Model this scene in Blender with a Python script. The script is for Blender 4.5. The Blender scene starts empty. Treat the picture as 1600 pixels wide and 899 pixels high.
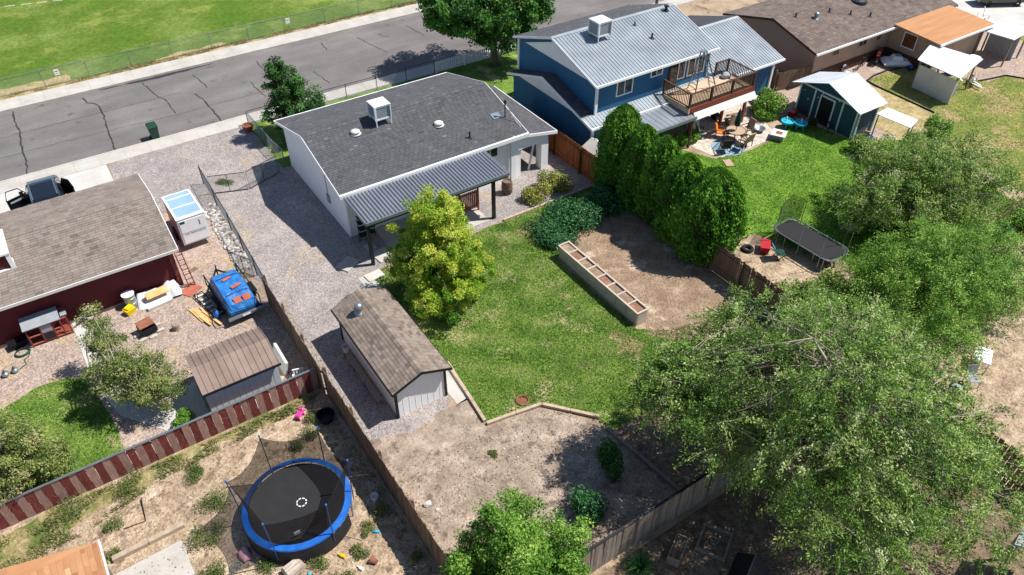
import bpy, bmesh, math, random
import numpy as np
from mathutils import Vector, Matrix, Euler, noise as mnoise

R = math.radians
SC = bpy.context.scene
COL = SC.collection

# ------------------------------------------------------------------ camera
cam = bpy.data.cameras.new('Camera')
cam.sensor_fit = 'HORIZONTAL'
cam.sensor_width = 36.0
cam.lens = 36.0 * 1184.6 / 1600.0
cam.clip_start = 0.1
cam.clip_end = 2000.0
camo = bpy.data.objects.new('Camera', cam)
COL.objects.link(camo)
camo.location = (0, 0, 25.0)
camo.rotation_euler = (R(90 - 41.0), 0, R(-33.5))
SC.camera = camo

# ------------------------------------------------------------------ sky, sun, exposure
SUN_EL, SUN_AZ = 57.0, -23.0          # azimuth measured from +X towards +Y
W = bpy.data.worlds.new('World')
SC.world = W
W.use_nodes = True
nt = W.node_tree
nt.nodes.clear()
sky = nt.nodes.new('ShaderNodeTexSky')
sky.sky_type = 'NISHITA'
sky.sun_disc = False
sky.sun_elevation = R(SUN_EL)
sky.sun_rotation = R(90 - SUN_AZ)
sky.altitude = 1400
sky.air_density = 1.0
sky.dust_density = 0.6
bg = nt.nodes.new('ShaderNodeBackground')
bg.inputs['Strength'].default_value = 0.095
out = nt.nodes.new('ShaderNodeOutputWorld')
nt.links.new(sky.outputs[0], bg.inputs[0])
nt.links.new(bg.outputs[0], out.inputs[0])

sun = bpy.data.lights.new('Sun', 'SUN')
sun.energy = 5.0
sun.angle = R(0.53)
sun.color = (1.0, 0.965, 0.90)
suno = bpy.data.objects.new('Sun', sun)
COL.objects.link(suno)
sd = Vector((math.cos(R(SUN_EL)) * math.cos(R(SUN_AZ)), math.cos(R(SUN_EL)) * math.sin(R(SUN_AZ)), math.sin(R(SUN_EL))))
suno.rotation_euler = sd.to_track_quat('Z', 'Y').to_euler()
suno.location = (40, -20, 60)

SC.render.engine = 'CYCLES'
SC.view_settings.view_transform = 'Standard'
SC.view_settings.look = 'None'
SC.view_settings.exposure = 0.38
SC.view_settings.gamma = 1.0
SC.view_settings.use_curve_mapping = False
try:
    SC.cycles.transparent_max_bounces = 24
    SC.cycles.max_bounces = 8
except Exception:
    pass

# ------------------------------------------------------------------ helpers
def lin(h):
    if not isinstance(h, str):
        return (h[0], h[1], h[2], 1.0)
    o = []
    for i in (0, 2, 4):
        c = int(h[i:i + 2], 16) / 255.0
        o.append(c / 12.92 if c <= 0.04045 else ((c + 0.055) / 1.055) ** 2.4)
    return (o[0], o[1], o[2], 1.0)

MATS = {}
def M(name, cols, scale=4.0, detail=4.0, rough=0.8, metal=0.0, bump=0.0, bscale=None, fine=None, rnd=0.0,
      tint=None, spec=0.3, alpha=1.0, trans=0.0, coat=0.0, contrast=0.25, stretch=None, patch=None, big=None):
    """procedural material: world-space noise drives a colour ramp; optional fine speckle, per-object and per-face variation"""
    m = bpy.data.materials.new(name)
    m.use_nodes = True
    n = m.node_tree.nodes
    l = m.node_tree.links
    n.clear()
    def N(t, **k):
        q = n.new(t)
        for a, b in k.items():
            setattr(q, a, b)
        return q
    o = N('ShaderNodeOutputMaterial')
    geo = N('ShaderNodeNewGeometry')
    vec = geo.outputs['Position']
    if stretch:
        mp = N('ShaderNodeMapping')
        l.new(vec, mp.inputs['Vector'])
        mp.inputs['Scale'].default_value = stretch
        vec = mp.outputs[0]
    def noise_(sc, det, rgh=0.55, v=None):
        q = N('ShaderNodeTexNoise')
        q.inputs['Scale'].default_value = sc
        q.inputs['Detail'].default_value = det
        q.inputs['Roughness'].default_value = rgh
        l.new(v or vec, q.inputs['Vector'])
        return q.outputs[0]
    def ramp(fac, cc, c0=None, c1=None):
        q = N('ShaderNodeValToRGB')
        e = q.color_ramp.elements
        c0 = 0.5 - contrast if c0 is None else c0
        c1 = 0.5 + contrast if c1 is None else c1
        while len(e) < len(cc):
            e.new(0.5)
        for i, c in enumerate(cc):
            e[i].position = c0 + (c1 - c0) * (i / max(1, len(cc) - 1))
            e[i].color = lin(c)
        l.new(fac, q.inputs[0])
        return q.outputs[0]
    def mix(mode, fac, a, b):
        q = N('ShaderNodeMix', data_type='RGBA', blend_type=mode)
        if isinstance(fac, (int, float)):
            q.inputs[0].default_value = fac
        else:
            l.new(fac, q.inputs[0])
        for s, v in ((6, a), (7, b)):
            if isinstance(v, tuple):
                q.inputs[s].default_value = v
            else:
                l.new(v, q.inputs[s])
        return q.outputs[2]
    if tint:
        at = N('ShaderNodeAttribute', attribute_name='tint')
        col = ramp(at.outputs['Fac'], tint, 0.0, 1.0)
        if len(cols) > 1:
            col = mix('MULTIPLY', 1.0, col, ramp(noise_(scale, detail), cols))
    elif len(cols) == 1:
        col = None
        base = lin(cols[0])
    else:
        col = ramp(noise_(scale, detail), cols)
    if col is None:
        q = N('ShaderNodeRGB')
        q.outputs[0].default_value = base
        col = q.outputs[0]
    if big:      # (scale, [colours]) broad multiply
        col = mix('MULTIPLY', 1.0, col, ramp(noise_(big[0], 3.0, 0.5, geo.outputs['Position']), big[1]))
    if patch:    # (colour, scale, lo, hi) patches with a shape of their own
        f = N('ShaderNodeMapRange')
        f.inputs['From Min'].default_value = patch[2]
        f.inputs['From Max'].default_value = patch[3]
        l.new(noise_(patch[1], 5.0, 0.62, geo.outputs['Position']), f.inputs['Value'])
        col = mix('MIX', f.outputs[0], col, lin(patch[0]))
    if fine:     # (scale, amount) stone-like speckle
        vo = N('ShaderNodeTexVoronoi')
        vo.inputs['Scale'].default_value = fine[0]
        l.new(geo.outputs['Position'], vo.inputs['Vector'])
        bw = N('ShaderNodeRGBToBW')
        l.new(vo.outputs['Color'], bw.inputs[0])
        a = fine[1]
        col = mix('MULTIPLY', 1.0, col, ramp(bw.outputs[0], [(1 - a, 1 - a, 1 - a), (1 + a * 0.8,) * 3], 0.15, 0.85))
    if rnd:
        oi = N('ShaderNodeObjectInfo')
        col = mix('MULTIPLY', 1.0, col, ramp(oi.outputs['Random'], [(1 - rnd,) * 3, (1 + rnd, 1 + rnd * 0.9, 1 + rnd * 0.8)], 0.0, 1.0))
    p = N('ShaderNodeBsdfPrincipled')
    l.new(col, p.inputs['Base Color'])
    p.inputs['Roughness'].default_value = rough
    p.inputs['Metallic'].default_value = metal
    p.inputs['Specular IOR Level'].default_value = spec
    p.inputs['Coat Weight'].default_value = coat
    if bump:
        b = N('ShaderNodeBump')
        b.inputs['Strength'].default_value = 1.0
        b.inputs['Distance'].default_value = bump
        l.new(noise_(bscale or scale * 3, 4.0, 0.6, geo.outputs['Position']), b.inputs['Height'])
        l.new(b.outputs[0], p.inputs['Normal'])
    sh = p.outputs[0]
    if trans:
        t = N('ShaderNodeBsdfTranslucent')
        l.new(col, t.inputs['Color'])
        ms = N('ShaderNodeMixShader')
        ms.inputs[0].default_value = trans
        l.new(sh, ms.inputs[1])
        l.new(t.outputs[0], ms.inputs[2])
        sh = ms.outputs[0]
    if alpha < 1.0:
        t = N('ShaderNodeBsdfTransparent')
        ms = N('ShaderNodeMixShader')
        ms.inputs[0].default_value = alpha
        l.new(t.outputs[0], ms.inputs[1])
        l.new(sh, ms.inputs[2])
        sh = ms.outputs[0]
    l.new(sh, o.inputs['Surface'])
    MATS[name] = m
    return m

ORG = {}
class MB:
    """collects shapes; build() links them as one mesh object"""
    def __init__(s):
        s.v = []; s.f = []; s.t = []
    def add(s, vs, fs, tint=0.5):
        k = len(s.v)
        s.v += [tuple(q) for q in vs]
        s.f += [tuple(i + k for i in f) for f in fs]
        s.t += [tint] * len(fs)
        return s
    def box(s, x0, y0, z0, x1, y1, z1, tint=0.5):
        x0, x1 = min(x0, x1), max(x0, x1); y0, y1 = min(y0, y1), max(y0, y1); z0, z1 = min(z0, z1), max(z0, z1)
        return s.add([(x0, y0, z0), (x1, y0, z0), (x1, y1, z0), (x0, y1, z0), (x0, y0, z1), (x1, y0, z1), (x1, y1, z1), (x0, y1, z1)],
                     [(3, 2, 1, 0), (4, 5, 6, 7), (0, 1, 5, 4), (1, 2, 6, 5), (2, 3, 7, 6), (3, 0, 4, 7)], tint)
    def obox(s, c, d, rz=0.0, rx=0.0, ry=0.0, tint=0.5, taper=1.0):
        m = Euler((R(rx), R(ry), R(rz))).to_matrix()
        vs = []
        for k, (a, b, e) in enumerate(((-1, -1, -1), (1, -1, -1), (1, 1, -1), (-1, 1, -1), (-1, -1, 1), (1, -1, 1), (1, 1, 1), (-1, 1, 1))):
            tp = taper if e > 0 else 1.0
            q = m @ Vector((a * d[0] / 2 * tp, b * d[1] / 2 * tp, e * d[2] / 2))
            vs.append((c[0] + q.x, c[1] + q.y, c[2] + q.z))
        return s.add(vs, [(3, 2, 1, 0), (4, 5, 6, 7), (0, 1, 5, 4), (1, 2, 6, 5), (2, 3, 7, 6), (3, 0, 4, 7)], tint)
    def bar(s, p, q, w, h=None, tint=0.5):
        p, q = Vector(p), Vector(q)
        h = h or w
        d = (q - p).normalized()
        u = Vector((0, 0, 1)) if abs(d.z) < 0.95 else Vector((0, 1, 0))
        a = d.cross(u).normalized() * (w / 2)
        b = a.cross(d).normalized() * (h / 2)
        vs = [e + i * a + j * b for e in (p, q) for i, j in ((-1, -1), (1, -1), (1, 1), (-1, 1))]
        return s.add(vs, [(3, 2, 1, 0), (4, 5, 6, 7), (0, 1, 5, 4), (1, 2, 6, 5), (2, 3, 7, 6), (3, 0, 4, 7)], tint)
    def tube(s, pts, r, n=6, closed=False, tint=0.5):
        pts = [Vector(p) for p in pts]
        m = len(pts)
        rs = list(r) if isinstance(r, (list, tuple)) else [r] * m
        vs, fs = [], []
        for i, p in enumerate(pts):
            d = (pts[(i + 1) % m] - pts[i - 1]) if closed else (pts[min(i + 1, m - 1)] - pts[max(i - 1, 0)])
            d.normalize()
            u = Vector((0, 0, 1)) if abs(d.z) < 0.9 else Vector((1, 0, 0))
            a = d.cross(u).normalized()
            b = a.cross(d)
            for k in range(n):
                t = 2 * math.pi * k / n
                vs.append(p + (a * math.cos(t) + b * math.sin(t)) * rs[i])
        for i in range(m if closed else m - 1):
            j = (i + 1) % m
            for k in range(n):
                k2 = (k + 1) % n
                fs.append((i * n + k, i * n + k2, j * n + k2, j * n + k))
        if not closed:
            fs.append(tuple(range(n - 1, -1, -1)))
            fs.append(tuple((m - 1) * n + k for k in range(n)))
        return s.add(vs, fs, tint)
    def torus(s, c, R_, r, ax='z', n=20, k=6, sy=1.0, tint=0.5):
        pts = []
        for i in range(n):
            t = 2 * math.pi * i / n
            a, b = R_ * math.cos(t), R_ * sy * math.sin(t)
            pts.append({'z': (c[0] + a, c[1] + b, c[2]), 'x': (c[0], c[1] + a, c[2] + b), 'y': (c[0] + a, c[1], c[2] + b)}[ax])
        return s.tube(pts, r, k, True, tint)
    def prism(s, poly, z0, z1, tint=0.5):
        n = len(poly)
        vs = [(x, y, z0) for x, y in poly] + [(x, y, z1) for x, y in poly]
        fs = [tuple(range(n - 1, -1, -1)), tuple(range(n, 2 * n))] + [(i, (i + 1) % n, n + (i + 1) % n, n + i) for i in range(n)]
        return s.add(vs, fs, tint)
    def ext(s, poly, vec, tint=0.5):
        n = len(poly)
        vs = [tuple(p) for p in poly] + [(p[0] + vec[0], p[1] + vec[1], p[2] + vec[2]) for p in poly]
        fs = [tuple(range(n - 1, -1, -1)), tuple(range(n, 2 * n))] + [(i, (i + 1) % n, n + (i + 1) % n, n + i) for i in range(n)]
        return s.add(vs, fs, tint)
    def lathe(s, prof, c, n=12, tint=0.5):
        vs, fs = [], []
        for r, z in prof:
            for k in range(n):
                t = 2 * math.pi * k / n
                vs.append((c[0] + r * math.cos(t), c[1] + r * math.sin(t), c[2] + z))
        for i in range(len(prof) - 1):
            for k in range(n):
                k2 = (k + 1) % n
                fs.append((i * n + k, i * n + k2, (i + 1) * n + k2, (i + 1) * n + k))
        fs.append(tuple(range(n - 1, -1, -1)))
        fs.append(tuple((len(prof) - 1) * n + k for k in range(n)))
        return s.add(vs, fs, tint)
    def loft(s, rings, cap=True, tint=0.5):
        n = len(rings[0])
        vs = [p for r in rings for p in r]
        fs = []
        for i in range(len(rings) - 1):
            for k in range(n):
                k2 = (k + 1) % n
                fs.append((i * n + k, i * n + k2, (i + 1) * n + k2, (i + 1) * n + k))
        if cap:
            fs.append(tuple(range(n - 1, -1, -1)))
            fs.append(tuple((len(rings) - 1) * n + k for k in range(n)))
        return s.add(vs, fs, tint)
    def rock(s, c, r, rng, sub=1, rough=0.25, tint=0.5):
        bm = bmesh.new()
        bmesh.ops.create_icosphere(bm, subdivisions=sub, radius=1.0)
        vs = []
        for v in bm.verts:
            k = 1 + rng.uniform(-rough, rough)
            vs.append((c[0] + v.co.x * r[0] * k, c[1] + v.co.y * r[1] * k, c[2] + v.co.z * r[2] * k))
        fs = [tuple(v.index for v in f.verts) for f in bm.faces]
        bm.free()
        return s.add(vs, fs, tint)
    def mesh(s, name, mat, org=(0, 0, 0), smooth=False):
        me = bpy.data.meshes.new(name)
        me.from_pydata([(x - org[0], y - org[1], z - org[2]) for x, y, z in s.v], [], s.f)
        at = me.attributes.new('tint', 'FLOAT', 'FACE')
        at.data.foreach_set('value', s.t)
        bm = bmesh.new()
        bm.from_mesh(me)
        bmesh.ops.recalc_face_normals(bm, faces=bm.faces)
        bm.to_mesh(me)
        bm.free()
        me.materials.append(MATS[mat] if isinstance(mat, str) else mat)
        if smooth:
            me.polygons.foreach_set('use_smooth', [True] * len(me.polygons))
        return me
    def build(s, name, mat, parent=None, smooth=False, kind=None, local=False):
        org = (0, 0, 0) if (local or parent is None) else ORG.get(parent.name, (0, 0, 0))
        o = bpy.data.objects.new(name, s.mesh(name, mat, org, smooth))
        COL.objects.link(o)
        if parent is not None:
            o.parent = parent
            ORG[o.name] = org
        if kind:
            o['kind'] = kind
        return o

def thing(name, label, cat, loc=(0, 0, 0), rz=0.0, group=None):
    o = bpy.data.objects.new(name, None)
    o.empty_display_size = 0.2
    COL.objects.link(o)
    o.location = loc
    o.rotation_euler = (0, 0, R(rz))
    o['label'] = label
    o['category'] = cat
    if group:
        o['group'] = group
    ORG[o.name] = tuple(loc)
    return o
def tag(o, label, cat=None, kind=None, group=None):
    o['label'] = label
    if cat: o['category'] = cat
    if kind: o['kind'] = kind
    if group: o['group'] = group
    return o
def share(name, me, parent, loc, rot=(0, 0, 0), scale=(1, 1, 1)):
    o = bpy.data.objects.new(name, me)
    COL.objects.link(o)
    o.parent = parent
    o.location = loc
    o.rotation_euler = rot
    o.scale = scale
    return o
def inpoly(P, poly):
    x, y = P[:, 0], P[:, 1]
    r = np.zeros(len(P), bool)
    j = len(poly) - 1
    for i in range(len(poly)):
        xi, yi = poly[i]; xj, yj = poly[j]
        c = ((yi > y) != (yj > y)) & (x < (xj - xi) * (y - yi) / (yj - yi + 1e-12) + xi)
        r ^= c
        j = i
    return r
def rough_poly(poly, step=0.5, amp=0.12, seed=0):
    """wobble the outline so that the edge of a lawn or a gravel bed is uneven"""
    o = []
    for i in range(len(poly)):
        a, b = Vector(poly[i]), Vector(poly[(i + 1) % len(poly)])
        n = max(1, int((b - a).length / step))
        d = (b - a)
        nn = Vector((-d.y, d.x)).normalized()
        for k in range(n):
            p = a + d * (k / n)
            w = mnoise.noise(Vector((p.x * 1.3 + seed, p.y * 1.3, seed * 0.7))) * amp * 2
            o.append((p.x + nn.x * w, p.y + nn.y * w))
    return o
def sheet(name, poly, z, mat, label, amp=0.0, step=0.5, kind='structure', seed=1):
    if amp:
        poly = rough_poly(poly, step, amp, seed)
    me = bpy.data.meshes.new(name)
    me.from_pydata([(x, y, z) for x, y in poly], [], [tuple(range(len(poly)))])
    bm = bmesh.new(); bm.from_mesh(me)
    bmesh.ops.triangulate(bm, faces=bm.faces)
    for f in bm.faces:
        if f.normal.z < 0: f.normal_flip()
    bm.to_mesh(me); bm.free()
    me.materials.append(MATS[mat])
    o = bpy.data.objects.new(name, me)
    COL.objects.link(o)
    o['kind'] = kind
    o['label'] = label
    return o
def quads_mesh(name, V, nv, mat, tint):
    """V: (N, nv, 3) array of loose polygons"""
    N_ = len(V)
    me = bpy.data.meshes.new(name)
    me.vertices.add(N_ * nv)
    me.vertices.foreach_set('co', V.reshape(-1).astype(np.float32))
    me.loops.add(N_ * nv)
    me.loops.foreach_set('vertex_index', np.arange(N_ * nv, dtype=np.int32))
    me.polygons.add(N_)
    me.polygons.foreach_set('loop_start', (np.arange(N_) * nv).astype(np.int32))
    me.polygons.foreach_set('loop_total', np.full(N_, nv, np.int32))
    at = me.attributes.new('tint', 'FLOAT', 'FACE')
    at.data.foreach_set('value', np.clip(tint, 0, 1).astype(np.float32))
    me.update(calc_edges=True)
    me.materials.append(MATS[mat])
    return me
def unit(a):
    return a / (np.linalg.norm(a, axis=-1, keepdims=True) + 1e-9)
def leaves(P, nrm, size, aspect, rs, mat, tint, name='crown', axis=None):
    """rhombic leaf blades at P facing nrm"""
    t = rs.normal(size=P.shape) if axis is None else axis + rs.normal(size=P.shape) * 0.5
    a = unit(np.cross(nrm, t)); b = unit(np.cross(a, nrm))
    s = size[:, None]
    V = np.stack([P - b * s * .5, P + a * s * aspect * .5, P + b * s * .5, P - a * s * aspect * .5], 1)
    return quads_mesh(name, V, 4, mat, tint)
# ------------------------------------------------------------------ materials
G1 = '5c7426'
M('soil', ['8d7a64', 'a8927a', 'b8a48c'], 0.9, 6, 0.95, bump=0.03, bscale=14, fine=(26, .22), patch=('6f5d49', .55, .56, .68))
M('yard_dirt', ['95816c', 'ad977f', 'c2ae97'], 1.6, 8, 0.95, bump=0.06, bscale=8, fine=(15, .32), patch=('7d6a56', 2.0, .56, .64), contrast=.19, big=(.4, [(.88, .87, .86), (1.08, 1.07, 1.05)]))
M('back_dirt', ['857669', '9b8b7d', 'b5a596'], 1.4, 9, 0.95, bump=0.045, bscale=6, fine=(20, .24), patch=('6f6055', 1.9, .55, .66), contrast=.21, big=(.45, [(.88, .87, .86), (1.1, 1.08, 1.07)]))
M('bed_soil', ['7d6855', '917a65', 'a38d77'], 1.0, 7, 0.95, bump=0.05, bscale=10, fine=(15, .3), patch=('b7a48f', .7, .58, .66), contrast=.2)
M('planter_soil', ['7a5648', '8f6a58', 'a07c68'], 3.0, 7, 0.95, bump=0.04, bscale=14, fine=(18, .3))
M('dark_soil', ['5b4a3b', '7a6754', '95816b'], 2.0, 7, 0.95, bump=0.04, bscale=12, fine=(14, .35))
M('gravel', ['8f8784', '9f9693', 'ada49f'], 0.9, 7, 0.9, bump=0.03, bscale=24, fine=(19, .38), patch=('ab9a86', .4, .55, .70), big=(.35, [(.84, .84, .85), (1.08, 1.07, 1.06)]))
M('pink_gravel', ['97857a', 'a99589', 'b8a598'], 1.0, 6, 0.92, bump=0.03, bscale=20, fine=(14, .36), patch=('b09a7c', .6, .52, .66))
M('asphalt', ['6d6766', '787170', '838079'], 0.6, 9, 0.9, bump=0.008, bscale=60, fine=(30, .16), contrast=.24, big=(.22, [(.8, .8, .8), (1.08, 1.08, 1.07)]), patch=('5f5a58', .8, .62, .70), stretch=(.35, 1.0, 1.0))
M('concrete', ['a8a29a', 'b8b2aa', 'c4bfb8'], 0.8, 7, 0.85, bump=0.004, bscale=40, fine=(24, .08))
M('pale_concrete', ['b2aea7', 'c0bcb6', 'cac7c2'], 0.7, 6, 0.85, bump=0.003, bscale=40, fine=(24, .05))
M('pavers', ['a89a8e', 'c3b6a9', 'd5c9bd'], 2.2, 6, 0.88, bump=0.01, bscale=20, fine=(7, .25))
M('lawn', ['4c6c22', '62822e', '819546'], 0.7, 8, 0.9, bump=0.05, bscale=22, fine=(14, .3), patch=('b0a678', .55, .55, .68), contrast=.22, big=(1.1, [(.84, .86, .82), (1.18, 1.15, 1.08)]))
M('lawn_bright', ['54791e', '688f2a', '86a340'], 0.7, 8, 0.9, bump=0.05, bscale=22, fine=(12, .28), patch=('a8a464', .5, .60, .76), contrast=.22, big=(.9, [(.86, .88, .84), (1.14, 1.12, 1.06)]))
M('lawn_dry', ['5f7a2a', '7c8a3c', '9c9350'], 0.6, 6, 0.9, bump=0.04, bscale=22, fine=(10, .28), patch=('b09a70', .35, .5, .66), contrast=.2)
M('field', ['4b6a14', '586f1c', '70823a'], 0.22, 6, 0.92, bump=0.04, bscale=12, fine=(5, .22), patch=('94974a', .16, .55, .72), contrast=.16)
M('dry_grass', ['8b7b52', 'a8976a', 'bfae82'], 1.2, 7, 0.95, bump=0.04, bscale=18, fine=(12, .3))
M('dry_weeds', ['7a7048', '94875c', 'ab9c78'], 1.4, 8, .95, bump=.04, bscale=16, fine=(12, .3), patch=('5f6c34', 1.2, .50, .62))
M('seal', ['3a3535'], rough=.7)
M('blade', ['ffffff'], rough=.75, tint=['3a5c1c', '5a7c2a', '7d9a42', 'b0ae72', 'beb688'], trans=.25)
M('blade_bright', ['ffffff'], rough=.75, tint=['426a18', '5c8a24', '7a9f38', 'a4ac60'], trans=.25)
M('blade_weed', ['ffffff'], rough=.8, tint=['44582a', '66703a', '8f8a58', 'a89c70'], trans=.2)
M('litter', ['ffffff'], rough=.9, tint=['5a4632', '7a6246', '98805e', 'b09a78'])
M('blade_dry', ['ffffff'], rough=.8, tint=['7c7040', 'a08e58', 'b9a878', '6e7c34'], trans=.2)
# building
M('white_wall', ['eaebec', 'f2f2f3'], 1.2, 6, .75, bump=.004, bscale=30, patch=('dcdbd8', .9, .60, .75))
M('white_trim', ['e6e6e6', 'efefef'], 2, 3, .55)
M('off_white', ['c9c6c0', 'd8d5cf'], 2, 4, .7)  # plain off-white, a little greyer than the trim
M('char_shingle', ['e8e8e8', 'ffffff'], 0.8, 4, .9, tint=['4b4b4f', '57575b', '5f5f63', '7a7878'])
M('char_roof', ['3f3f43', '4b4b50'], 2, 4, .9)
M('brown_shingle', ['d8d8d8', 'ffffff'], 1.0, 5, .9, tint=['706359', '827469', '918378', '9a8b7d', '7a706a'])
M('maroon_shingle', ['d8d8d8', 'ffffff'], .9, 5, .9, tint=['73675f', '857a71', '958a81', '8d7d72', '807a74', 'a09488'])
M('tan_shingle', ['d8d8d8', 'ffffff'], .8, 4, .9, tint=['665850', '74665e', '80726a', '8a7b72'])
M('orange_shingle', ['e0e0e0', 'ffffff'], 1.2, 4, .9, tint=['a06c4a', 'b27e58', 'bf8d66', 'd0a982'])
M('orange_roof', ['a97852', 'b6845c', 'c08e66'], 1.3, 5, .9, stretch=(.3, 2.5, 1))
M('brown_roof', ['6d5e54', '7d6e63'], 2, 4, .9)
M('maroon_wall', ['541a1f', '632228'], 1.0, 4, .75, bump=.003, bscale=20)
M('maroon_trim', ['743034', '8a4244'], 2, 4, .65)
M('blue_wall', ['26587c', '2f668c'], .9, 5, .7, bump=.003, bscale=30, stretch=(1, 1, .2))
M('teal_wall', ['2a4a58', '345666'], .9, 5, .75)
M('beige_wall', ['a98f7d', 'b59a87'], 1.0, 4, .85, bump=.004, bscale=40)
M('brown_base', ['4a2f28', '5a3a31'], 1.5, 4, .8)
M('white_metal', ['dcdfe2', 'e6e8ea'], 1.5, 4, .4, spec=.5)
M('grey_metal_roof', ['868e95', '949ca3', 'a2aab0'], .8, 6, .42, metal=.3, spec=.5, big=(.5, [(.9, .9, .9), (1.06, 1.06, 1.06)]))
M('galv', ['8e979c', 'a3acb0'], 3, 4, .38, metal=.7, spec=.5)
M('patio_metal', ['8a8e96', '9a9ea6'], 1.0, 4, .34, metal=.45, spec=.5)
M('shed_metal', ['bcc4cc', 'cbd2d8'], 1.5, 4, .5, metal=.1)
M('shed_brown_metal', ['7a675d', '8b776c', '96847a'], 1.0, 5, .5, metal=.1)
M('dark_metal', ['26282c', '303236'], 3, 3, .45, metal=.3)
M('black', ['141416', '1c1c1f'], 3, 3, .55)
M('black_plastic', ['1b1c20'], rough=.4)
M('rubber', ['1a1a1b', '242425'], 5, 3, .85)
M('glass', ['1c2226', '2a3237'], 1.5, 3, .08, spec=.6)
M('glass_warm', ['5a3420', '6e442c', '40281c'], 3, 3, .12, spec=.6)
M('screen_grey', ['8a8f94', '9a9fa4'], 4, 3, .6)
M('grille', ['8d9296', 'a0a5a8'], 30, 2, .6)
# wood
M('cedar_wood', ['7a4424', '935630', 'a8673c'], 2.0, 5, .8, rnd=.16, stretch=(6, 6, .8))
M('fence_wood', ['5f4a3c', '74604f', '867160'], 2.2, 5, .88, rnd=.2, stretch=(6, 6, .7))
M('grey_wood', ['75695e', '8b7e72', 'a19385'], 2.4, 6, .9, rnd=.22, stretch=(8, 8, .8))
M('stripe_dark', ['5f2827', '703432', '83463f'], 3.0, 6, .85, rnd=.14, stretch=(4, 4, 1), patch=('8f6358', 5.0, .58, .68))
M('stripe_pale', ['8a655d', '9c7a70', 'ab8c80'], 3.0, 6, .88, rnd=.12, stretch=(4, 4, 1))
M('timber', ['9c8a76', 'b09e89', 'c0af9a'], 2.0, 6, .9, rnd=.12, stretch=(2, 2, 6))
M('planter_wood', ['a89a8c', 'b9ac9e', 'c9bdb0'], 2.0, 6, .88, rnd=.08, stretch=(5, 1, 5))
M('lumber', ['c69a60', 'd6ac74', 'e0bc8a'], 3, 5, .8, rnd=.1)
M('deck_wood', ['bfa184', 'cdb195', 'd9c1a8'], 1.4, 5, .85, rnd=.1)
M('deck_brown', ['4a3427', '5c4433'], 2, 5, .8)
M('red_wood', ['7a3a2c', '8c4836'], 2.5, 5, .8)
M('bark', ['5a4a3c', '75634f', '8d7a66'], 6, 6, .95, bump=.01, bscale=30, stretch=(1, 1, .3))
M('pale_bark', ['8d8272', 'a59a89', 'b9ae9c'], 6, 6, .95, bump=.008, bscale=30, stretch=(1, 1, .3))
# foliage: colour per leaf
M('leaf_maple', ['ffffff'], rough=.6, tint=['42761c', '709e2a', 'a2ba38', 'c2cc4c', 'd0d266'], trans=.38)
M('leaf_dark', ['ffffff'], rough=.55, tint=['22451a', '35602a', '4a7a34', '689246'], trans=.28)
M('leaf_oak', ['ffffff'], rough=.55, tint=['26521a', '407428', '5c8c36', '82a854'], trans=.3)
M('leaf_elm', ['ffffff'], rough=.55, tint=['2a4519', '4a7028', '759a3c', 'a0b85e', 'ccd4a0'], trans=.32)
M('leaf_bright', ['ffffff'], rough=.6, tint=['3e681e', '608e30', '86ae44', 'aec868'], trans=.34)
M('leaf_olive', ['ffffff'], rough=.65, tint=['465c28', '627a36', '829048', 'a2a464', 'b4ae80'], trans=.28)
M('leaf_greygreen', ['ffffff'], rough=.6, tint=['385c20', '5a8030', '80a044', 'a2b060', 'bcba90'], trans=.32)
M('leaf_cedar', ['ffffff'], rough=.6, tint=['7a6a3a', '2c5612', '487c1c', '669a28', '8ab23c'], trans=.28)
M('leaf_vine', ['ffffff'], rough=.5, tint=['264929', '32603c', '427940', '609b4f'], trans=.2)
M('leaf_rose', ['ffffff'], rough=.6, tint=['4f6d30', '798d3c', 'b4ab56', 'bc9251'], trans=.25)
M('leaf_weed', ['ffffff'], rough=.7, tint=['3a5426', '586e34', '7a8248', '9c9468'], trans=.22)
M('leaf_yucca', ['ffffff'], rough=.55, tint=['2b5630', '3e773c', '5b954c'], trans=.2)
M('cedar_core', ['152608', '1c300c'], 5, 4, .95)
# things
M('car_black', ['0b0c0f', '101116'], 2, 3, .12, coat=1.0, spec=.5)
M('chrome', ['c9cdd0'], rough=.15, metal=.9)
M('red_paint', ['a32024', 'b82a2c'], 4, 3, .4, coat=.4)
M('tarp_blue', ['1a5fa6', '2470b8', '4a8cc4'], 3.0, 7, .42, bump=.05, bscale=5, spec=.5)
M('tarp_white', ['c9c9cb', 'dedee0'], 3, 5, .55, bump=.04, bscale=5)
M('pad_blue', ['1050a0', '165eb4', '2a74c4'], 2.5, 6, .5, spec=.4, bump=.01, bscale=9)
M('mat_black', ['242326', '2b2a2d'], 2.5, 4, .8)
M('net_black', ['1e1916'], rough=.9, alpha=.70)
M('net_grey', ['2c302e'], rough=.9, alpha=.55)
M('pole_blue', ['1c3c6c', '2a5288'], 3, 3, .4)
M('wire', ['7d8285', '92979a'], 4, 3, .5, metal=.4)
M('green_bin', ['173a2c', '1f4836'], 3, 3, .5)
M('turq', ['2aa6c4', '38b8d4'], 3, 3, .45)
M('orange_fabric', ['e07818', 'ee8a24'], 4, 3, .8)
M('beige_fabric', ['a88f78', 'b79e88'], 4, 3, .85)
M('green_fabric', ['0d3a2c', '144a38'], 4, 4, .8)
M('yellow_plastic', ['d8b410', 'e4c420'], 3, 3, .45)
M('pink_plastic', ['d02a8c', 'e040a0'], 3, 3, .5)
M('pale_pink', ['d59aa0', 'e0b0b4'], 3, 3, .8)
M('rust', ['7a4a38', '8a5844', '9a6a54'], 5, 5, .9)
M('stone', ['ffffff'], rough=.9, tint=['7c746c', '938a82', 'a9a19a', 'c6c0b8', 'e0dcd6'])
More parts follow.
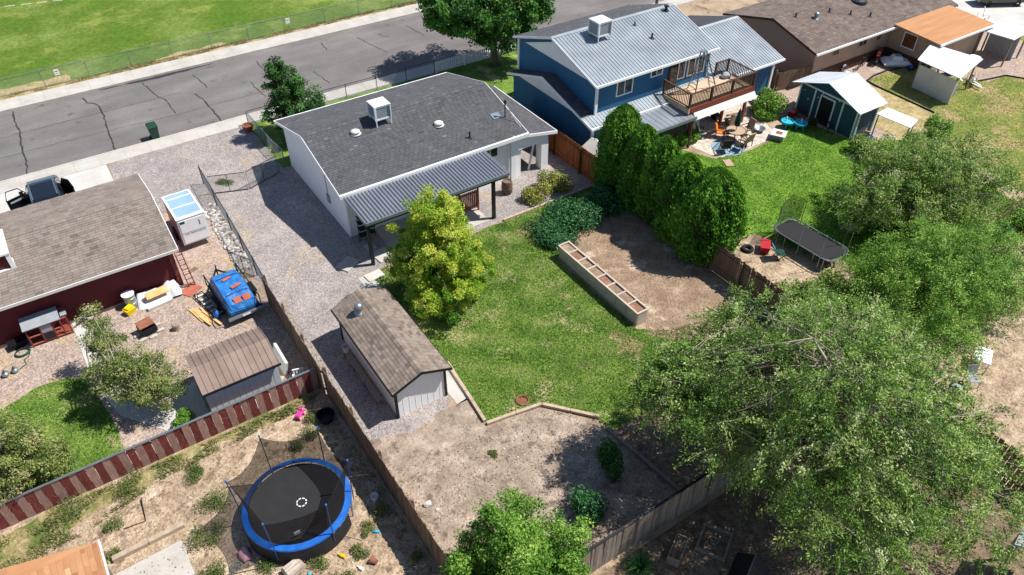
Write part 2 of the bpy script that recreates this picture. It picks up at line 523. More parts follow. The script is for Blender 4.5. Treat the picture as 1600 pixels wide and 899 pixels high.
M('rug_blue', ['6b8ba4', '8aa4b6', 'b0bcc2'], 2.5, 6, .9)
M('red_mat', ['9c5444', 'ab6250', 'b8725f'], 4, 5, .9)
M('pumice', ['a2958a', 'b5a89c', 'c4b9ad'], 3, 6, .9, bump=.02, bscale=10)
M('solar_blue', ['7f9fbe', '8fadc9', '9cb8d0'], 1.2, 4, .35, spec=.5)

# ------------------------------------------------------------------ ground, road, pavements
sheet('ground', [(-260, -160), (400, -160), (400, 420), (-260, 420)], -0.40, 'soil', 'bare earth under the whole block')
sheet('terrain', [(-120, -90), (260, -90), (260, 48.85), (-120, 48.85)], 0.0, 'soil', 'bare tan earth of the house lots')
road = sheet('road', [(-120, 48.8), (260, 48.8), (260, 58.75), (-120, 58.75)], -0.12, 'asphalt', 'weathered grey asphalt street with sealed cracks')
crk = MB()
def ribbon(pts, w, z, seed):
    rng = random.Random(seed)
    P = []
    for (a, b) in zip(pts[:-1], pts[1:]):
        a, b = Vector(a), Vector(b)
        n = max(2, int((b - a).length / .35))
        for k in range(n):
            q = a.lerp(b, k / n)
            P.append((q.x + rng.uniform(-.05, .05), q.y + rng.uniform(-.05, .05)))
    P.append(pts[-1])
    for i in range(len(P) - 1):
        a, b = Vector(P[i]), Vector(P[i + 1])
        d = (b - a).normalized()
        nn = Vector((-d.y, d.x)) * w * .5 * rng.uniform(.6, 1.3)
        crk.add([(a.x - nn.x, a.y - nn.y, z), (b.x - nn.x, b.y - nn.y, z), (b.x + nn.x, b.y + nn.y, z), (a.x + nn.x, a.y + nn.y, z)], [(0, 1, 2, 3)])
CR = [[(-2.54, 58.45), (-2.63, 56.89), (-2.54, 55.02), (-2.71, 53.29), (-2.74, 50.5), (-2.9, 49.1)],
      [(1.89, 57.93), (1.98, 57.0), (2.52, 56.5), (2.59, 54.78), (2.44, 52.75), (2.23, 50.02), (2.2, 48.96)],
      [(5.96, 58.09), (6.36, 55.11), (6.72, 54.58), (6.75, 52.02)], [(9.42, 57.39), (9.64, 56.12), (9.69, 54.7)],
      [(8.71, 54.29), (8.89, 53.15), (8.98, 51.94), (9.0, 50.54), (9.02, 49.05)], [(12.64, 53.98), (12.62, 52.2), (12.8, 51)],
      [(14.19, 57.06), (14.16, 55.55)], [(22.57, 56.96), (22.85, 55.45), (23.08, 54.18), (23.31, 52.94)], [(19.74, 57.5), (19.52, 56.0)],
      [(17.2, 53.0), (17.4, 50.5)], [(27.0, 57.0), (27.3, 54.2)]]
for i, c in enumerate(CR): ribbon(c, .10 if i in (0, 1, 4) else .07, -.115, i)
ribbon([(-12, 54.85), (-3.68, 54.9), (2.2, 55.02), (8, 55.0)], .04, -.1155, 40)
ribbon([(-6, 52.2), (2.66, 52.09), (6.74, 51.76), (13, 51.9)], .04, -.1155, 41)
crk.build('sealed_crack', 'seal', road)
def pavement(name, y0, y1, label, k0, k1):
    root = thing(name, label, 'pavement')
    del root['category']
    root['kind'] = 'structure'
    me = MB().box(-.745, y0, -.1, .745, y1, .012).mesh('slab', 'concrete')
    for i in range(-24, 50):
        share('slab', me, root, (i * 1.5 + .4, 0, 0))
    kb = MB().box(-1.495, k0, -.30, 1.495, k1, .020).mesh('kerb', 'concrete')
    for i in range(-12, 25):
        share('kerb', kb, root, (i * 3.0 + .4, 0, 0))
    return root
pavement('sidewalk', 47.5, 48.80, 'concrete sidewalk with kerb along the near side of the street', 48.803, 48.96)
pavement('sidewalk', 58.83, 60.45, 'concrete sidewalk with kerb along the grass field', 58.66, 58.827)
sheet('sports_field', [(-120, 60.35), (260, 60.35), (260, 300), (-120, 300)], .004, 'field', 'mown green grass field beyond the street', .10, .6)
sheet('dry_verge', [(-12, 60.4), (40, 60.4), (40, 60.75), (14, 61.0), (13, 61.6), (9, 61.8), (7.5, 61.0), (3, 61.0), (2, 61.2), (1.5, 62.2), (-4, 62.4), (-12, 61.6)], .008, 'dry_grass', 'strip of dry straw coloured grass along the field fence', .25, .35)
ln = MB()
for k in range(16):
    x = -8 + k * 1.25
    ln.add([(x, 81.6 - .25 * (x + 8), .012), (x + .8, 81.4 - .25 * (x + 8), .012), (x + .8, 81.55 - .25 * (x + 8), .012), (x, 81.75 - .25 * (x + 8), .012)], [(0, 1, 2, 3)])
o = ln.build('field_line', 'pale_concrete'); tag(o, 'faded white line painted across the grass field', kind='structure')

sheet('driveway', [(-6.5, 40.4), (1.35, 40.4), (1.35, 47.48), (-6.5, 47.48)], .008, 'pale_concrete', 'pale concrete driveway in front of the maroon house')
sheet('gravel_yard', [(1.36, 47.48), (10.25, 47.48), (10.3, 41.0), (10.85, 41.0), (10.85, 29.0), (9.75, 29.0), (9.7, 19.4), (9.3, 18.9), (7.4, 18.6), (5.35, 19.2),
      (5.35, 33), (4.9, 34), (4.9, 39.4), (2.5, 40.6), (1.36, 40.6)], .008, 'gravel', 'grey gravel side yard and drive beside the white house', .10, .4)
sheet('gravel_yard', [(-16, 23.0), (5.3, 23.0), (5.3, 33), (4.9, 34), (4.9, 39.4), (2.4, 40.5), (-16, 40.3)], .004, 'pink_gravel', 'pinkish gravel yard behind the maroon house')
sheet('patio_gravel', [(10.86, 29.0), (25.15, 29.0), (25.15, 40.5), (10.86, 40.5)], .010, 'gravel', 'grey gravel strip between the white house and its lawn')
sheet('front_lawn', [(10.3, 40.6), (36.5, 40.6), (36.5, 47.48), (10.26, 47.48)], .006, 'lawn', 'shaded front lawn behind the white picket fence', .05)
sheet('driveway', [(37.5, 39), (47, 39), (47, 47.48), (37.5, 47.48)], .006, 'concrete', 'concrete driveway beyond the blue house')
LAWN = [(10.45, 28.9), (25.0, 28.9), (25.0, 26.5), (20.2, 25.5), (19.9, 24.8), (19.1, 24.7), (19.15, 18.2), (20.4, 17.3), (24.8, 16.4), (25.0, 13.9), (14.3, 14.2), (14.2, 15.0), (12.6, 16.95), (10.35, 17.45), (10.5, 21)]
sheet('back_lawn', LAWN, .012, 'lawn', 'green back lawn of the white house with dry patches', .06, .35)
sheet('walkway', [(9.72, 18.9), (10.42, 18.9), (10.42, 28.9), (9.72, 28.9)], .016, 'concrete', 'concrete walk between the white shed and the lawn')
sheet('garden_bed', [(19.9, 25.5), (22, 26.0), (25.1, 26.6), (25.1, 14.6), (22.4, 15.2), (20.2, 16.4), (19.4, 17.6), (19.85, 18.4), (19.85, 24.9)], .018, 'bed_soil', 'bare brown vegetable bed beside the long planter', .10, .35)
sheet('back_yard_dirt', [(5.4, 19.3), (7.3, 18.75), (9.4, 19.0), (10.2, 19.0), (10.15, 17.35), (12.6, 16.75), (14.15, 14.9), (14.55, 9.9), (5.4, 9.9)], .016, 'back_dirt', 'rough bare dirt at the end of the yard', .10, .3)
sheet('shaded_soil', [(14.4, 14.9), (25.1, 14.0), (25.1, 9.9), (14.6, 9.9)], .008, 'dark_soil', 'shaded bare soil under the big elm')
sheet('tree_lot_soil', [(4.0, 9.5), (25.1, 9.5), (25.1, -20), (4.0, -20)], .006, 'dark_soil', 'dirt with leaf litter, coloured dark for shade, behind the bottom fence')  # shade behind the fence is put into the dark ground colour
sheet('trampoline_yard', [(-16, 22.95), (5.25, 22.95), (5.25, -12), (-16, -12)], .010, 'yard_dirt', 'bare tan dirt yard around the round trampoline')
sheet('weedy_strip', [(-10, 22.9), (5.0, 22.9), (4.6, 22.5), (2.0, 22.4), (-1.5, 22.3), (-4.0, 21.8), (-7, 21.0), (-10, 21.2)], .014, 'dry_weeds', 'dry weedy strip at the foot of the striped fence', .22, .35)
sheet('concrete_slab', [(-4.3, 18.85), (-1.85, 18.95), (-1.75, 12), (-4.3, 12)], .018, 'concrete', 'cracked concrete slab at the bottom left corner', .02)
LL = [(-9, 28.0), (-6.3, 29.4), (-5.2, 29.85), (-3.9, 29.75), (-3.1, 29.2), (-2.9, 27.5), (-2.6, 24.2), (-9, 23.6)]
sheet('small_lawn', LL, .012, 'lawn', 'small green lawn behind the striped fence', .08, .3)
sheet('white_path', [(-3.05, 33.5), (-2.15, 33.6), (-2.15, 29.0), (-1.2, 26.6), (.75, 26.4), (.75, 24.1), (-.9, 24.2), (-2.4, 26.2), (-3.0, 28.8)], .020, 'pale_concrete', 'white concrete path running past the olive tree')
BL = [(25.4, 30.6), (31.5, 30.6), (33.2, 27.2), (35.9, 26.7), (39.0, 26.8), (41.2, 28.6), (42.2, 24.0), (46, 21.5), (44, 13.5), (36, 13.5), (31.0, 14.5), (29.4, 20.2), (27.3, 21.2), (25.4, 22)]
sheet('neighbour_lawn', BL, .006, 'lawn_bright', 'bright green lawn behind the blue house', .10, .4)
sheet('trampoline_dirt', [(25.4, 20.6), (29.4, 20.4), (31.5, 16.0), (30.5, 13.2), (25.4, 13.4)], .011, 'yard_dirt', 'tan dirt patch beside the rectangular trampoline', .15, .3)
sheet('paver_patio', [(32.4, 31.9), (33.1, 28.6), (33.7, 27.0), (35.9, 26.85), (38.9, 27.1), (39.3, 28.9), (39.7, 30.6), (42.9, 31.6)], .010, 'pavers', 'pale paver patio under the wooden deck', .08, .3)
sheet('tan_yard', [(43.2, 31.2), (66, 31.2), (66, 20), (43.5, 21.5)], .004, 'pink_gravel', 'pinkish dirt yard behind the tan house')
TLN = [(50.1, 28.8), (51.3, 29.0), (53.0, 29.0), (54.1, 28.7), (54.8, 27.6), (56.5, 25.2), (57.5, 23.9), (59.5, 23.7), (60.1, 22.7), (61, 12), (45, 12), (46.6, 19), (49.95, 23.4)]
sheet('neighbour_lawn', TLN, .010, 'lawn_dry', 'patchy green and straw lawn behind the tan house', .10, .35)
sheet('dry_strip', [(46.5, 28.3), (50.0, 28.6), (49.9, 23.4), (46.6, 19), (44.8, 21.5), (44.9, 24)], .012, 'dry_grass', 'straw coloured dry strip beside the teal shed', .15, .3)
sheet('dirt_lot', [(25.4, 13.2), (46, 12.0), (60, 4), (60, -20), (25.4, -20)], .009, 'yard_dirt', 'sandy dirt lot on the right behind the trees', .1, .5)
sheet('far_patio', [(64.5, 35), (66.5, 28.2), (84, 24), (84, 38)], .010, 'pale_concrete', 'pale concrete yard at the top right corner')
sheet('far_lawn', [(67, 27.2), (84, 23.4), (84, 16), (66, 20)], .008, 'lawn_dry', 'dry lawn at the top right corner', .1)

def blades(name, poly, n, mat, label, seed, h=.06, thr=None):
    rs = np.random.RandomState(seed)
    a = np.array(poly)
    lo, hi = a.min(0), a.max(0)
    P = lo + rs.rand(int(n * 1.9), 2) * (hi - lo)
    P = P[inpoly(P, poly)][:n]
    if thr is not None:
        P = P[np.array([mnoise.noise(Vector((x * 1.1, y * 1.5, 7.7))) + rs.normal() * .12 > thr for x, y in P])]
    k = len(P)
    t = rs.rand(k) * 2 * np.pi
    hh = h * rs.uniform(.5, 1.4, k)
    w = rs.uniform(.012, .028, k)
    b = np.c_[P, np.full(k, .012)]
    s = np.c_[np.cos(t), np.sin(t), np.zeros(k)] * w[:, None]
    tip = b + np.c_[np.cos(t + 1.3) * hh * .9, np.sin(t + 1.3) * hh * .9, hh]
    cl = np.array([mnoise.noise(Vector((x * .8, y * .8, 3.1))) for x, y in P])
    tint = np.clip(.40 + cl * .55 + rs.normal(size=k) * .2, 0, 1)
    me = quads_mesh(name, np.stack([b - s, b + s, tip], 1), 3, mat, tint)
    o = bpy.data.objects.new(name, me)
    COL.objects.link(o)
    return tag(o, label, 'grass', 'stuff')
for lb, pl in (('worn bare patch of lawn beside the end of the planter', [(17.6, 18.6), (18.3, 18.9), (18.8, 18.0), (18.5, 17.0), (18.0, 16.6), (17.5, 17.3)]),
               ('small worn patch in the middle of the lawn', [(15.2, 18.0), (15.7, 18.1), (15.8, 17.7), (15.3, 17.5)]),
               ('dry worn patch of lawn near the gravel strip', [(18.6, 27.6), (19.6, 28.3), (20.2, 27.9), (19.6, 27.3), (18.9, 27.1)])):
    sheet('bare_patch', pl, .015, 'dry_weeds', lb, .28, .16)
sheet('gutter_stain', [(3.0, 58.62), (11.5, 58.62), (11.0, 58.45), (9.0, 58.3), (7.6, 58.15), (5.0, 58.4)], -.116, 'seal', 'dark damp stain along the far gutter', .10, .25)
sheet('gutter_dirt', [(-20, 49.0), (60, 49.0), (60, 49.18), (30, 49.12), (10, 49.25), (-20, 49.15)], -.116, 'soil', 'dirt gathered in the near gutter', .08, .3)
def litter(name, label, regions, n, seed):
    rs = np.random.RandomState(seed)
    P = np.concatenate([np.c_[rs.uniform(r[0], r[1], int(n * r[4])), rs.uniform(r[2], r[3], int(n * r[4])), np.full(int(n * r[4]), .028)] for r in regions])
    k = len(P)
    nrm = unit(rs.normal(size=(k, 3)) * .3 + np.array([0, 0, 1.0]))
    me = leaves(P, nrm, rs.uniform(.03, .10, k), .6, rs, 'litter', rs.rand(k), name)
    o = bpy.data.objects.new(name, me); COL.objects.link(o); tag(o, label, 'litter', 'stuff')
litter('leaf_litter', 'dry leaves and twigs scattered over the bare dirt', [(5.5, 14.3, 10.0, 17.2, .35), (-8, 5.2, 12, 22, .2), (4.6, 5.2, 9.8, 22.3, .1), (5.45, 5.9, 9.9, 29, .1), (14.5, 25, 4, 13.8, .25)], 9000, 77)
blades('grass', LAWN, 90000, 'blade', 'short mown grass of the white house lawn', 1)
blades('grass', BL, 70000, 'blade_bright', 'bright short grass behind the blue house', 2)
blades('grass', LL, 14000, 'blade', 'short grass of the small lawn behind the striped fence', 3)
blades('grass', TLN, 30000, 'blade_dry', 'thin dry grass behind the tan house', 4)
blades('grass', [(-9, 22.8), (5.0, 22.8), (4.6, 22.3), (2.0, 22.2), (-1.5, 22.0), (-4.0, 21.3), (-7, 20.9), (-9, 21)], 9000, 'blade_weed', 'ragged weeds and straw along the striped fence', 5, .13, .02)
blades('grass', [(-12, 60.5), (40, 60.5), (40, 61.1), (-12, 61.1)], 12000, 'blade_dry', 'unmown grass along the field fence', 6, .16, -.1)
# ------------------------------------------------------------------ building helpers
def shingles(parent, o, u, L, w, S, mat, course=.16, tab=.30, seed=0, name='shingles', skip=None):
    """overlapping shingle tabs on a roof plane: o eave corner, u along the eave, w up the slope"""
    rs = random.Random(seed)
    o, u, w = Vector(o), Vector(u).normalized(), Vector(w).normalized()
    n = u.cross(w)
    if n.z < 0: n = -n
    mb = MB()
    smooth_ = mat == 'char_shingle'
    rows = int(S / course)
    ch = S / rows
    for r in range(rows):
        x = -rs.uniform(0, tab)
        while x < L:
            x0, x1 = max(0, x + .006), min(L, x + tab - .006)
            x += tab
            if x1 - x0 < .02: continue
            a = .018 + rs.uniform(0, .008)
            y0, y1 = r * ch, min(S, (r + 1) * ch + .01)
            p = [o + u * x0 + w * y0 + n * a, o + u * x1 + w * y0 + n * a, o + u * x1 + w * y1 + n * .006, o + u * x0 + w * y1 + n * .006,
                 o + u * x0 + w * y0 + n * .001, o + u * x1 + w * y0 + n * .001]
            mb.add(p, [(0, 1, 2, 3), (4, 5, 1, 0)], min(1, max(0, rs.gauss(.45, .15 if smooth_ else .19))))
    return mb.build(name, mat, parent, kind='stuff')
def ribbed(parent, o, u, L, w, S, mat, period=.23, rib=.035, hgt=.03, name='metal_panel', base=.05):
    """ribbed sheet-metal roof plane"""
    o, u, w = Vector(o), Vector(u).normalized(), Vector(w).normalized()
    n = u.cross(w)
    if n.z < 0: n = -n
    prof = []
    k = max(1, round(L / period))
    per = L / k
    for i in range(k):
        x = i * per
        prof += [(x, 0), (x + per - rib * 1.6, 0), (x + per - rib * 1.25, hgt), (x + per - rib * .35, hgt)]
    prof += [(L, 0)]
    m = len(prof)
    vs = [o + u * x + n * y for x, y in prof] + [o + u * x + n * y + w * S for x, y in prof]
    fs = [(i, i + 1, m + i + 1, m + i) for i in range(m - 1)]
    b = MB()
    b.add(vs, fs)
    q = [o - n * .002, o + u * L - n * .002, o + u * L + w * S - n * .002, o + w * S - n * .002]
    b.ext(q, -n * base)
    ob = b.build(name, mat, parent)
    return ob
def slab(parent, pts, th, mat, name='roof'):
    """roof slab: pts top polygon, extruded down"""
    return MB().ext(pts, (0, 0, -th)).build(name, mat, parent)
def window(parent, c, w, h, face, cols=2, frame='white_trim', glass='glass', fw=.07, depth=.05):
    """window with frame, mullions and panes on a wall; face '-y' or '-x'"""
    b = MB()
    x, y, z = c
    def bx(m, a0, a1, z0, z1, d0, d1):
        if face == '-y': m.box(x + a0, y - d1, z + z0, x + a1, y - d0, z + z1)
        else: m.box(x - d1, y + a0, z + z0, x - d0, y + a1, z + z1)
    bx(b, -w / 2 - fw, w / 2 + fw, -h / 2 - fw, -h / 2, 0, depth)
    bx(b, -w / 2 - fw, w / 2 + fw, h / 2, h / 2 + fw, 0, depth)
    bx(b, -w / 2 - fw, -w / 2, -h / 2, h / 2, 0, depth)
    bx(b, w / 2, w / 2 + fw, -h / 2, h / 2, 0, depth)
    for i in range(1, cols):
        a = -w / 2 + w * i / cols
        bx(b, a - .025, a + .025, -h / 2, h / 2, 0, depth * .8)
    f = b.build('window', frame, parent)
    for i in range(cols):
        p = MB()
        bx(p, -w / 2 + w * i / cols + .01, -w / 2 + w * (i + 1) / cols - .01, -h / 2 + .005, h / 2 - .005, .004, .016)
        p.build('pane', glass, f)
    return f
def gable_x(x0, x1, y0, y1, ze, yr, zr):
    """house body with gables facing -X and +X"""
    m = MB()
    m.ext([(x0, y0, 0), (x0, y1, 0), (x0, y1, ze), (x0, yr, zr), (x0, y0, ze)], (x1 - x0, 0, 0))
    return m
def cooler(parent, c, s, h, leg, label=None, rz=0):
    """evaporative cooler: cabinet with louvred sides on four legs"""
    x, y, z = c
    top = z + leg
    cab = MB().box(x - s / 2, y - s / 2, top, x + s / 2, y + s / 2, top + .09)
    cab.box(x - s / 2, y - s / 2, top + h - .1, x + s / 2, y + s / 2, top + h)
    cab.add([(x - s / 2 - .02, y - s / 2 - .02, top + h), (x + s / 2 + .02, y - s / 2 - .02, top + h), (x + s / 2 + .02, y + s / 2 + .02, top + h), (x - s / 2 - .02, y + s / 2 + .02, top + h), (x, y, top + h + .05)],
            [(0, 1, 4), (1, 2, 4), (2, 3, 4), (3, 0, 4), (3, 2, 1, 0)])
    for i in (-1, 1):
        for j in (-1, 1):
            cab.box(x + i * s / 2 - .05, y + j * s / 2 - .05, top, x + i * s / 2 + .05 * (0 if i > 0 else 1) + (0 if i > 0 else 0), y + j * s / 2 + (0 if j > 0 else .05), top + h)
    o = cab.build('cooler', 'white_metal', parent)
    lv = MB()
    q = s / 2 - .045
    lv.box(x - q, y - q, top + .09, x + q, y + q, top + h - .1)
    for k in range(9):
        zz = top + .12 + k * (h - .26) / 8
        lv.box(x - q - .02, y - q - .02, zz, x + q + .02, y + q + .02, zz + .02)
    lv.build('louvre', 'grille', o)
    for i in (-1, 1):
        for j in (-1, 1):
            MB().box(x + i * (s / 2 - .03) - .025, y + j * (s / 2 - .03) - .025, z - .12, x + i * (s / 2 - .03) + .025, y + j * (s / 2 - .03) + .025, top).build('leg', 'white_metal', o)
    return o
def roof_vent(parent, c, r=.2, mat='off_white'):
    MB().lathe([(r * 1.25, 0), (r * 1.25, .02), (r * .7, .03), (r * .7, .10), (r * 1.05, .11), (r, .17), (r * .6, .22), (.01, .235)], c, 16).build('roof_vent', mat, parent, smooth=True)
def pipe(parent, c, h=.35, r=.05, mat='dark_metal'):
    MB().lathe([(r * 3, -.03), (r * 2.4, .02), (r, .05), (r, h), (r * .6, h)], c, 10).build('vent_pipe', mat, parent)

# ------------------------------------------------------------------ white house
wh = thing('white_house', 'white single storey house with charcoal shingle roof and carport', 'house', (16.4, 36.7, 0))
gable_x(10.85, 22.0, 32.3, 41.0, 2.86, 36.7, 4.02).build('wall', 'white_wall', wh)
def two_slope(parent, x0, x1, y0, y1, ze, yr, zr, th, mat, smat, seed, trim='white_trim', course=.16, tab=.3, ze1=None):
    ze1 = ze if ze1 is None else ze1
    rf = MB().ext([(x0, y0, ze), (x1, y0, ze), (x1, yr, zr), (x0, yr, zr)], (0, 0, -th)).ext([(x0, yr, zr), (x1, yr, zr), (x1, y1, ze1), (x0, y1, ze1)], (0, 0, -th)).build('roof', mat, parent)
    if smat:
        S = math.hypot(yr - y0, zr - ze)
        shingles(rf, (x0, y0, ze), (1, 0, 0), x1 - x0, (0, yr - y0, zr - ze), S, smat, course, tab, seed)
        S2 = math.hypot(y1 - yr, zr - ze1)
        shingles(rf, (x0, y1, ze1), (1, 0, 0), x1 - x0, (0, yr - y1, zr - ze1), S2, smat, course, tab, seed + 1)
        cp = MB()
        n = int((x1 - x0) / .3)
        for i in range(n):
            a = x0 + (x1 - x0) * i / n; b = x0 + (x1 - x0) * (i + 1) / n - .01
            k = .03 + (i % 2) * .006
            cp.add([(a, yr - .15, zr - .15 * (zr - ze) / (yr - y0) + .03), (b, yr - .15, zr - .15 * (zr - ze) / (yr - y0) + .03), (b, yr, zr + k), (a, yr, zr + k),
                    (b, yr + .15, zr - .15 * (zr - ze1) / (y1 - yr) + .03), (a, yr + .15, zr - .15 * (zr - ze1) / (y1 - yr) + .03)], [(0, 1, 2, 3), (3, 2, 4, 5)], .3 + .2 * (i % 3))
        cp.build('ridge_cap', smat, rf)
    if trim:
        t = MB()
        for xa in (x0, x1):
            d = -.03 if xa == x0 else .03
            t.ext([(xa, y0 - .02, ze - th - .03), (xa, yr, zr - th - .03), (xa, yr, zr + .012), (xa, y0 - .02, ze + .012)], (d, 0, 0))
            t.build('fascia', trim, rf); t = MB()
            t.ext([(xa, yr, zr - th - .03), (xa, y1 + .02, ze1 - th - .03), (xa, y1 + .02, ze1 + .012), (xa, yr, zr + .012)], (d, 0, 0))
            t.build('fascia', trim, rf); t = MB()
    return rf
wr = two_slope(wh, 10.55, 22.3, 32.0, 41.4, 2.98, 36.7, 4.2, .12, 'char_roof', 'char_shingle', 11)
MB().box(10.5, 31.865, 2.80, 22.3, 31.995, 3.02).build('gutter', 'white_trim', wr)
MB().box(10.5, 41.405, 2.84, 22.3, 41.5, 2.99).build('gutter', 'white_trim', wr)
cooler(wh, (15.05, 36.15, 4.06), .95, .85, .28)
for c in ((13.3, 35.75, 3.955), (17.85, 34.55, 3.65)): roof_vent(wh, c, .26)
pipe(wh, (18.95, 32.95, 3.24), .38)
fl = MB().tube([(21.75, 33.6, 3.3), (21.75, 33.6, 4.35)], .035, 8).lathe([(.07, 0), (.09, .05), (.09, .14), (.05, .2)], (21.75, 33.6, 4.3), 10).build('flue', 'dark_metal', wh)
MB().tube([(21.8, 33.55, 4.2), (21.95, 33.3, 3.8), (22.1, 33.0, 3.35), (22.2, 32.4, 3.05)], .018, 5).build('cable', 'off_white', fl)
MB().obox((21.3, 33.9, 3.52), (.55, .5, .02), rx=14.5).build('flashing', 'galv', wh)
window(wh, (19.85, 32.3, 2.3), 1.0, .62, '-y', 2, 'white_trim', 'glass')
window(wh, (13.9, 32.3, 1.35), 2.2, 1.2, '-y', 2)
d = MB().box(16.4, 32.24, .05, 17.3, 32.297, 2.1).build('door', 'off_white', wh)
MB().lathe([(.03, 0), (.035, .05), (.02, .07)], (17.2, 32.2, 1.05), 8).build('handle', 'chrome', d)
# carport on the right end
cpz = lambda x: 3.02 - (x - 21.4) * .2
cpx = MB().ext([(21.4, 32.1, cpz(21.4)), (24.4, 32.1, cpz(24.4)), (24.4, 39.0, cpz(24.4)), (21.4, 39.0, cpz(21.4))], (0, 0, -.12)).build('carport_roof', 'char_roof', wh)
shingles(cpx, (24.4, 32.1, cpz(24.4)), (0, 1, 0), 6.9, (-3, 0, .6), math.hypot(2.98, .6), 'char_shingle', .16, .3, 33)
MB().ext([(21.45, 32.2, 1.88), (23.9, 32.2, 1.88), (23.9, 32.2, cpz(23.9) - .13), (21.45, 32.2, cpz(21.45) - .13)], (0, .16, 0)).build('lintel', 'white_wall', wh)
MB().box(23.42, 32.18, 0, 23.92, 32.75, 1.879).build('pier', 'white_wall', wh)
MB().box(21.25, 32.16, 0, 21.6, 32.297, 2.75).build('pier', 'white_wall', wh)
MB().box(24.395, 32.05, cpz(24.4) - .2, 24.46, 39.05, cpz(24.4) + .01).build('fascia', 'white_trim', cpx)
MB().ext([(21.3, 32.02, cpz(21.4) - .16), (24.45, 32.02, cpz(24.4) - .18), (24.45, 32.02, cpz(24.4) + .01), (21.3, 32.02, cpz(21.4) + .01)], (0, .06, 0)).build('fascia', 'white_trim', cpx)
MB().box(23.5, 38.6, 0, 23.8, 38.9, cpz(23.8) - .13).build('pier', 'white_wall', wh)
MB().box(22.0, 38.7, 0, 23.5, 38.85, 2.3).build('back_panel', 'off_white', wh)
pl = MB().bar((22.75, 32.55, .02), (23.3, 32.75, 1.95), .10, .09).build('white_plank', 'white_trim')
tag(pl, 'white plank leaning inside the carport opening', 'plank')
# patio cover
pt = thing('patio_cover', 'corrugated dark metal patio cover on posts along the white house', 'patio cover', (15, 29.5, 0))
wv = Vector((0, 2.50, .12))
ribbed(pt, (10.78, 29.35, 2.70), (1, 0, 0), 8.4, wv, wv.length, 'patio_metal', .20, .085, .08, base=.03)
MB().box(10.74, 29.27, 2.62, 19.22, 29.345, 2.78).build('gutter', 'galv', pt)
MB().box(10.74, 29.42, 2.42, 19.2, 29.56, 2.655).build('beam', 'dark_metal', pt)
MB().ext([(10.70, 29.34, 2.62), (10.70, 31.86, 2.74), (10.70, 31.86, 2.91), (10.70, 29.34, 2.79)], (.07, 0, 0)).build('edge_trim', 'galv', pt)
MB().ext([(19.17, 29.34, 2.62), (19.17, 31.86, 2.74), (19.17, 31.86, 2.91), (19.17, 29.34, 2.79)], (.07, 0, 0)).build('edge_trim', 'galv', pt)
for x in (10.86, 18.3):
    MB().box(x - .08, 29.40, 0, x + .08, 29.58, 2.419).build('post', 'dark_metal', pt)
sheet('patio_slab', [(12.2, 29.4), (18.0, 29.4), (18.0, 32.29), (12.2, 32.29)], .03, 'concrete', 'shaded concrete slab under the patio cover')
stone_label = ['upper grey paver by the patio post', 'large grey paver at the end of the gravel', 'white paver at the foot of the patio post', 'long grey paver between patio and walk']
for i, (x, y, sx, sy, rz) in enumerate(((11.35, 30.9, .55, .5, 4), (9.75, 30.2, 1.05, .8, 30), (10.5, 28.6, .9, .6, 5), (11.6, 29.9, .9, 1.0, 8))):
    o = MB().obox((0, 0, .0), (sx, sy, .06)).build('paver', 'concrete' if i != 2 else 'pale_concrete')
    o.location = (x, y, .045); o.rotation_euler = (0, 0, R(rz)); tag(o, stone_label[i], 'paver')
# arched rack under the cover
ar = thing('arched_rack', 'dark arched metal garden rack under the patio cover', 'rack', (11.6, 31.7, 0))
fr = MB()
pts = [(11.15, 31.7, .0), (11.15, 31.7, 1.4)] + [(11.6 - .45 * math.cos(t), 31.7, 1.4 + .45 * math.sin(t)) for t in np.linspace(.3, math.pi - .3, 8)] + [(12.05, 31.7, 1.4), (12.05, 31.7, 0)]
fr.tube(pts, .022, 6)
fr.build('frame', 'black', ar)
for z in (.35, .75, 1.15, 1.5):
    MB().box(11.16, 31.5, z, 12.04, 31.9, z + .025).build('shelf', 'black', ar)
# red slatted screen and barrel
rs_ = thing('slatted_screen', 'reddish brown slatted wooden screen under the patio cover', 'screen', (17.4, 30.6, 0))
for i in range(9):
    MB().box(16.85 + i * .12, 30.6, .25, 16.94 + i * .12, 30.63, 1.45).build('slat', 'red_wood', rs_)
MB().box(16.8, 30.632, .35, 17.95, 30.67, .43).build('rail', 'red_wood', rs_)
MB().box(16.8, 30.632, 1.25, 17.95, 30.67, 1.33).build('rail', 'red_wood', rs_)
for x in (16.75, 17.95): MB().box(x, 30.6, 0, x + .08, 30.68, 1.6).build('post', 'red_wood', rs_)
bl = thing('barrel', 'weathered wooden barrel standing beside the patio post', 'barrel', (20.3, 31.2, 0))
MB().lathe([(.26, 0), (.31, .2), (.33, .42), (.31, .64), (.26, .84), (.24, .84), (.24, .78), (.02, .78)], (20.3, 31.2, 0), 18).build('staves', 'fence_wood', bl)
for z in (.12, .3, .56, .74):
    MB().torus((20.3, 31.2, z), .30 + .03 * (1 - abs(z - .42) / .42) , .012, 'z', 18, 5).build('hoop', 'dark_metal', bl)

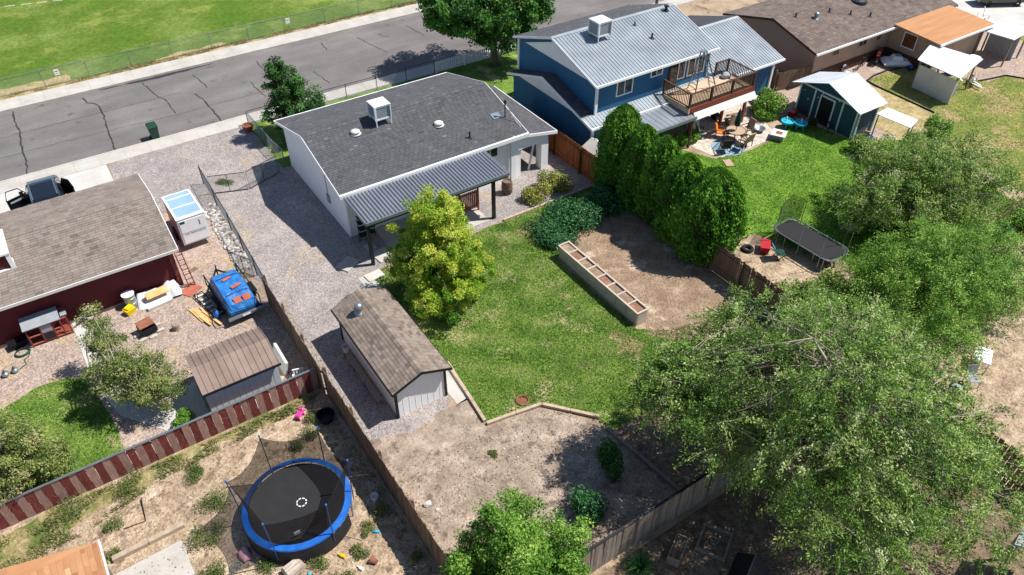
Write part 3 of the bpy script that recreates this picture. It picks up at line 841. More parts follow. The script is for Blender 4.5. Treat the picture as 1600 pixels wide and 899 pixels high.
# ------------------------------------------------------------------ white garden shed
sh = thing('garden_shed', 'long white shed with brown shingle roof beside the lawn', 'shed', (8.45, 22.4, 0))
m = MB()
m.ext([(7.3, 19.65, 0), (9.6, 19.65, 0), (9.6, 19.65, 1.74), (8.45, 19.65, 2.2), (7.3, 19.65, 1.74)], (0, 5.6, 0))
m.build('wall', 'white_wall', sh)
gr = MB()
for i in range(1, 8):
    x = 7.3 + 2.3 * i / 8
    gr.box(x - .006, 19.640, .03, x + .006, 19.649, 1.78 + (1.15 - abs(x - 8.45)) * .38)
gr.build('batten', 'white_wall', sh, kind='stuff')
for x, y in ((7.3, 19.65), (9.6, 19.65), (7.3, 25.25), (9.6, 25.25)):
    MB().box(x - .05, y - .05, 0, x + .05, y + .05, 1.735).build('corner_trim', 'black', sh)
rf = MB().ext([(7.1, 19.38, 1.82), (7.1, 25.5, 1.82), (8.45, 25.5, 2.36), (8.45, 19.38, 2.36)], (0, 0, -.08)).ext([(9.8, 19.38, 1.82), (9.8, 25.5, 1.82), (8.45, 25.5, 2.36), (8.45, 19.38, 2.36)], (0, 0, -.08)).build('roof', 'brown_roof', sh)
S = math.hypot(1.35, .54)
shingles(rf, (7.1, 19.38, 1.82), (0, 1, 0), 6.12, (1.35, 0, .54), S, 'brown_shingle', .15, .25, 5)
shingles(rf, (9.8, 19.38, 1.82), (0, 1, 0), 6.12, (-1.35, 0, .54), S, 'brown_shingle', .15, .25, 6)
cp = MB()
for i in range(24):
    y = 19.38 + i * .255
    cp.add([(8.31, y, 2.335), (8.31, y + .25, 2.33), (8.45, y + .25, 2.392), (8.45, y, 2.398), (8.59, y + .25, 2.33), (8.59, y, 2.335)], [(0, 1, 2, 3), (3, 2, 4, 5)], .2 + .25 * ((i * 7) % 3))
cp.build('ridge_cap', 'brown_shingle', rf)
MB().ext([(7.06, 19.34, 1.72), (8.45, 19.34, 2.27), (8.45, 19.34, 2.385), (7.06, 19.34, 1.84)], (0, .04, 0)).ext([(9.84, 19.34, 1.72), (8.45, 19.34, 2.27), (8.45, 19.34, 2.385), (9.84, 19.34, 1.84)], (0, .04, 0)).build('fascia', 'black', rf)
MB().box(7.05, 19.38, 1.72, 7.095, 25.5, 1.82).build('fascia', 'black', rf)
MB().box(9.805, 19.38, 1.72, 9.85, 25.5, 1.82).build('fascia', 'black', rf)
tv = MB().lathe([(.26, -.06), (.22, .02), (.13, .05), (.13, .2), (.19, .24), (.21, .34), (.17, .44), (.08, .5), (.01, .51)], (7.95, 24.25, 2.17), 16).build('turbine_vent', 'galv', sh, smooth=True)
fn = MB()
for k in range(16):
    t = 2 * math.pi * k / 16
    fn.bar((7.95 + .2 * math.cos(t), 24.25 + .2 * math.sin(t), 2.41), (7.95 + .17 * math.cos(t + .3), 24.25 + .17 * math.sin(t + .3), 2.6), .012, .03)
fn.build('fin', 'galv', tv)
bn = thing('low_bench', 'long weathered plank bench along the shaded side of the white shed', 'bench', (6.95, 22.3, 0))
MB().box(6.82, 20.6, .42, 7.08, 24.2, .46).build('plank', 'grey_wood', bn)
for y in (20.8, 22.0, 23.1, 24.1):
    MB().bar((6.86, y, 0), (6.88, y, .42), .05).bar((7.04, y, 0), (7.02, y, .42), .05).bar((6.86, y, .2), (7.04, y, .2), .03).build('leg', 'fence_wood', bn)
bk = thing('bucket', 'white bucket standing on the end of the plank bench', 'bucket', (6.95, 24.0, .46))
MB().lathe([(.12, 0), (.16, .34), (.17, .36), (.15, .36), (.11, .03), (.01, .03)], (6.95, 24.0, .461), 14).build('pail', 'off_white', bk)
MB().torus((6.95, 24.0, .8), .165, .008, 'z', 14, 4).build('rim', 'galv', bk)

# ------------------------------------------------------------------ maroon house
mh = thing('maroon_house', 'maroon house with brown mottled shingle roof at the left edge', 'house', (-6, 36.7, 0))
gable_x(-18, 2.1, 33.45, 40.3, 2.36, 36.8, 3.22).build('wall', 'maroon_wall', mh)
mr = two_slope(mh, -18.4, 2.45, 32.85, 40.75, 2.5, 36.8, 3.42, .12, 'brown_roof', 'maroon_shingle', 51, 'white_trim', .16, .32)
MB().box(-18.4, 32.78, 2.36, 2.46, 32.845, 2.5).build('gutter', 'off_white', mr)
MB().box(1.98, 33.34, 0, 2.2, 33.44, 2.35).build('corner_trim', 'maroon_trim', mh)
MB().box(-18, 33.40, 0, 1.97, 33.447, .14).build('foundation', 'pink_gravel', mh)
# boxed dormer near the left edge
dm = MB().box(-6.3, 34.9, 2.9, -4.25, 36.6, 3.75).build('dormer', 'maroon_wall', mh)
MB().ext([(-6.4, 34.75, 3.76), (-4.1, 34.75, 3.76), (-4.1, 36.75, 3.86), (-6.4, 36.75, 3.86)], (0, 0, .09)).build('dormer_roof', 'white_metal', dm)
MB().box(-4.3, 34.78, 2.86, -4.12, 34.899, 3.75).box(-6.3, 34.78, 2.86, -4.301, 34.899, 3.0).box(-4.249, 34.9, 3.0, -4.13, 36.5, 3.12).build('dormer_trim', 'white_trim', dm)
ld = thing('ladder', 'maroon ladder hung down the corner of the maroon house', 'ladder', (2.5, 33.0, 0))
for x in (2.36, 2.66): MB().bar((x, 32.95, .02), (x - .1, 33.35, 2.3), .05, .08).build('rail', 'maroon_trim', ld)
for k in range(8):
    t = (k + .6) / 8.4
    MB().bar((2.36 - .1 * t, 32.95 + .4 * t, .02 + 2.28 * t), (2.66 - .1 * t, 32.95 + .4 * t, .02 + 2.28 * t), .03).build('rung', 'maroon_trim', ld)

# ------------------------------------------------------------------ metal shed
ms = thing('metal_shed', 'small grey metal shed with brown ribbed roof behind the striped fence', 'shed', (2.4, 25.1, 0))
b = MB()
for i in range(12):
    x = .86 + i * 3.04 / 12
    b.box(x, 23.96, .05, x + .253 - .035, 24.0, 1.6); b.box(x + .22, 23.975, .05, x + .2525, 24.0, 1.6)
b.build('wall_sheet', 'shed_metal', ms)
MB().ext([(.86, 24.001, 0), (.86, 26.2, 0), (.86, 26.2, 1.6), (.86, 25.05, 1.98), (.86, 24.001, 1.6)], (3.04, 0, 0)).build('wall', 'shed_metal', ms)
wv = Vector((0, 1.3, .42))
ribbed(ms, (.75, 23.75, 1.63), (1, 0, 0), 3.25, wv, wv.length, 'shed_brown_metal', .27, .03, .03, 'roof_sheet', .03)
wv2 = Vector((0, -1.35, .42))
ribbed(ms, (.75, 26.4, 1.63), (1, 0, 0), 3.25, wv2, wv2.length, 'shed_brown_metal', .27, .03, .03, 'roof_sheet', .03)
MB().box(.72, 23.7, 1.55, 4.03, 23.745, 1.66).build('fascia', 'dark_metal', ms)
MB().obox((4.3, 25.3, .25), (.12, 1.5, .9), ry=14).build('leaning_board', 'off_white').name = 'leaning_board'
tag(bpy.data.objects['leaning_board'], 'pale board leaning beside the metal shed', 'board')

# ------------------------------------------------------------------ blue house
bh = thing('blue_house', 'two storey blue house with ribbed grey metal roof', 'house', (32, 36.3, 0))
gable_x(27.2, 36.6, 32.0, 40.2, 4.62, 36.3, 5.88).build('upper_wall', 'blue_wall', bh)
gable_x(26.6, 36.59, 31.4, 40.0, 2.36, 36.2, 3.55).build('lower_wall', 'blue_wall', bh)
rf = two_slope(bh, 26.9, 36.9, 31.7, 40.5, 4.7, 36.3, 6.1, .1, 'char_roof', None, 0, 'white_trim')
wv = Vector((0, 4.6, 1.4))
ribbed(rf, (26.9, 31.7, 4.702), (1, 0, 0), 10.0, wv, wv.length, 'grey_metal_roof', .24, .05, .032, 'metal_panel', .0015)
shingles(rf, (26.9, 40.5, 4.7), (1, 0, 0), 10, (0, -4.2, 1.4), math.hypot(4.2, 1.4), 'char_shingle', .17, .32, 71)
MB().ext([(26.9, 36.12, 6.075), (26.9, 36.3, 6.14), (26.9, 36.48, 6.075)], (10, 0, 0)).build('ridge_cap', 'grey_metal_roof', rf)
MB().box(26.86, 31.6, 4.58, 36.95, 31.695, 4.72).build('gutter', 'white_trim', rf)
MB().ext([(27.13, 32.9, 4.62), (27.13, 39.4, 4.62), (27.13, 36.3, 5.75)], (.065, 0, 0)).build('gable_panel', 'white_trim', bh)
MB().box(27.12, 31.9, 0 + 2.5, 27.3, 31.995, 4.6).build('corner_trim', 'white_trim', bh)
MB().box(27.10, 40.1, 2.4, 27.195, 40.28, 4.6).build('corner_trim', 'white_trim', bh)
lr = MB().ext([(26.25, 31.05, 2.42), (36.58, 31.05, 2.42), (36.58, 31.99, 2.72), (26.25, 31.99, 2.72)], (0, 0, -.07)).build('lower_roof', 'char_roof', bh)
wv = Vector((0, .95, .30))
ribbed(lr, (26.25, 31.05, 2.425), (1, 0, 0), 10.3, wv, wv.length, 'grey_metal_roof', .24, .04, .028, 'metal_panel', .0015)
MB().box(26.2, 30.96, 2.30, 36.58, 31.045, 2.44).build('gutter', 'white_trim', lr)
sk = MB().ext([(26.25, 31.99, 2.72), (27.19, 31.99, 2.72), (27.19, 36.2, 4.02 - .3), (26.25, 36.2, 3.72)], (0, 0, -.07)).ext([(26.25, 36.2, 3.72), (27.19, 36.2, 3.72), (27.19, 40.2, 2.44), (26.25, 40.2, 2.44)], (0, 0, -.07)).build('skirt_roof', 'char_roof', bh)
S = math.hypot(4.21, 1.0)
shingles(sk, (26.25, 31.99, 2.72), (1, 0, 0), .94, (0, 4.21, 1.0), S, 'char_shingle', .16, .3, 73)
shingles(sk, (26.25, 40.2, 2.44), (1, 0, 0), .94, (0, -4.0, 1.28), math.hypot(4.0, 1.28), 'char_shingle', .16, .3, 74)
MB().ext([(26.2, 31.0, 2.28), (26.2, 36.2, 3.58), (26.2, 36.2, 3.74), (26.2, 31.0, 2.45)], (.045, 0, 0)).ext([(26.2, 36.2, 3.58), (26.2, 40.25, 2.3), (26.2, 40.25, 2.46), (26.2, 36.2, 3.74)], (.045, 0, 0)).build('fascia', 'white_trim', sk)
MB().ext([(26.53, 32.4, 2.5), (26.53, 39.5, 2.5), (26.53, 36.2, 3.5)], (.065, 0, 0)).build('gable_panel', 'white_trim', bh)
MB().box(26.5, 31.3, 0, 26.68, 31.395, 2.34).build('corner_trim', 'white_trim', bh)
cooler(bh, (29.9, 35.3, 5.78), 1.0, .9, .22)
pipe(bh, (32.84, 35.4, 5.82), .25, .045); pipe(bh, (33.13, 34.0, 5.4), .32, .06)
MB().lathe([(.2, -.08), (.16, .04), (.1, .06), (.1, .28), (.17, .3), (.17, .36), (.02, .4)], (35.9, 35.85, 5.97), 12).build('roof_vent', 'dark_metal', bh)
window(bh, (29.4, 32.0, 3.95), 1.15, .95, '-y', 2)
window(bh, (31.95, 32.0, 4.25), .85, .45, '-y', 2)
dr = MB().box(33.0, 31.93, 2.75, 33.75, 31.995, 4.5).build('door', 'deck_brown', bh)
MB().box(33.08, 31.90, 2.9, 33.67, 31.928, 4.4).build('pane', 'glass', dr)
for x in (34.1, 34.95, 35.8): window(bh, (x, 32.0, 3.85), .5, 1.15, '-y', 1)
# right wing
gable_x(36.6, 42.8, 31.7, 40.2, 2.5, 35.9, 3.82).build('wing_wall', 'blue_wall', bh)
wf = two_slope(bh, 36.61, 43.15, 31.2, 40.5, 2.6, 35.9, 4.03, .1, 'char_roof', None, 0, 'white_trim')
wv = Vector((0, 4.7, 1.43))
ribbed(wf, (36.62, 31.2, 2.603), (1, 0, 0), 6.53, wv, wv.length, 'grey_metal_roof', .24, .05, .032, 'metal_panel', .0015)
MB().ext([(36.92, 35.72, 4.0), (36.92, 35.9, 4.075), (36.92, 36.08, 4.0)], (6.2, 0, 0)).build('ridge_cap', 'grey_metal_roof', wf)
MB().box(36.6, 31.1, 2.48, 43.2, 31.195, 2.62).build('gutter', 'white_trim', wf)
MB().box(42.72, 31.6, 0, 42.88, 31.695, 2.45).build('corner_trim', 'white_trim', bh)
# low metal patio roof
pr = thing('porch_roof', 'low flat metal porch roof in front of the blue house', 'porch roof', (31, 30, 0))
wv = Vector((0, 2.0, .12))
ribbed(pr, (29.2, 28.98, 2.22), (1, 0, 0), 3.6, wv, wv.length, 'grey_metal_roof', .4, .04, .02, 'metal_panel', .03)
MB().box(29.15, 28.88, 2.08, 32.85, 28.975, 2.25).build('gutter', 'galv', pr)
for x in (29.3, 31.0, 32.7): MB().box(x - .05, 29.05, 0, x + .05, 29.15, 2.18).build('post', 'deck_brown', pr)
# deck
dk = thing('wooden_deck', 'raised wooden deck with dark railing on the blue house', 'deck', (35.3, 30.7, 0))
me = MB().box(0, 0, 0, 5.55, .135, .04).mesh('deck_board', 'deck_wood')
for k in range(16): share('deck_board', me, dk, (32.55 - 35.3, 29.42 - 30.7 + k * .145, 2.66))
MB().box(32.55, 29.30, 2.36, 38.1, 29.40, 2.70).build('rim_joist', 'red_wood', dk)
MB().box(32.42, 29.30, 2.36, 32.53, 31.75, 2.70).build('rim_joist', 'deck_wood', dk)
MB().box(38.12, 29.30, 2.36, 38.22, 31.75, 2.70).build('rim_joist', 'red_wood', dk)
MB().box(32.55, 30.4, 2.46, 38.1, 30.5, 2.655).build('beam', 'deck_brown', dk)
aw = MB().ext([(32.9, 29.28, 2.3), (38.3, 29.28, 2.3), (38.3, 29.0, 1.95), (32.9, 29.0, 1.95)], (0, .02, .02)).build('awning_strip', 'off_white', dk)
posts = [(32.5, 29.38), (34.35, 29.38), (36.2, 29.38), (38.12, 29.38), (38.12, 31.7), (32.5, 31.7), (37.0, 31.7)]
for x, y in posts: MB().box(x - .06, y - .06, 2.3, x + .06, y + .06, 3.68).build('rail_post', 'deck_brown', dk)
for x, y in ((35.76, 29.5), (38.0, 29.6), (33.1, 29.6)): MB().box(x - .08, y - .08, 0, x + .08, y + .08, 2.359).build('post', 'red_wood', dk)
def railing(p, q):
    n = int((Vector(q) - Vector(p)).length / .13)
    for i in range(1, n):
        a = Vector(p).lerp(Vector(q), i / n)
        share('baluster', BAL, dk, (a.x - 35.3, a.y - 30.7, 2.76))
    MB().bar((p[0], p[1], 3.64), (q[0], q[1], 3.64), .12, .05).build('top_rail', 'deck_brown', dk)
    MB().bar((p[0], p[1], 2.78), (q[0], q[1], 2.78), .05, .07).build('bottom_rail', 'deck_brown', dk)
BAL = MB().box(-.02, -.02, 0, .02, .02, .86).mesh('baluster', 'deck_brown')
railing((32.5, 29.38), (38.12, 29.38)); railing((32.5, 29.44), (32.5, 31.64)); railing((38.12, 29.44), (38.12, 31.64)); railing((37.06, 31.7), (38.06, 31.7))
sl = thing('step_ladder', 'tall aluminium step ladder standing open on the deck', 'ladder', (34.9, 30.9, 2.7))
ap = Vector((34.5, 30.75, 5.4))
feet = [Vector((34.35, 31.45, 2.705)), Vector((34.2, 30.6, 2.705)), Vector((35.6, 30.75, 2.705)), Vector((35.6, 30.1, 2.705))]
for f, dx in zip(feet, (-.12, -.12, .12, .12)):
    MB().bar(f, ap + Vector((dx, .1 if f.y > 30.7 else -.1, 0)), .05, .07).build('rail', 'galv', sl)
for k in range(1, 10):
    t = k / 10
    a = feet[0].lerp(ap + Vector((-.12, .1, 0)), t); b_ = feet[1].lerp(ap + Vector((-.12, -.1, 0)), t)
    MB().bar(a, b_, .05, .03).build('rung', 'galv', sl)
    if k % 2 == 0:
        a = feet[2].lerp(ap + Vector((.12, .1, 0)), t); b_ = feet[3].lerp(ap + Vector((.12, -.1, 0)), t)
        MB().bar(a, b_, .04, .03).build('rung', 'galv', sl)
MB().box(ap.x - .2, ap.y - .16, 5.38, ap.x + .2, ap.y + .16, 5.43).build('cap', 'galv', sl)
gp = thing('folded_cover', 'grey folded grill cover in the back corner of the deck', 'cover', (37.6, 31.2, 2.7))
MB().rock((37.55, 31.2, 2.85), (.4, .3, .22), random.Random(3), 2, .18).build('cloth', 'screen_grey', gp)
MB().box(37.2, 30.1, 2.702, 37.9, 30.8, 2.73).build('tray', 'grey_wood', gp)

# ------------------------------------------------------------------ small grey shed at the cedar fence
gs = thing('plastic_shed', 'small grey gabled shed behind the cedar fence', 'shed', (26.3, 29.9, 0))
MB().ext([(25.55, 29.0, 0), (26.95, 29.0, 0), (26.95, 29.0, 1.45), (26.25, 29.0, 1.8), (25.55, 29.0, 1.45)], (0, 1.9, 0)).build('wall', 'screen_grey', gs)
MB().ext([(25.42, 28.85, 1.44), (25.42, 31.0, 1.44), (26.25, 31.0, 1.9), (26.25, 28.85, 1.9)], (0, 0, -.05)).ext([(27.08, 28.85, 1.44), (27.08, 31.0, 1.44), (26.25, 31.0, 1.9), (26.25, 28.85, 1.9)], (0, 0, -.05)).build('roof', 'concrete', gs)
MB().box(25.9, 28.96, .05, 26.6, 28.998, 1.35).build('door', 'off_white', gs)

# ------------------------------------------------------------------ teal shed
ts = thing('teal_shed', 'dark teal shed with white metal roof and white trim', 'shed', (43.3, 26.4, 0))
MB().ext([(42.3, 24.1, 0), (42.3, 28.75, 0), (42.3, 28.75, 2.12), (42.3, 26.42, 2.98), (42.3, 24.1, 2.12)], (2.0, 0, 0)).build('wall', 'teal_wall', ts)
for y0, y1 in ((23.7, 26.42), (29.15, 26.42)):
    wv = Vector((0, y1 - y0, 1.0))
    ribbed(ts, (41.8, y0, 2.08), (1, 0, 0), 2.75, wv, wv.length, 'white_metal', .3, .03, .02, 'roof_sheet', .05)
tr = MB()
for y in (24.16, 25.3, 27.5, 28.68): tr.box(42.25, y - .05, 0, 42.297, y + .05, 2.07)
tr.box(42.23, 24.1, 2.08, 42.296, 28.75, 2.18)
tr.build('trim', 'white_trim', ts)
dr = MB().box(42.24, 25.95, .05, 42.297, 26.95, 1.85).build('door', 'black', ts)
MB().box(42.2, 25.87, .05, 42.295, 25.948, 1.93).box(42.2, 26.952, .05, 42.295, 27.03, 1.93).box(42.2, 25.949, 1.852, 42.295, 26.951, 1.93).build('door_frame', 'white_trim', dr)
for y, z in ((28.3, 1.7), (27.9, 1.2), (27.2, 1.6), (26.9, 2.0), (25.6, 2.0), (27.0, 1.35)):
    MB().lathe([(.02, 0), (.045, .03), (.02, .08)], (42.22, y, z), 8).build('string_light', 'white_trim', ts)
for x in (42.35, 44.2): MB().box(x, 24.0, 0, x + .1, 24.097, 2.1).build('corner_trim', 'white_trim', ts)
a2 = thing('awning', 'low white metal awning beside the teal shed', 'awning', (43.6, 22.2, 0))
MB().ext([(42.9, 23.3, 1.95), (44.0, 23.35, 2.05), (44.2, 21.3, 2.05), (43.1, 21.0, 1.95)], (0, 0, .04)).build('roof_sheet', 'white_metal', a2)
for x, y in ((43.0, 23.2), (43.2, 21.15), (44.1, 21.4)): MB().box(x - .03, y - .03, 0, x + .03, y + .03, 1.95).build('post', 'grey_wood', a2)

# ------------------------------------------------------------------ tan house
th = thing('tan_house', 'tan stucco house with brown shingle roof and flat orange addition', 'house', (52, 34.8, 0))
gable_x(46.4, 62.0, 31.0, 39.0, 2.42, 34.8, 3.5).build('wall', 'beige_wall', th)
tf = two_slope(th, 45.75, 62.5, 30.5, 39.5, 2.52, 34.8, 3.66, .12, 'brown_roof', 'tan_shingle', 91, 'brown_base', .2, .4)
MB().box(45.7, 30.4, 2.4, 54.9, 30.495, 2.54).build('gutter', 'white_trim', tf)
MB().box(46.35, 30.94, 0, 54.9, 30.996, .75).build('wainscot', 'brown_base', th)
for x, z, w, h in ((48.7, 1.85, .6, .45), (51.75, 1.85, .85, .5), (53.6, 1.85, .5, .5)): window(th, (x, 31.0, z), w, h, '-y', 2, 'beige_wall', 'glass')
MB().box(55.0, 27.1, 0, 61.0, 30.99, 2.40).build('addition_wall', 'beige_wall', th)
MB().box(54.94, 27.05, 0, 54.997, 30.93, .75).build('wainscot', 'brown_base', th)
MB().ext([(54.5, 26.7, 2.5), (61.4, 26.7, 2.5), (61.4, 30.6, 2.72), (54.5, 30.6, 2.72)], (0, 0, -.09)).build('addition_roof', 'orange_roof', th)
MB().box(54.45, 26.6, 2.38, 61.45, 26.695, 2.53).build('gutter', 'white_trim', th)
window(th, (55.0, 29.3, 1.75), 1.0, 1.0, '-x', 1, 'white_trim', 'glass_warm')
window(th, (55.0, 28.2, 1.75), .9, 1.0, '-x', 1, 'beige_wall', 'beige_wall')
MB().lathe([(.25, -.06), (.2, .02), (.12, .05), (.12, .18), (.18, .24), (.2, .34), (.14, .44), (.01, .5)], (49.04, 33.6, 3.34), 14).build('turbine_vent', 'galv', th, smooth=True)
for c in ((50.75, 33.8, 3.38), (52.2, 32.95, 3.15), (53.6, 32.2, 2.96), (47.6, 34.3, 3.5)): pipe(th, c, .32, .06)
MB().lathe([(.7, -.1), (.65, .1), (.4, .2), (.35, .26), (.02, .28)], (54.35, 34.0, 3.45), 16).build('roof_vent', 'dark_metal', th)
# white shelter over the shed row
ws = thing('yard_shelter', 'white metal roofed low shelter in the tan house yard', 'shelter', (53.5, 25.4, 0))
MB().ext([(51.75, 26.55, 2.1), (54.65, 27.5, 2.25), (55.3, 23.9, 2.25), (51.5, 23.15, 2.1)], (0, 0, .05)).build('roof_sheet', 'white_metal', ws)
MB().ext([(52.0, 26.4, .05), (51.8, 23.4, .05), (51.8, 23.4, 1.75), (52.0, 26.4, 1.75)], (.08, 0, 0)).build('side_panel', 'off_white', ws)
for x, y in ((52.1, 26.45), (51.95, 23.5), (54.5, 27.2), (55.0, 24.1), (52.0, 25.0)): MB().box(x - .05, y - .05, 0, x + .05, y + .05, 2.09).build('post', 'grey_wood', ws)
for k in range(3): MB().box(52.45, 23.9 + k * .85, .05, 53.3, 24.6 + k * .85, .9).build('bin', 'screen_grey', ws)
w2 = thing('carport_roof', 'white metal flat roof on posts at the right edge', 'carport', (62, 26, 0))
MB().ext([(60.3, 27.1, 2.12), (62.3, 27.5, 2.2), (63.5, 24.9, 2.2), (60.6, 24.65, 2.12)], (0, 0, .06)).build('roof_sheet', 'white_metal', w2)
for x, y in ((60.5, 27.0), (60.75, 24.8), (63.2, 25.0), (62.2, 27.3)): MB().box(x - .05, y - .05, 0, x + .05, y + .05, 2.11).build('post', 'grey_wood', w2)
MB().box(62.3, 25.0, 0, 62.36, 27.2, 2.0).build('back_panel', 'screen_grey', w2)
# shingled roof at the bottom left
br_ = thing('porch', 'orange brown shingled low roof at the bottom left corner', 'porch', (-6, 18, 0))
pf = MB().ext([(-4.02, 18.75, 2.2), (-4.02, 14.0, 2.2), (-9.5, 14.0, 2.2), (-9.5, 20.1, 2.2)], (0, 0, -.12)).build('roof', 'orange_roof', br_)
shingles(pf, (-9.5, 14.0, 2.19), (0, 1, 0), 4.75, (1, 0, 0), 5.47, 'orange_shingle', .18, .55, 101)
shingles(pf, (-9.5, 18.76, 2.192), (0, 1, 0), .62, (1, 0, 0), 3.0, 'orange_shingle', .18, .55, 102)
MB().box(-4.015, 14.0, 2.08, -3.97, 18.8, 2.215).build('fascia', 'white_trim', pf)
for x, y in ((-4.2, 18.5), (-9.2, 18.5), (-4.2, 14.5)): MB().box(x - .06, y - .06, 0, x + .06, y + .06, 2.07).build('post', 'grey_wood', br_)
# roof corner at the bottom right
rr = thing('lean_to', 'grey lean-to roof corner at the bottom right edge', 'lean-to', (23, 1.5, 0))
MB().ext([(21.1, 1.95, 2.2), (22.4, 2.25, 2.2), (23.6, 1.0, 2.3), (22.0, .5, 2.3)], (0, 0, .08)).build('roof_sheet', 'screen_grey', rr)
for x, y in ((21.4, 1.9), (22.3, 2.1), (22.1, .7)): MB().box(x - .05, y - .05, 0, x + .05, y + .05, 2.19).build('post', 'grey_wood', rr)
up = thing('utility_pole', 'grey utility pole behind the blue house', 'pole', (40.5, 41.5, 0))
MB().lathe([(.14, 0), (.11, 8.0)], (40.5, 41.5, 0), 10).build('shaft', 'grey_wood', up)
MB().box(39.6, 41.45, 7.4, 41.4, 41.55, 7.52).build('crossarm', 'grey_wood', up)

for x in (10.9, 21.1): MB().tube([(x, 31.95, 2.86), (x, 32.22, 2.6), (x, 32.22, .1)], .035, 6).build('downpipe', 'white_trim', wh)
MB().tube([(36.45, 31.65, 4.6), (36.45, 31.93, 4.4), (36.45, 31.93, 2.75)], .035, 6).build('downpipe', 'white_trim', bh)
MB().box(10.78, 34.6, .9, 10.847, 34.95, 1.4).build('meter_box', 'screen_grey', wh)
MB().tube([(10.82, 34.78, 1.4), (10.82, 34.78, 2.9)], .02, 6).build('conduit', 'screen_grey', wh)
# ------------------------------------------------------------------ fences
def board_fence(name, label, p0, p1, h, pw, gap, mats, seed=0, rail_side=1, post_every=2.4, lean=.003, top='flat', rail_mat=None, hvar=.03, cap=None, z0=.02, post_mat=None):
    """upright boards, each its own object, on two rails and posts; local x runs along the fence"""
    rs = random.Random(seed)
    p0, p1 = Vector(p0), Vector(p1)
    d = p1 - p0
    L = d.length
    root = thing(name, label, 'fence', (p0.x, p0.y, 0), math.degrees(math.atan2(d.y, d.x)))
    n = int(L / (pw + gap))
    st = L / n
    var = []
    for m_ in mats:
        q = MB()
        w2 = (st - gap) / 2
        if top == 'dog':
            q.ext([(-w2, 0, z0), (w2, 0, z0), (w2, 0, h - .05), (w2 * .6, 0, h), (-w2 * .6, 0, h), (-w2, 0, h - .05)], (0, .02, 0))
        elif top == 'point':
            q.ext([(-w2, 0, z0), (w2, 0, z0), (w2, 0, h - .08), (0, 0, h), (-w2, 0, h - .08)], (0, .022, 0))
        else:
            q.box(-w2, 0, z0, w2, .02, h)
        var.append(q.mesh('picket', m_))
    for i in range(n):
        x = (i + .5) * st
        share('picket', var[i % len(var)], root, (x, rs.uniform(-.008, .008), 0), (rs.gauss(0, lean), rs.gauss(0, lean * .8), 0), (1, 1, 1 + rs.uniform(-hvar, hvar)))
    rm = rail_mat or mats[0]
    y0, y1 = (-.055, -.012) if rail_side < 0 else (.034, .077)
    for z in (h * .2, h * .8):
        MB().box(0, y0, z, L, y1, z + .085).build('rail', rm, root, local=True)
    k = max(1, round(L / post_every))
    pm = MB().box(-.045, y0 - (.05 if rail_side < 0 else 0), 0, .045, y1 + (0 if rail_side < 0 else .05), h * .97).mesh('post', post_mat or rm)
    for i in range(k + 1):
        share('post', pm, root, (i * L / k, (-.045 if rail_side < 0 else .045), 0))
    if cap:
        MB().box(-.02, -.03, h + .01, L, .06, h + .05).build('cap_rail', cap, root, local=True)
    return root
board_fence('board_fence', 'brown board fence between the gravel yard and the maroon house yard', (5.28, 29.6, 0), (5.24, 22.45, 0), 1.78, .14, .003, ['fence_wood'], 1, 1)
board_fence('board_fence', 'long brown board fence between trampoline yard and bare dirt', (5.3, 22.4, 0), (5.42, 9.6, 0), 1.8, .14, .003, ['fence_wood'], 2, 1)
board_fence('board_fence', 'weathered grey board fence across the bottom of the bare dirt', (5.5, 9.7, 0), (15.2, 9.72, 0), 1.75, .13, .003, ['grey_wood'], 3, 1, lean=.012, hvar=.05, cap='dark_metal')
board_fence('board_fence', 'weathered board fence under the big elm', (15.3, 9.72, 0), (25.2, 9.7, 0), 1.75, .13, .003, ['grey_wood'], 4, 1, lean=.012)
board_fence('striped_fence', 'low fence of alternating maroon and bleached boards', (-12.0, 23.0, 0), (5.2, 23.0, 0), 1.25, .285, .01, ['stripe_dark', 'stripe_pale'], 5, 1, lean=.012, hvar=.025, cap='galv', rail_mat='stripe_dark')
board_fence('cedar_fence', 'reddish cedar fence behind the carport of the white house', (25.2, 38.5, 0), (25.2, 27.9, 0), 1.8, .14, .006, ['cedar_wood'], 6, -1, lean=.004, hvar=.006, rail_mat='cedar_wood', post_mat='deck_brown')
board_fence('board_fence', 'short brown board fence at the near end of the cedars', (25.2, 19.7, 0), (25.2, 13.5, 0), 1.75, .14, .003, ['fence_wood'], 8, -1, lean=.006)
board_fence('board_fence', 'brown board fence at the lower right beside the sandy lot', (25.3, 7.4, 0), (25.45, .5, 0), 1.8, .17, .03, ['fence_wood'], 9, -1, lean=.004)
board_fence('picket_fence', 'white picket fence along the sidewalk under the street tree', (24.6, 47.45, 0), (37.0, 47.4, 0), .9, .09, .09, ['white_trim'], 10, -1, 2.4, .004, 'point', hvar=0)
board_fence('board_fence', 'brown fence between the blue house and the tan house', (43.4, 31.6, 0), (43.6, 39, 0), 1.6, .14, .01, ['fence_wood'], 12, 1)
board_fence('board_fence', 'low brown fence behind the teal shed', (43.4, 31.4, 0), (46.3, 30.9, 0), 1.4, .14, .03, ['fence_wood'], 13, 1)
board_fence('board_fence', 'honey coloured board fence at the right end of the tan house', (62.6, 36.5, 0), (62.9, 29.0, 0), 1.7, .14, .01, ['lumber'], 14, 1)
board_fence('board_fence', 'dark board fence behind the right trees', (46.4, 13.5, 0), (33.5, 13.0, 0), 1.5, .14, .003, ['fence_wood'], 15, 1)

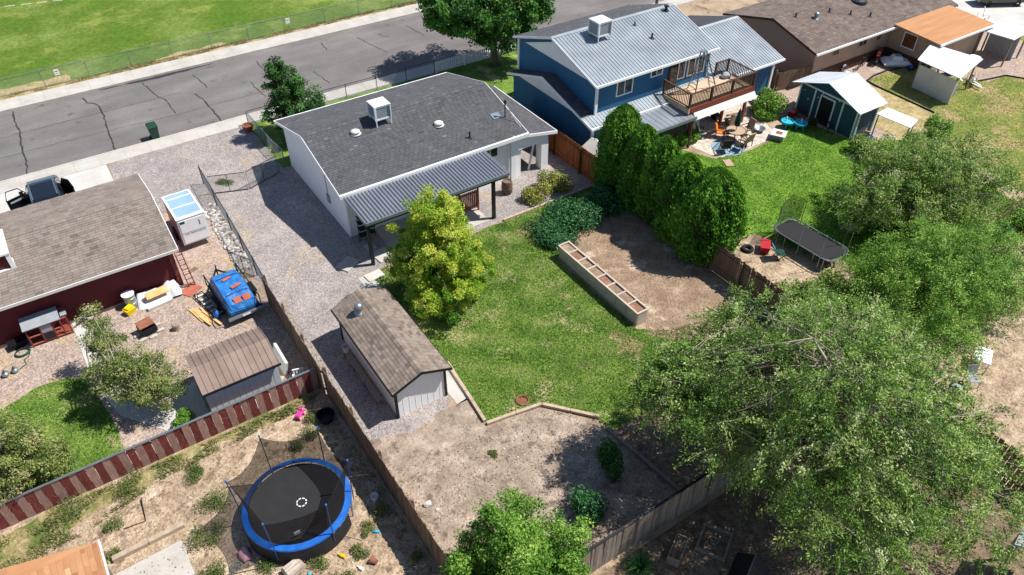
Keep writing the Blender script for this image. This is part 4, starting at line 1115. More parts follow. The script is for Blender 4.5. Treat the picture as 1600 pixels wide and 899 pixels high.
def chain_fence(name, label, pts, h, every=3.0, pitch=.075, wire=.0035, rail=True, post_mat='galv', barb=False):
    root = thing(name, label, 'fence', (pts[0][0], pts[0][1], 0))
    wm = MB()
    for a, b in zip(pts[:-1], pts[1:]):
        a, b = Vector((a[0], a[1], 0)), Vector((b[0], b[1], 0))
        d = b - a
        L = d.length
        u = d / L
        nrm = Vector((-u.y, u.x, 0))
        n = max(1, round(L / every))
        for i in range(n + (1 if b == Vector((pts[-1][0], pts[-1][1], 0)) else 0)):
            q = a + d * (i / n)
            MB().lathe([(.026, 0), (.026, h), (.034, h + .01), (.02, h + .04)], q, 8).build('post', post_mat, root)
        if rail:
            MB().tube([a + Vector((0, 0, h)), b + Vector((0, 0, h))], .019, 6).build('top_rail', post_mat, root)
        k = int(L / pitch)
        for i in range(-int(h / pitch), k):
            for s in (1, -1):
                x0 = i * pitch
                x1 = x0 + h
                t0, t1 = 0.0, 1.0
                if x0 < 0: t0 = -x0 / h
                if x1 > L: t1 = 1 - (x1 - L) / h
                if t1 - t0 < .02: continue
                za, zb = t0 * h, t1 * h
                if s < 0: za, zb = h - za, h - zb
                p = a + u * (x0 + h * t0) + Vector((0, 0, .02 + za * .98)) + nrm * .03
                r = a + u * (x0 + h * t1) + Vector((0, 0, .02 + zb * .98)) + nrm * .03
                e = Vector((0, 0, wire)); f = nrm * wire
                wm.add([p + e, p - e * .5 + f, p - e * .5 - f, r + e, r - e * .5 + f, r - e * .5 - f], [(0, 1, 4, 3), (1, 2, 5, 4), (2, 0, 3, 5)])
    wm.build('wire_mesh', 'wire', root, kind='stuff')
    return root
chain_fence('chain_link_fence', 'chain link fence along the far sidewalk by the field', [(-15, 60.9), (18.0, 60.75)], 1.35, 3.05, .10, .004)
chain_fence('chain_link_fence', 'chain link fence of the field right of the gate post', [(18.4, 60.75), (40, 60.7)], 1.35, 3.05, .10, .004)
chain_fence('chain_link_fence', 'low chain link fence along the sidewalk before the picket fence', [(10.35, 47.45), (24.5, 47.42)], 1.0, 2.4, .075, .003, True, 'dark_metal')
chain_fence('chain_link_fence', 'low chain link fence beside the dark front tree', [(10.35, 47.4), (10.45, 42.8), (10.6, 41.5)], 1.05, 2.6, .075, .003)
chain_fence('chain_link_fence', 'leaning chain link fence along the rock strip', [(5.75, 42.0), (5.65, 36.5), (5.45, 29.7)], 1.2, 2.6, .075, .0032, True, 'dark_metal')
def gate(label, p0, p1, h):
    root = thing('chain_link_gate', label, 'gate', (p0[0], p0[1], 0))
    a, b = Vector((p0[0], p0[1], .06)), Vector((p1[0], p1[1], .06))
    u = (b - a)
    MB().tube([a, a + Vector((0, 0, h)), b + Vector((0, 0, h)), b], .022, 6, True).build('frame', 'dark_metal', root)
    MB().tube([a + u * .5, a + u * .5 + Vector((0, 0, h))], .018, 6).build('stile', 'dark_metal', root)
    wm = MB()
    L = u.length
    k = int((L + h) / .08)
    for i in range(k):
        for s in (0, 1):
            x0 = i * .08 - h
            t0, t1 = max(0, -x0 / h), min(1, (L - x0) / h)
            if t1 - t0 < .03: continue
            z0, z1 = (t0 * h, t1 * h) if s else (h - t0 * h, h - t1 * h)
            wm.tube([a + u * ((x0 + h * t0) / L) + Vector((0, 0, z0)), a + u * ((x0 + h * t1) / L) + Vector((0, 0, z1))], .003, 3)
    wm.build('wire_mesh', 'wire', root, kind='stuff')
gate('left leaf of the chain link gate across the gravel drive', (5.85, 40.6), (7.75, 39.9), 1.15)
gate('right leaf of the chain link gate across the gravel drive', (7.85, 39.9), (9.9, 40.6), 1.15)
gate('loose gate panel leaning beside the rock strip', (5.35, 31.9), (4.75, 33.0), 1.1)
def sign(name, label, x, y, z, w=.32, h=.42):
    r = thing(name, label, 'sign', (x, y, z))
    MB().box(x - w / 2, y - .02, z, x + w / 2, y, z + h).build('panel', 'white_trim', r)
    MB().box(x - w * .34, y - .024, z + h * .58, x + w * .34, y - .0205, z + h * .72).build('text_block', 'red_paint', r)
    MB().box(x - w * .34, y - .024, z + h * .25, x + w * .3, y - .0205, z + h * .34).build('text_block', 'screen_grey', r)
sign('fence_sign', 'small white sign on the left part of the field fence', 1.0, 60.78, .75)
sign('fence_sign', 'small white sign by the gate post of the field fence', 18.3, 60.68, .75)

# landscape timbers
te = thing('timber_edging', 'pale landscape timbers edging the back lawn', 'edging', (12, 17, 0))
tp = [((10.55, 21.2), (10.38, 19.3)), ((10.38, 19.28), (10.2, 17.45)), ((10.2, 17.3), (11.5, 17.1)), ((11.52, 17.09), (12.7, 16.9)), ((12.72, 16.86), (13.5, 15.95)), ((13.52, 15.93), (14.3, 15.0))]
for a, b in tp:
    MB().bar((a[0], a[1], .085), (b[0], b[1], .085), .14, .14).build('timber', 'timber', te)
te2 = thing('timber_edging', 'grey timbers running along the shaded soil', 'edging', (14.5, 12.5, 0))
for a, b in (((14.2, 14.4), (14.4, 12.6)), ((14.4, 12.58), (14.65, 10.3))):
    MB().bar((a[0], a[1], .09), (b[0], b[1], .09), .15, .15).build('timber', 'grey_wood', te2)
te3 = thing('timber_edging', 'pale timbers between the gravel strip and the lawn', 'edging', (21.8, 29, 0))
for k in range(3):
    MB().bar((18.6 + k * 2.1, 28.96, .07), (20.66 + k * 2.1, 28.96, .07), .12, .12).build('timber', 'timber', te3)
te4 = thing('lawn_edging', 'dark curved rubber edging around the tan house lawn', 'edging', (50, 28, 0))
MB().tube([(49.95, 23.2, .04), (50.0, 25.5, .04), (50.05, 28.0, .04), (50.2, 28.85, .04), (51.3, 29.1, .04), (53.0, 29.1, .04), (54.1, 28.75, .04)], .07, 6).build('strip', 'dark_metal', te4)
te5 = thing('lawn_edging', 'dark rubber edging at the right end of the dry lawn', 'edging', (58, 24, 0))
MB().tube([(57.0, 24.3, .04), (58.2, 24.0, .04), (59.5, 23.75, .04), (60.2, 22.6, .04)], .07, 6).build('strip', 'dark_metal', te5)

# ------------------------------------------------------------------ trees
def limb_pts(a, b, rng, bend=.15, n=5):
    a, b = Vector(a), Vector(b)
    L = (b - a).length
    off = Vector((rng.uniform(-1, 1), rng.uniform(-1, 1), rng.uniform(.1, .8))) * bend * L
    return [a.lerp(b, k / (n - 1)) + off * math.sin(math.pi * k / (n - 1)) for k in range(n)]
def tree(name, label, base, lobes, trunk_r, fork, nclump, nleaf, lsize, mat, bark='bark', seed=0, aspect=.55, clump_r=.5, droop=.2, shell=.45, gap=.0, spray=False, cat='tree', group=None, up=.6, twigs=0, tintvar=.22, trunks=1, tintz=.0, gapdir=None):
    """lobes: (cx, cy, cz, rx, ry, rz, weight) crown ellipsoids in world coordinates"""
    rs = np.random.RandomState(seed)
    rng = random.Random(seed)
    root = thing(name, label, cat, (base[0], base[1], 0), 0, group)
    org = np.array([base[0], base[1], 0.0])
    wts = np.array([l[6] for l in lobes], float); wts /= wts.sum()
    C, O = [], []
    tries = 0
    while len(C) < nclump and tries < nclump * 30:
        tries += 1
        l = lobes[rs.choice(len(lobes), p=wts)]
        d = unit(rs.normal(size=3))
        r = rs.rand() ** shell
        nz = mnoise.noise(Vector((d[0] * 1.7 + seed, d[1] * 1.7, d[2] * 1.7)))
        r *= 1 + .28 * nz
        p = np.array(l[:3]) + d * r * np.array(l[3:6])
        if p[2] < .25: continue
        if gap and mnoise.noise(Vector((p[0] * .62 + seed, p[1] * .62, p[2] * .8))) < -1 + gap * 2 - .35: continue
        C.append(p); O.append(d)
    C, O = np.array(C), np.array(O)
    nc = len(C)
    per = nleaf // nc
    idx = np.repeat(np.arange(nc), per)
    k = len(idx)
    ct = rs.normal(size=nc) * tintvar + .48 + np.array([mnoise.noise(Vector((p[0] * .9 + 31, p[1] * .9, p[2] * .9))) for p in C]) * .32
    if spray:
        # each clump is a drooping twig with leaves along it
        dirs = unit(O * np.array([1, 1, .25]) + rs.normal(size=(nc, 3)) * .55 + np.array([0, 0, .1]))
        ln = rs.uniform(.6, 1.5, nc) * clump_r * 2
        t = rs.rand(k)
        side = rs.normal(size=(k, 3)) * (clump_r * .22)
        P = C[idx] + dirs[idx] * (t * ln[idx])[:, None] + side
        P[:, 2] -= droop * (t * ln[idx]) ** 2 * 1.2
        ax = dirs[idx] + np.array([0, 0, -.3])
    else:
        rad = clump_r * rs.uniform(.6, 1.3, nc)
        dd = unit(rs.normal(size=(k, 3)))
        P = C[idx] + dd * (rs.rand(k) ** .45 * rad[idx])[:, None] * np.array([1, 1, .75])
        P[:, 2] -= droop * rs.rand(k) * clump_r
        ax = None
    nrm = unit(rs.normal(size=(k, 3)) * .75 + O[idx] * .5 + np.array([0, 0, up]))
    keep = P[:, 2] > .04
    P, nrm, idx = P[keep], nrm[keep], idx[keep]
    if ax is not None: ax = ax[keep]
    k = len(P)
    size = lsize * rs.uniform(.65, 1.35, k)
    tint = ct[idx] + rs.normal(size=k) * .16 + (P[:, 2] - P[:, 2].mean()) * tintz
    me = leaves(P - org, nrm, size, aspect, rs, mat, tint, 'crown', ax)
    o = bpy.data.objects.new('crown', me)
    COL.objects.link(o); o.parent = root
    # trunk and limbs
    cen = np.average(C, axis=0)
    for tk in range(trunks):
        bx, by = base[0] + (rng.uniform(-.25, .25) if trunks > 1 else 0), base[1] + (rng.uniform(-.25, .25) if trunks > 1 else 0)
        f = Vector((bx + (cen[0] - bx) * .25 + rng.uniform(-.1, .1) * trunks, by + (cen[1] - by) * .25 + rng.uniform(-.1, .1) * trunks, fork))
        tm = MB().tube(limb_pts((bx, by, -.05), f, rng, .04, 6), [trunk_r * 1.35, trunk_r * 1.08, trunk_r, trunk_r * .95, trunk_r * .9, trunk_r * .85], 10)
        tro = tm.build('trunk', bark, root, smooth=True)
        lm = MB()
        nl = min(nc, max(7, 26 // trunks))
        sel = rs.choice(nc, nl, replace=False)
        ends = []
        for s_ in sel:
            e = Vector(C[s_]) * .9 + f * .1
            pts = limb_pts(f, e, rng, .12, 6)
            r0 = trunk_r * rng.uniform(.35, .6)
            lm.tube(pts, [r0 * (1 - .85 * q / 5) for q in range(6)], 6)
            ends.append(pts)
        for s_ in range(min(twigs // trunks, nc)):
            j = rs.randint(nc)
            c = Vector(C[j])
            if spray:
                e = c + Vector(dirs[j]) * float(ln[j])
                e.z -= droop * float(ln[j]) ** 2 * 1.2
                m_ = c.lerp(e, .5) + Vector((0, 0, .05))
                lm.tube([c, m_, e], [.014, .010, .005], 3)
            pts = ends[rng.randrange(len(ends))]
            q = min(pts, key=lambda v: (v - c).length)
            lm.tube(limb_pts(q, c, rng, .1, 4), [.03, .022, .016, .01], 4)
        lm.build('limbs', bark, tro, smooth=True, kind='stuff')
    return root
tree('maple_tree', 'yellow green maple on the lawn beside the patio cover', (12.2, 25.2),
     [(12.3, 25.2, 3.3, 2.1, 2.1, 2.0, 5), (12.5, 25.3, 4.9, 1.35, 1.35, 1.2, 2.2), (12.2, 24.4, 1.8, 2.1, 2.0, 1.2, 3), (13.4, 24.5, 2.3, 1.5, 1.5, 1.4, 1.7), (11.2, 26.0, 2.6, 1.15, 1.2, 1.35, 1)],
     .13, 1.3, 520, 95000, .088, 'leaf_maple', 'bark', 3, .7, .30, .35, .40, .2, tintvar=.17, tintz=.03, twigs=60)
tree('front_tree', 'dark green round tree in front of the white house', (12.6, 44.4),
     [(12.7, 44.2, 2.0, 1.95, 1.95, 1.7, 5), (12.4, 44.5, 3.6, 1.15, 1.15, 1.1, 1.8), (12.2, 44.6, 4.5, .6, .6, .7, .6), (13.0, 43.9, 1.4, 1.9, 1.8, 1.0, 1.5)],
     .12, 1.0, 330, 36000, .12, 'leaf_dark', 'bark', 5, .6, .33, .2, .4, twigs=20)
tree('street_tree', 'tall green shade tree behind the picket fence', (29.2, 46.2),
     [(28.7, 46.7, 5.4, 4.2, 3.9, 3.1, 5), (25.8, 47.0, 4.6, 2.2, 2.1, 1.8, 1.6), (29.6, 45.2, 3.2, 2.2, 2.0, 1.5, 1.5), (28.4, 47.0, 8.2, 2.6, 2.6, 2.0, 1.3), (31.4, 45.4, 4.6, 2.3, 2.0, 1.8, 1.3)],
     .28, 1.8, 440, 62000, .19, 'leaf_oak', 'bark', 8, .65, .6, .3, .4, .15, twigs=80)
tree('elm_tree', 'huge spreading elm filling the lower right', (18.2, 7.6),
     [(18.3, 7.6, 5.4, 4.5, 4.4, 2.6, 6), (18.8, 12.0, 4.9, 2.5, 1.9, 1.5, 1.7), (15.8, 12.5, 4.5, 1.6, 1.2, 1.0, .9), (14.8, 11.6, 4.7, 1.5, 1.3, 1.0, .9), (15.2, 9.8, 4.6, 1.7, 1.6, 1.4, 1.0), (21.9, 9.9, 4.5, 2.5, 2.3, 1.7, 1.6), (21.6, 6.0, 4.1, 2.0, 2.1, 1.6, 1.1),
      (20.4, 3.7, 3.9, 2.7, 2.2, 1.7, 1.2), (15.8, 4.6, 4.1, 2.3, 2.0, 1.7, 1.0), (17.8, 7.8, 7.4, 2.6, 2.6, 1.4, 1.4)],
     .34, 2.2, 3600, 235000, .098, 'leaf_elm', 'pale_bark', 12, .42, .36, .55, .40, .62, True, twigs=800, tintvar=.2)
tree('leafy_tree', 'bright green leafy tree crown at the bottom centre', (6.9, 10.4),
     [(6.9, 10.1, 2.6, 2.2, 2.2, 1.7, 5), (5.8, 10.7, 2.2, 1.2, 1.2, 1.1, 1.3), (8.4, 10.2, 2.2, 1.3, 1.2, 1.2, 1.3), (7.1, 10.9, 3.6, 1.2, 1.2, 1.0, 1)],
     .16, 1.2, 480, 70000, .09, 'leaf_bright', 'bark', 15, .6, .33, .3, .42, twigs=40)
tree('scrub_tree', 'grey green scrubby tree at the right edge behind the trampoline', (37.3, 15.6),
     [(36.2, 16.6, 2.7, 3.2, 2.6, 1.7, 3), (39.4, 14.8, 2.6, 2.9, 2.5, 1.7, 2.4), (34.2, 17.4, 1.9, 1.9, 1.7, 1.3, 1.2), (37.5, 18.6, 2.5, 2.3, 2.0, 1.7, 1.6), (41.2, 16.4, 2.3, 2.6, 2.2, 1.6, 1.4), (36.4, 14.0, 2.0, 2.2, 1.5, 1.4, 1.1), (40.6, 18.6, 2.2, 2.0, 1.8, 1.5, 1.1), (37.4, 16.4, 4.0, 1.8, 1.6, 1.0, .8)],
     .2, 1.0, 1300, 90000, .12, 'leaf_greygreen', 'pale_bark', 18, .5, .42, .3, .42, .3, twigs=160, trunks=2)
tree('sumac_tree', 'light green feathery tree in front of the scrubby tree', (31.2, 11.6),
     [(30.9, 11.2, 2.6, 3.0, 2.6, 1.7, 3), (33.4, 10.4, 2.3, 2.5, 2.1, 1.5, 2.0), (29.6, 13.2, 2.0, 1.6, 1.5, 1.3, 1.2), (32.4, 12.9, 2.4, 2.2, 1.6, 1.5, 1.5), (35.0, 11.6, 2.2, 1.9, 1.6, 1.3, 1.2), (28.8, 9.4, 2.2, 1.6, 1.5, 1.2, .9)],
     .15, 1.0, 1500, 110000, .10, 'leaf_bright', 'bark', 21, .45, .45, .55, .42, .0, True, twigs=90, trunks=2)
tree('olive_tree', 'sparse olive green tree beside the white concrete path', (-1.4, 26.3),
     [(-1.3, 26.2, 1.9, 1.45, 1.3, 1.25, 3), (-1.8, 28.0, 2.6, .75, .85, 1.2, 1.4), (-2.0, 29.2, 3.0, .5, .6, .8, .6), (-.6, 25.4, 1.5, 1.1, .9, .95, 1.5), (-2.3, 26.8, 2.0, .8, .8, .8, .8)],
     .07, .7, 420, 27000, .092, 'leaf_olive', 'pale_bark', 25, .5, .28, .2, .5, .2, twigs=130, trunks=3)
tree('olive_tree', 'bushy olive green tree at the left edge behind the striped fence', (-6.4, 24.4),
     [(-6.3, 24.4, 2.1, 1.9, 1.5, 1.6, 3), (-5.2, 24.3, 1.5, 1.1, .9, 1.1, 1.2), (-7.6, 25.0, 2.2, 1.5, 1.3, 1.4, 1.2)],
     .09, .8, 460, 36000, .092, 'leaf_olive', 'pale_bark', 27, .5, .3, .2, .45, .2, twigs=110, trunks=3)

# arborvitae: dense upright fans of foliage over a dark core
def cedar(label, x, y, r, h, seed, n=17000):
    rs = np.random.RandomState(seed)
    root = thing('cedar', label, 'cedar', (x, y, 0), 0, 'row of tall cedars along the fence')
    prof = lambda t: np.interp(t, [0, .08, .3, .6, .82, .94, 1.0], [.72, .86, 1.0, .92, .66, .36, .06])
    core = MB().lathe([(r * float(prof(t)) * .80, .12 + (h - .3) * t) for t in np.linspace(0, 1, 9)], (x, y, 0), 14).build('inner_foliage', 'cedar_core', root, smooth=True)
    MB().tube([(x, y, -.05), (x, y, h * .7)], [.12, .05], 8).build('trunk', 'bark', root)
    t = rs.rand(n) ** .85
    a = rs.rand(n) * 2 * np.pi
    lump = np.array([mnoise.noise(Vector((math.cos(q) * 1.6 + seed, math.sin(q) * 1.6, w * h * .55))) for q, w in zip(a, t)])
    fine_ = np.array([mnoise.noise(Vector((math.cos(q) * 5 + seed, math.sin(q) * 5, w * h * 1.7))) for q, w in zip(a, t)])
    tuft = np.where(rs.rand(n) < .12, rs.uniform(1.04, 1.2, n), 1.0)
    rr = r * prof(t) * (1 + .15 * lump + .13 * fine_) * rs.uniform(.80, 1.06, n) * tuft
    P = np.c_[x + rr * np.cos(a), y + rr * np.sin(a), .1 + h * t]
    out = np.c_[np.cos(a), np.sin(a), .25 + .6 * t]
    nrm = unit(np.c_[np.cos(a + 1.2), np.sin(a + 1.2), np.zeros(n)] * .6 + rs.normal(size=(n, 3)) * .55 + out * .55)
    ax = out * .5 + np.array([0, 0, 1.0])
    size = rs.uniform(.08, .24, n)
    tint = .52 + lump * .3 + fine_ * .35 + rs.normal(size=n) * .13
    me = leaves(P - np.array([x, y, 0]), nrm, size, .42, rs, 'leaf_cedar', tint, 'crown', ax)
    o = bpy.data.objects.new('crown', me); COL.objects.link(o); o.parent = root
cedar('farthest tall cedar of the row, next to the small grey shed', 25.75, 27.75, 1.35, 5.5, 1, 24000)
cedar('second tall cedar of the row from the small grey shed', 25.7, 25.95, 1.2, 5.1, 2, 21000)
cedar('third tall cedar of the row from the small grey shed', 25.75, 24.35, 1.15, 5.2, 3, 21000)
cedar('fourth tall cedar of the row from the small grey shed', 25.75, 22.75, 1.3, 4.9, 4, 23000)
cedar('nearest and widest cedar of the row, by the red box', 25.9, 20.85, 1.75, 5.0, 5, 32000)

# ------------------------------------------------------------------ shrubs and weeds
def shrub(name, label, c, r, h, n, ls, mat, seed, cat='shrub', aspect=.6, up=.6, lob=5, group=None):
    rs = np.random.RandomState(seed)
    x, y = c
    root = thing(name, label, cat, (x, y, 0), 0, group)
    cs = [(rs.uniform(-.55, .55) * r, rs.uniform(-.55, .55) * r, rs.uniform(.25, .6) * h, rs.uniform(.4, .7)) for _ in range(lob)]
    per = n // lob
    Ps, Os = [], []
    for q in cs:
        d = unit(rs.normal(size=(per, 3)))
        Ps.append(np.array([q[0], q[1], q[2]]) + d * (rs.rand(per) ** .4)[:, None] * np.array([r * q[3], r * q[3], h * .42]))
        Os.append(d)
    P, O = np.concatenate(Ps), np.concatenate(Os)
    k = P[:, 2] > .02
    P, O = P[k], O[k]
    nrm = unit(rs.normal(size=P.shape) * .7 + O * .5 + np.array([0, 0, up]))
    tint = .45 + rs.normal(size=len(P)) * .2 + np.array([mnoise.noise(Vector((p[0] * 2.5 + seed, p[1] * 2.5, p[2] * 2.5))) for p in P]) * .3
    me = leaves(P, nrm, ls * rs.uniform(.6, 1.4, len(P)), aspect, rs, mat, tint, 'foliage')
    o = bpy.data.objects.new('foliage', me); COL.objects.link(o); o.parent = root
    st = MB()
    for q in cs:
        st.tube([(0, 0, 0), (q[0] * .5, q[1] * .5, q[2] * .5), (q[0], q[1], q[2])], [.025, .018, .01], 5)
    st.build('stems', 'bark', root, local=True, kind='stuff')
    return root
shrub('leafy_shrub', 'low dark leafy shrub left of the vine mound at the planter end', (20.2, 26.3), 1.5, .75, 6500, .12, 'leaf_vine', 31, lob=9)
shrub('leafy_shrub', 'dark leafy vine mound in front of the first cedar', (21.8, 26.9), 1.6, 1.15, 8500, .12, 'leaf_vine', 32, lob=9)
shrub('leafy_shrub', 'shaded dark shrub at the foot of the first cedar', (23.6, 27.0), 1.35, 1.5, 6500, .13, 'leaf_vine', 33)
shrub('rose_bush', 'reddish green rose bush on the gravel strip, left one', (21.4, 29.5), .9, 1.1, 2600, .11, 'leaf_rose', 34)
shrub('rose_bush', 'reddish green rose bush on the gravel strip, right one', (22.8, 30.0), 1.0, 1.25, 3000, .11, 'leaf_rose', 35)
shrub('deck_shrub', 'bright green shrub at the right end of the deck', (40.3, 29.9), 1.4, 1.6, 6500, .14, 'leaf_bright', 36)
shrub('deck_shrub', 'yellowish low shrub in front of the deck end', (39.6, 28.9), .9, .8, 2600, .12, 'leaf_bright', 37)
shrub('garden_shrub', 'slim dark shrub in the shade on the bare dirt', (13.1, 12.7), .75, 1.6, 3200, .10, 'leaf_dark', 38)
shrub('garden_shrub', 'round dark green shrub on the bare dirt by the bottom fence', (10.9, 11.6), .8, 1.2, 3400, .10, 'leaf_vine', 39)
shrub('bright_bush', 'small bright green bush beside the metal shed', (-.35, 24.2), .6, .75, 2400, .10, 'leaf_bright', 40)
shrub('driveway_shrub', 'low green shrub beside the parked black car', (-5.0, 42.6), .9, .8, 2200, .12, 'leaf_weed', 41)
shrub('yard_shrub', 'green shrub in front of the white awning', (41.5, 22.3), 1.2, 1.3, 4200, .13, 'leaf_greygreen', 42)
shrub('yard_shrub', 'leafy shrub between awning and dry lawn', (44.6, 20.6), 1.3, 1.5, 4600, .13, 'leaf_bright', 43)
shrub('yard_shrub', 'tall light shrub on the edge of the dry lawn', (46.6, 21.2), 1.0, 1.7, 3200, .13, 'leaf_bright', 44)
shrub('cedar_side_shrub', 'low bright shrub behind the first cedar by the patio', (33.0, 29.6), 1.0, .9, 3000, .12, 'leaf_bright', 45)
shrub('hedge_shrub', 'dark hedge behind the leaning metal pole', (39.4, 12.9), 1.6, 1.2, 6000, .13, 'leaf_vine', 46)
shrub('hedge_shrub', 'green hedge at the right edge below the scrubby tree', (42.6, 12.2), 1.5, 1.1, 5000, .13, 'leaf_bright', 47)
shrub('bush', 'pale silvery bush between the cedars and the elm', (26.9, 15.2), 1.4, 1.5, 5600, .12, 'leaf_greygreen', 48)
shrub('bush', 'silvery green bush beside the tan dirt patch', (28.6, 14.6), 1.2, 1.3, 4600, .12, 'leaf_greygreen', 49)
weed = [('big round weed by the striped fence', (-.5, 21.6), .55, .3), ('broad weed clump left of the trampoline', (-.6, 20.0), .8, .4), ('tall weed clump below the trampoline net', (-1.0, 18.4), .75, .55), ('long weed patch beside the slab', (-1.3, 16.9), .7, .5),
        ('green weed behind the trampoline, left', (3.2, 20.6), .5, .5), ('green weed behind the trampoline, right', (4.0, 20.9), .5, .6), ('weed by the black tub', (4.3, 21.7), .4, .4), ('dark weed at the shaded fence foot', (4.75, 16.0), .4, .5),
        ('low weed right of the trampoline', (3.9, 15.6), .35, .25), ('vine at the foot of the striped fence, left', (-5.0, 22.4), .9, .4), ('vine at the foot of the striped fence, middle', (-3.0, 22.4), .7, .35), ('small weed near the tan roof', (-3.8, 20.9), .4, .3),
        ('weed beside the pale stump', (.5, 16.2), .5, .35), ('weed right of the pale stump', (1.9, 15.3), .5, .35), ('weed near the red pot', (3.4, 14.9), .4, .3), ('weed on the bare dirt', (9.6, 15.9), .22, .12), ('gravel weed inside the drive gate', (6.9, 41.3), .55, .12),
        ('weed tuft by the concrete beam', (-4.2, 19.6), .5, .3), ('weed at the lower end of the yard', (2.4, 14.3), .5, .3), ('weed along the shaded fence', (4.9, 13.6), .35, .4)]
for i, (lb, c, r, h) in enumerate(weed):
    shrub('weed', lb, c, r, h, 1500 if r > .5 else 800, .07, 'leaf_weed', 60 + i, 'weed', .4, .5, 4)
# strappy clump at the bottom
yr = thing('strappy_plant', 'arching strap leaved plant behind the bottom fence', 'plant', (11.3, 8.9, 0))
rs = np.random.RandomState(9)
fm = MB()
for k in range(170):
    a = rs.rand() * 6.283; L = rs.uniform(.6, 1.05); el = rs.uniform(.35, 1.4)
    p = []
    for q in range(5):
        t = q / 4
        p.append(Vector((math.cos(a) * L * t * math.cos(el), math.sin(a) * L * t * math.cos(el), L * t * math.sin(el) - .55 * t * t * L * math.cos(el))))
    w = Vector((-math.sin(a), math.cos(a), 0)) * .022
    tn = rs.rand()
    for q in range(4):
        f0, f1 = 1 - q * .22, 1 - (q + 1) * .24
        fm.add([p[q] - w * f0, p[q] + w * f0, p[q + 1] + w * f1, p[q + 1] - w * f1], [(0, 1, 2, 3)], tn)
fm.build('leaf_blades', 'leaf_yucca', yr, local=True, kind='stuff')
# ------------------------------------------------------------------ black car with open doors
car = thing('parked_car', 'black car with both front doors open on the pale driveway', 'car', (-2.2, 44.1, 0))
def sect(y, hw, z0, z1, r=.12):
    return [(-hw + r, y, z0), (hw - r, y, z0), (hw, y, z0 + r), (hw, y, z1 - r), (hw - r, y, z1), (-hw + r, y, z1), (-hw, y, z1 - r), (-hw, y, z0 + r)]
MB().loft([sect(-2.3, .78, .45, .95), sect(-2.2, .88, .32, 1.05), sect(-1.4, .92, .28, 1.08), sect(.9, .92, .28, 1.06), sect(1.7, .90, .28, 1.0), sect(2.2, .84, .34, .9), sect(2.32, .7, .45, .78)]).build('body', 'car_black', car, local=True, smooth=False)
def cab(y, hw0, z0, hw1, z1):
    return [(-hw0, y[0], z0), (hw0, y[0], z0), (hw1, y[1], z1), (-hw1, y[1], z1)]
cb = MB()
cb.add([(-.86, -2.15, 1.04), (.86, -2.15, 1.04), (.88, 1.15, 1.04), (-.88, 1.15, 1.04), (-.70, -1.75, 1.62), (.70, -1.75, 1.62), (.72, .35, 1.66), (-.72, .35, 1.66)],
       [(0, 1, 5, 4), (1, 2, 6, 5), (2, 3, 7, 6), (3, 0, 4, 7)])
cb.build('glasshouse', 'glass', car, local=True)
MB().loft([[(-.72, y, z), (.72, y, z), (.62, y, z + .07), (-.62, y, z + .07)] for y, z in ((-1.82, 1.60), (-1.5, 1.63), (.1, 1.66), (.38, 1.63))]).build('roof', 'car_black', car, local=True)
for s in (-1, 1):
    MB().bar((s * .87, -2.12, 1.05), (s * .71, -1.76, 1.62), .07).build('pillar', 'car_black', car, local=True)
    MB().bar((s * .9, -.6, 1.05), (s * .73, -.6, 1.63), .06).build('pillar', 'car_black', car, local=True)
    MB().bar((s * .88, 1.12, 1.05), (s * .73, .36, 1.64), .06).build('pillar', 'car_black', car, local=True)
MB().box(-.6, -1.86, 1.585, .6, -1.80, 1.60).build('roof_glint', 'chrome', car, local=True)  # bright strip stands in for the sun highlight on the roof edge
MB().box(-.8, -2.36, .55, .8, -2.22, .68).build('bumper', 'chrome', car, local=True)
for s in (-1, 1):
    for y in (-1.45, 1.45):
        w = MB().torus((s * .84, y, .33), .25, .085, 'x', 18, 8).build('wheel', 'rubber', car, local=True)
        MB().tube([(s * .80, y, .33), (s * .90, y, .33)], .19, 12).build('rim', 'chrome', w, local=True)
    MB().box(s * .55 - .14, -2.33, .75, s * .55 + .14, -2.26, .92).build('tail_light', 'red_paint', car, local=True)
    # open door, hinged at the front
    a = R(68 if s < 0 else 28)
    h = Vector((s * .92, .75, 0))
    dv = Vector((s * math.sin(a), -math.cos(a), 0))
    nv = Vector((dv.y, -dv.x, 0)) * .05
    L = 1.1
    q = MB().ext([h + Vector((0, 0, .36)), h + dv * L + Vector((0, 0, .36)), h + dv * L + Vector((0, 0, 1.05)), h + Vector((0, 0, 1.05))], nv)
    do = q.build('door', 'car_black', car, local=True)
    fr = MB().tube([h + Vector((0, 0, 1.05)), h + dv * .35 + Vector((-s * .05, 0, 1.5)), h + dv * (L * .92) + Vector((-s * .08, 0, 1.6)), h + dv * L + Vector((0, 0, 1.05))], .03, 6)
    fr.build('window_frame', 'car_black', do, local=True)
    if s > 0: MB().ext([h + Vector((0, 0, 1.05)), h + dv * .35 + Vector((-s * .05, 0, 1.5)), h + dv * (L * .92) + Vector((-s * .08, 0, 1.6)), h + dv * L + Vector((0, 0, 1.05))], nv * .2).build('pane', 'glass', do, local=True)
    MB().bar(h + dv * .2 - nv * .4 + Vector((0, 0, .85)), h + dv * .95 - nv * .4 + Vector((0, 0, .85)), .05, .08).build('armrest', 'screen_grey', do, local=True)
    MB().obox(h + dv * .1 + Vector((s * .12, .02, 1.12)), (.2, .12, .14)).build('mirror', 'car_black', do, local=True)

MB().box(-.62, -2.34, .98, .62, -2.2, 1.05).build('spoiler', 'chrome', car, local=True)
for s in (-1, 1): MB().bar((s * .6, -1.6, 1.75), (s * .6, .2, 1.77), .05).build('roof_rail', 'chrome', car, local=True)

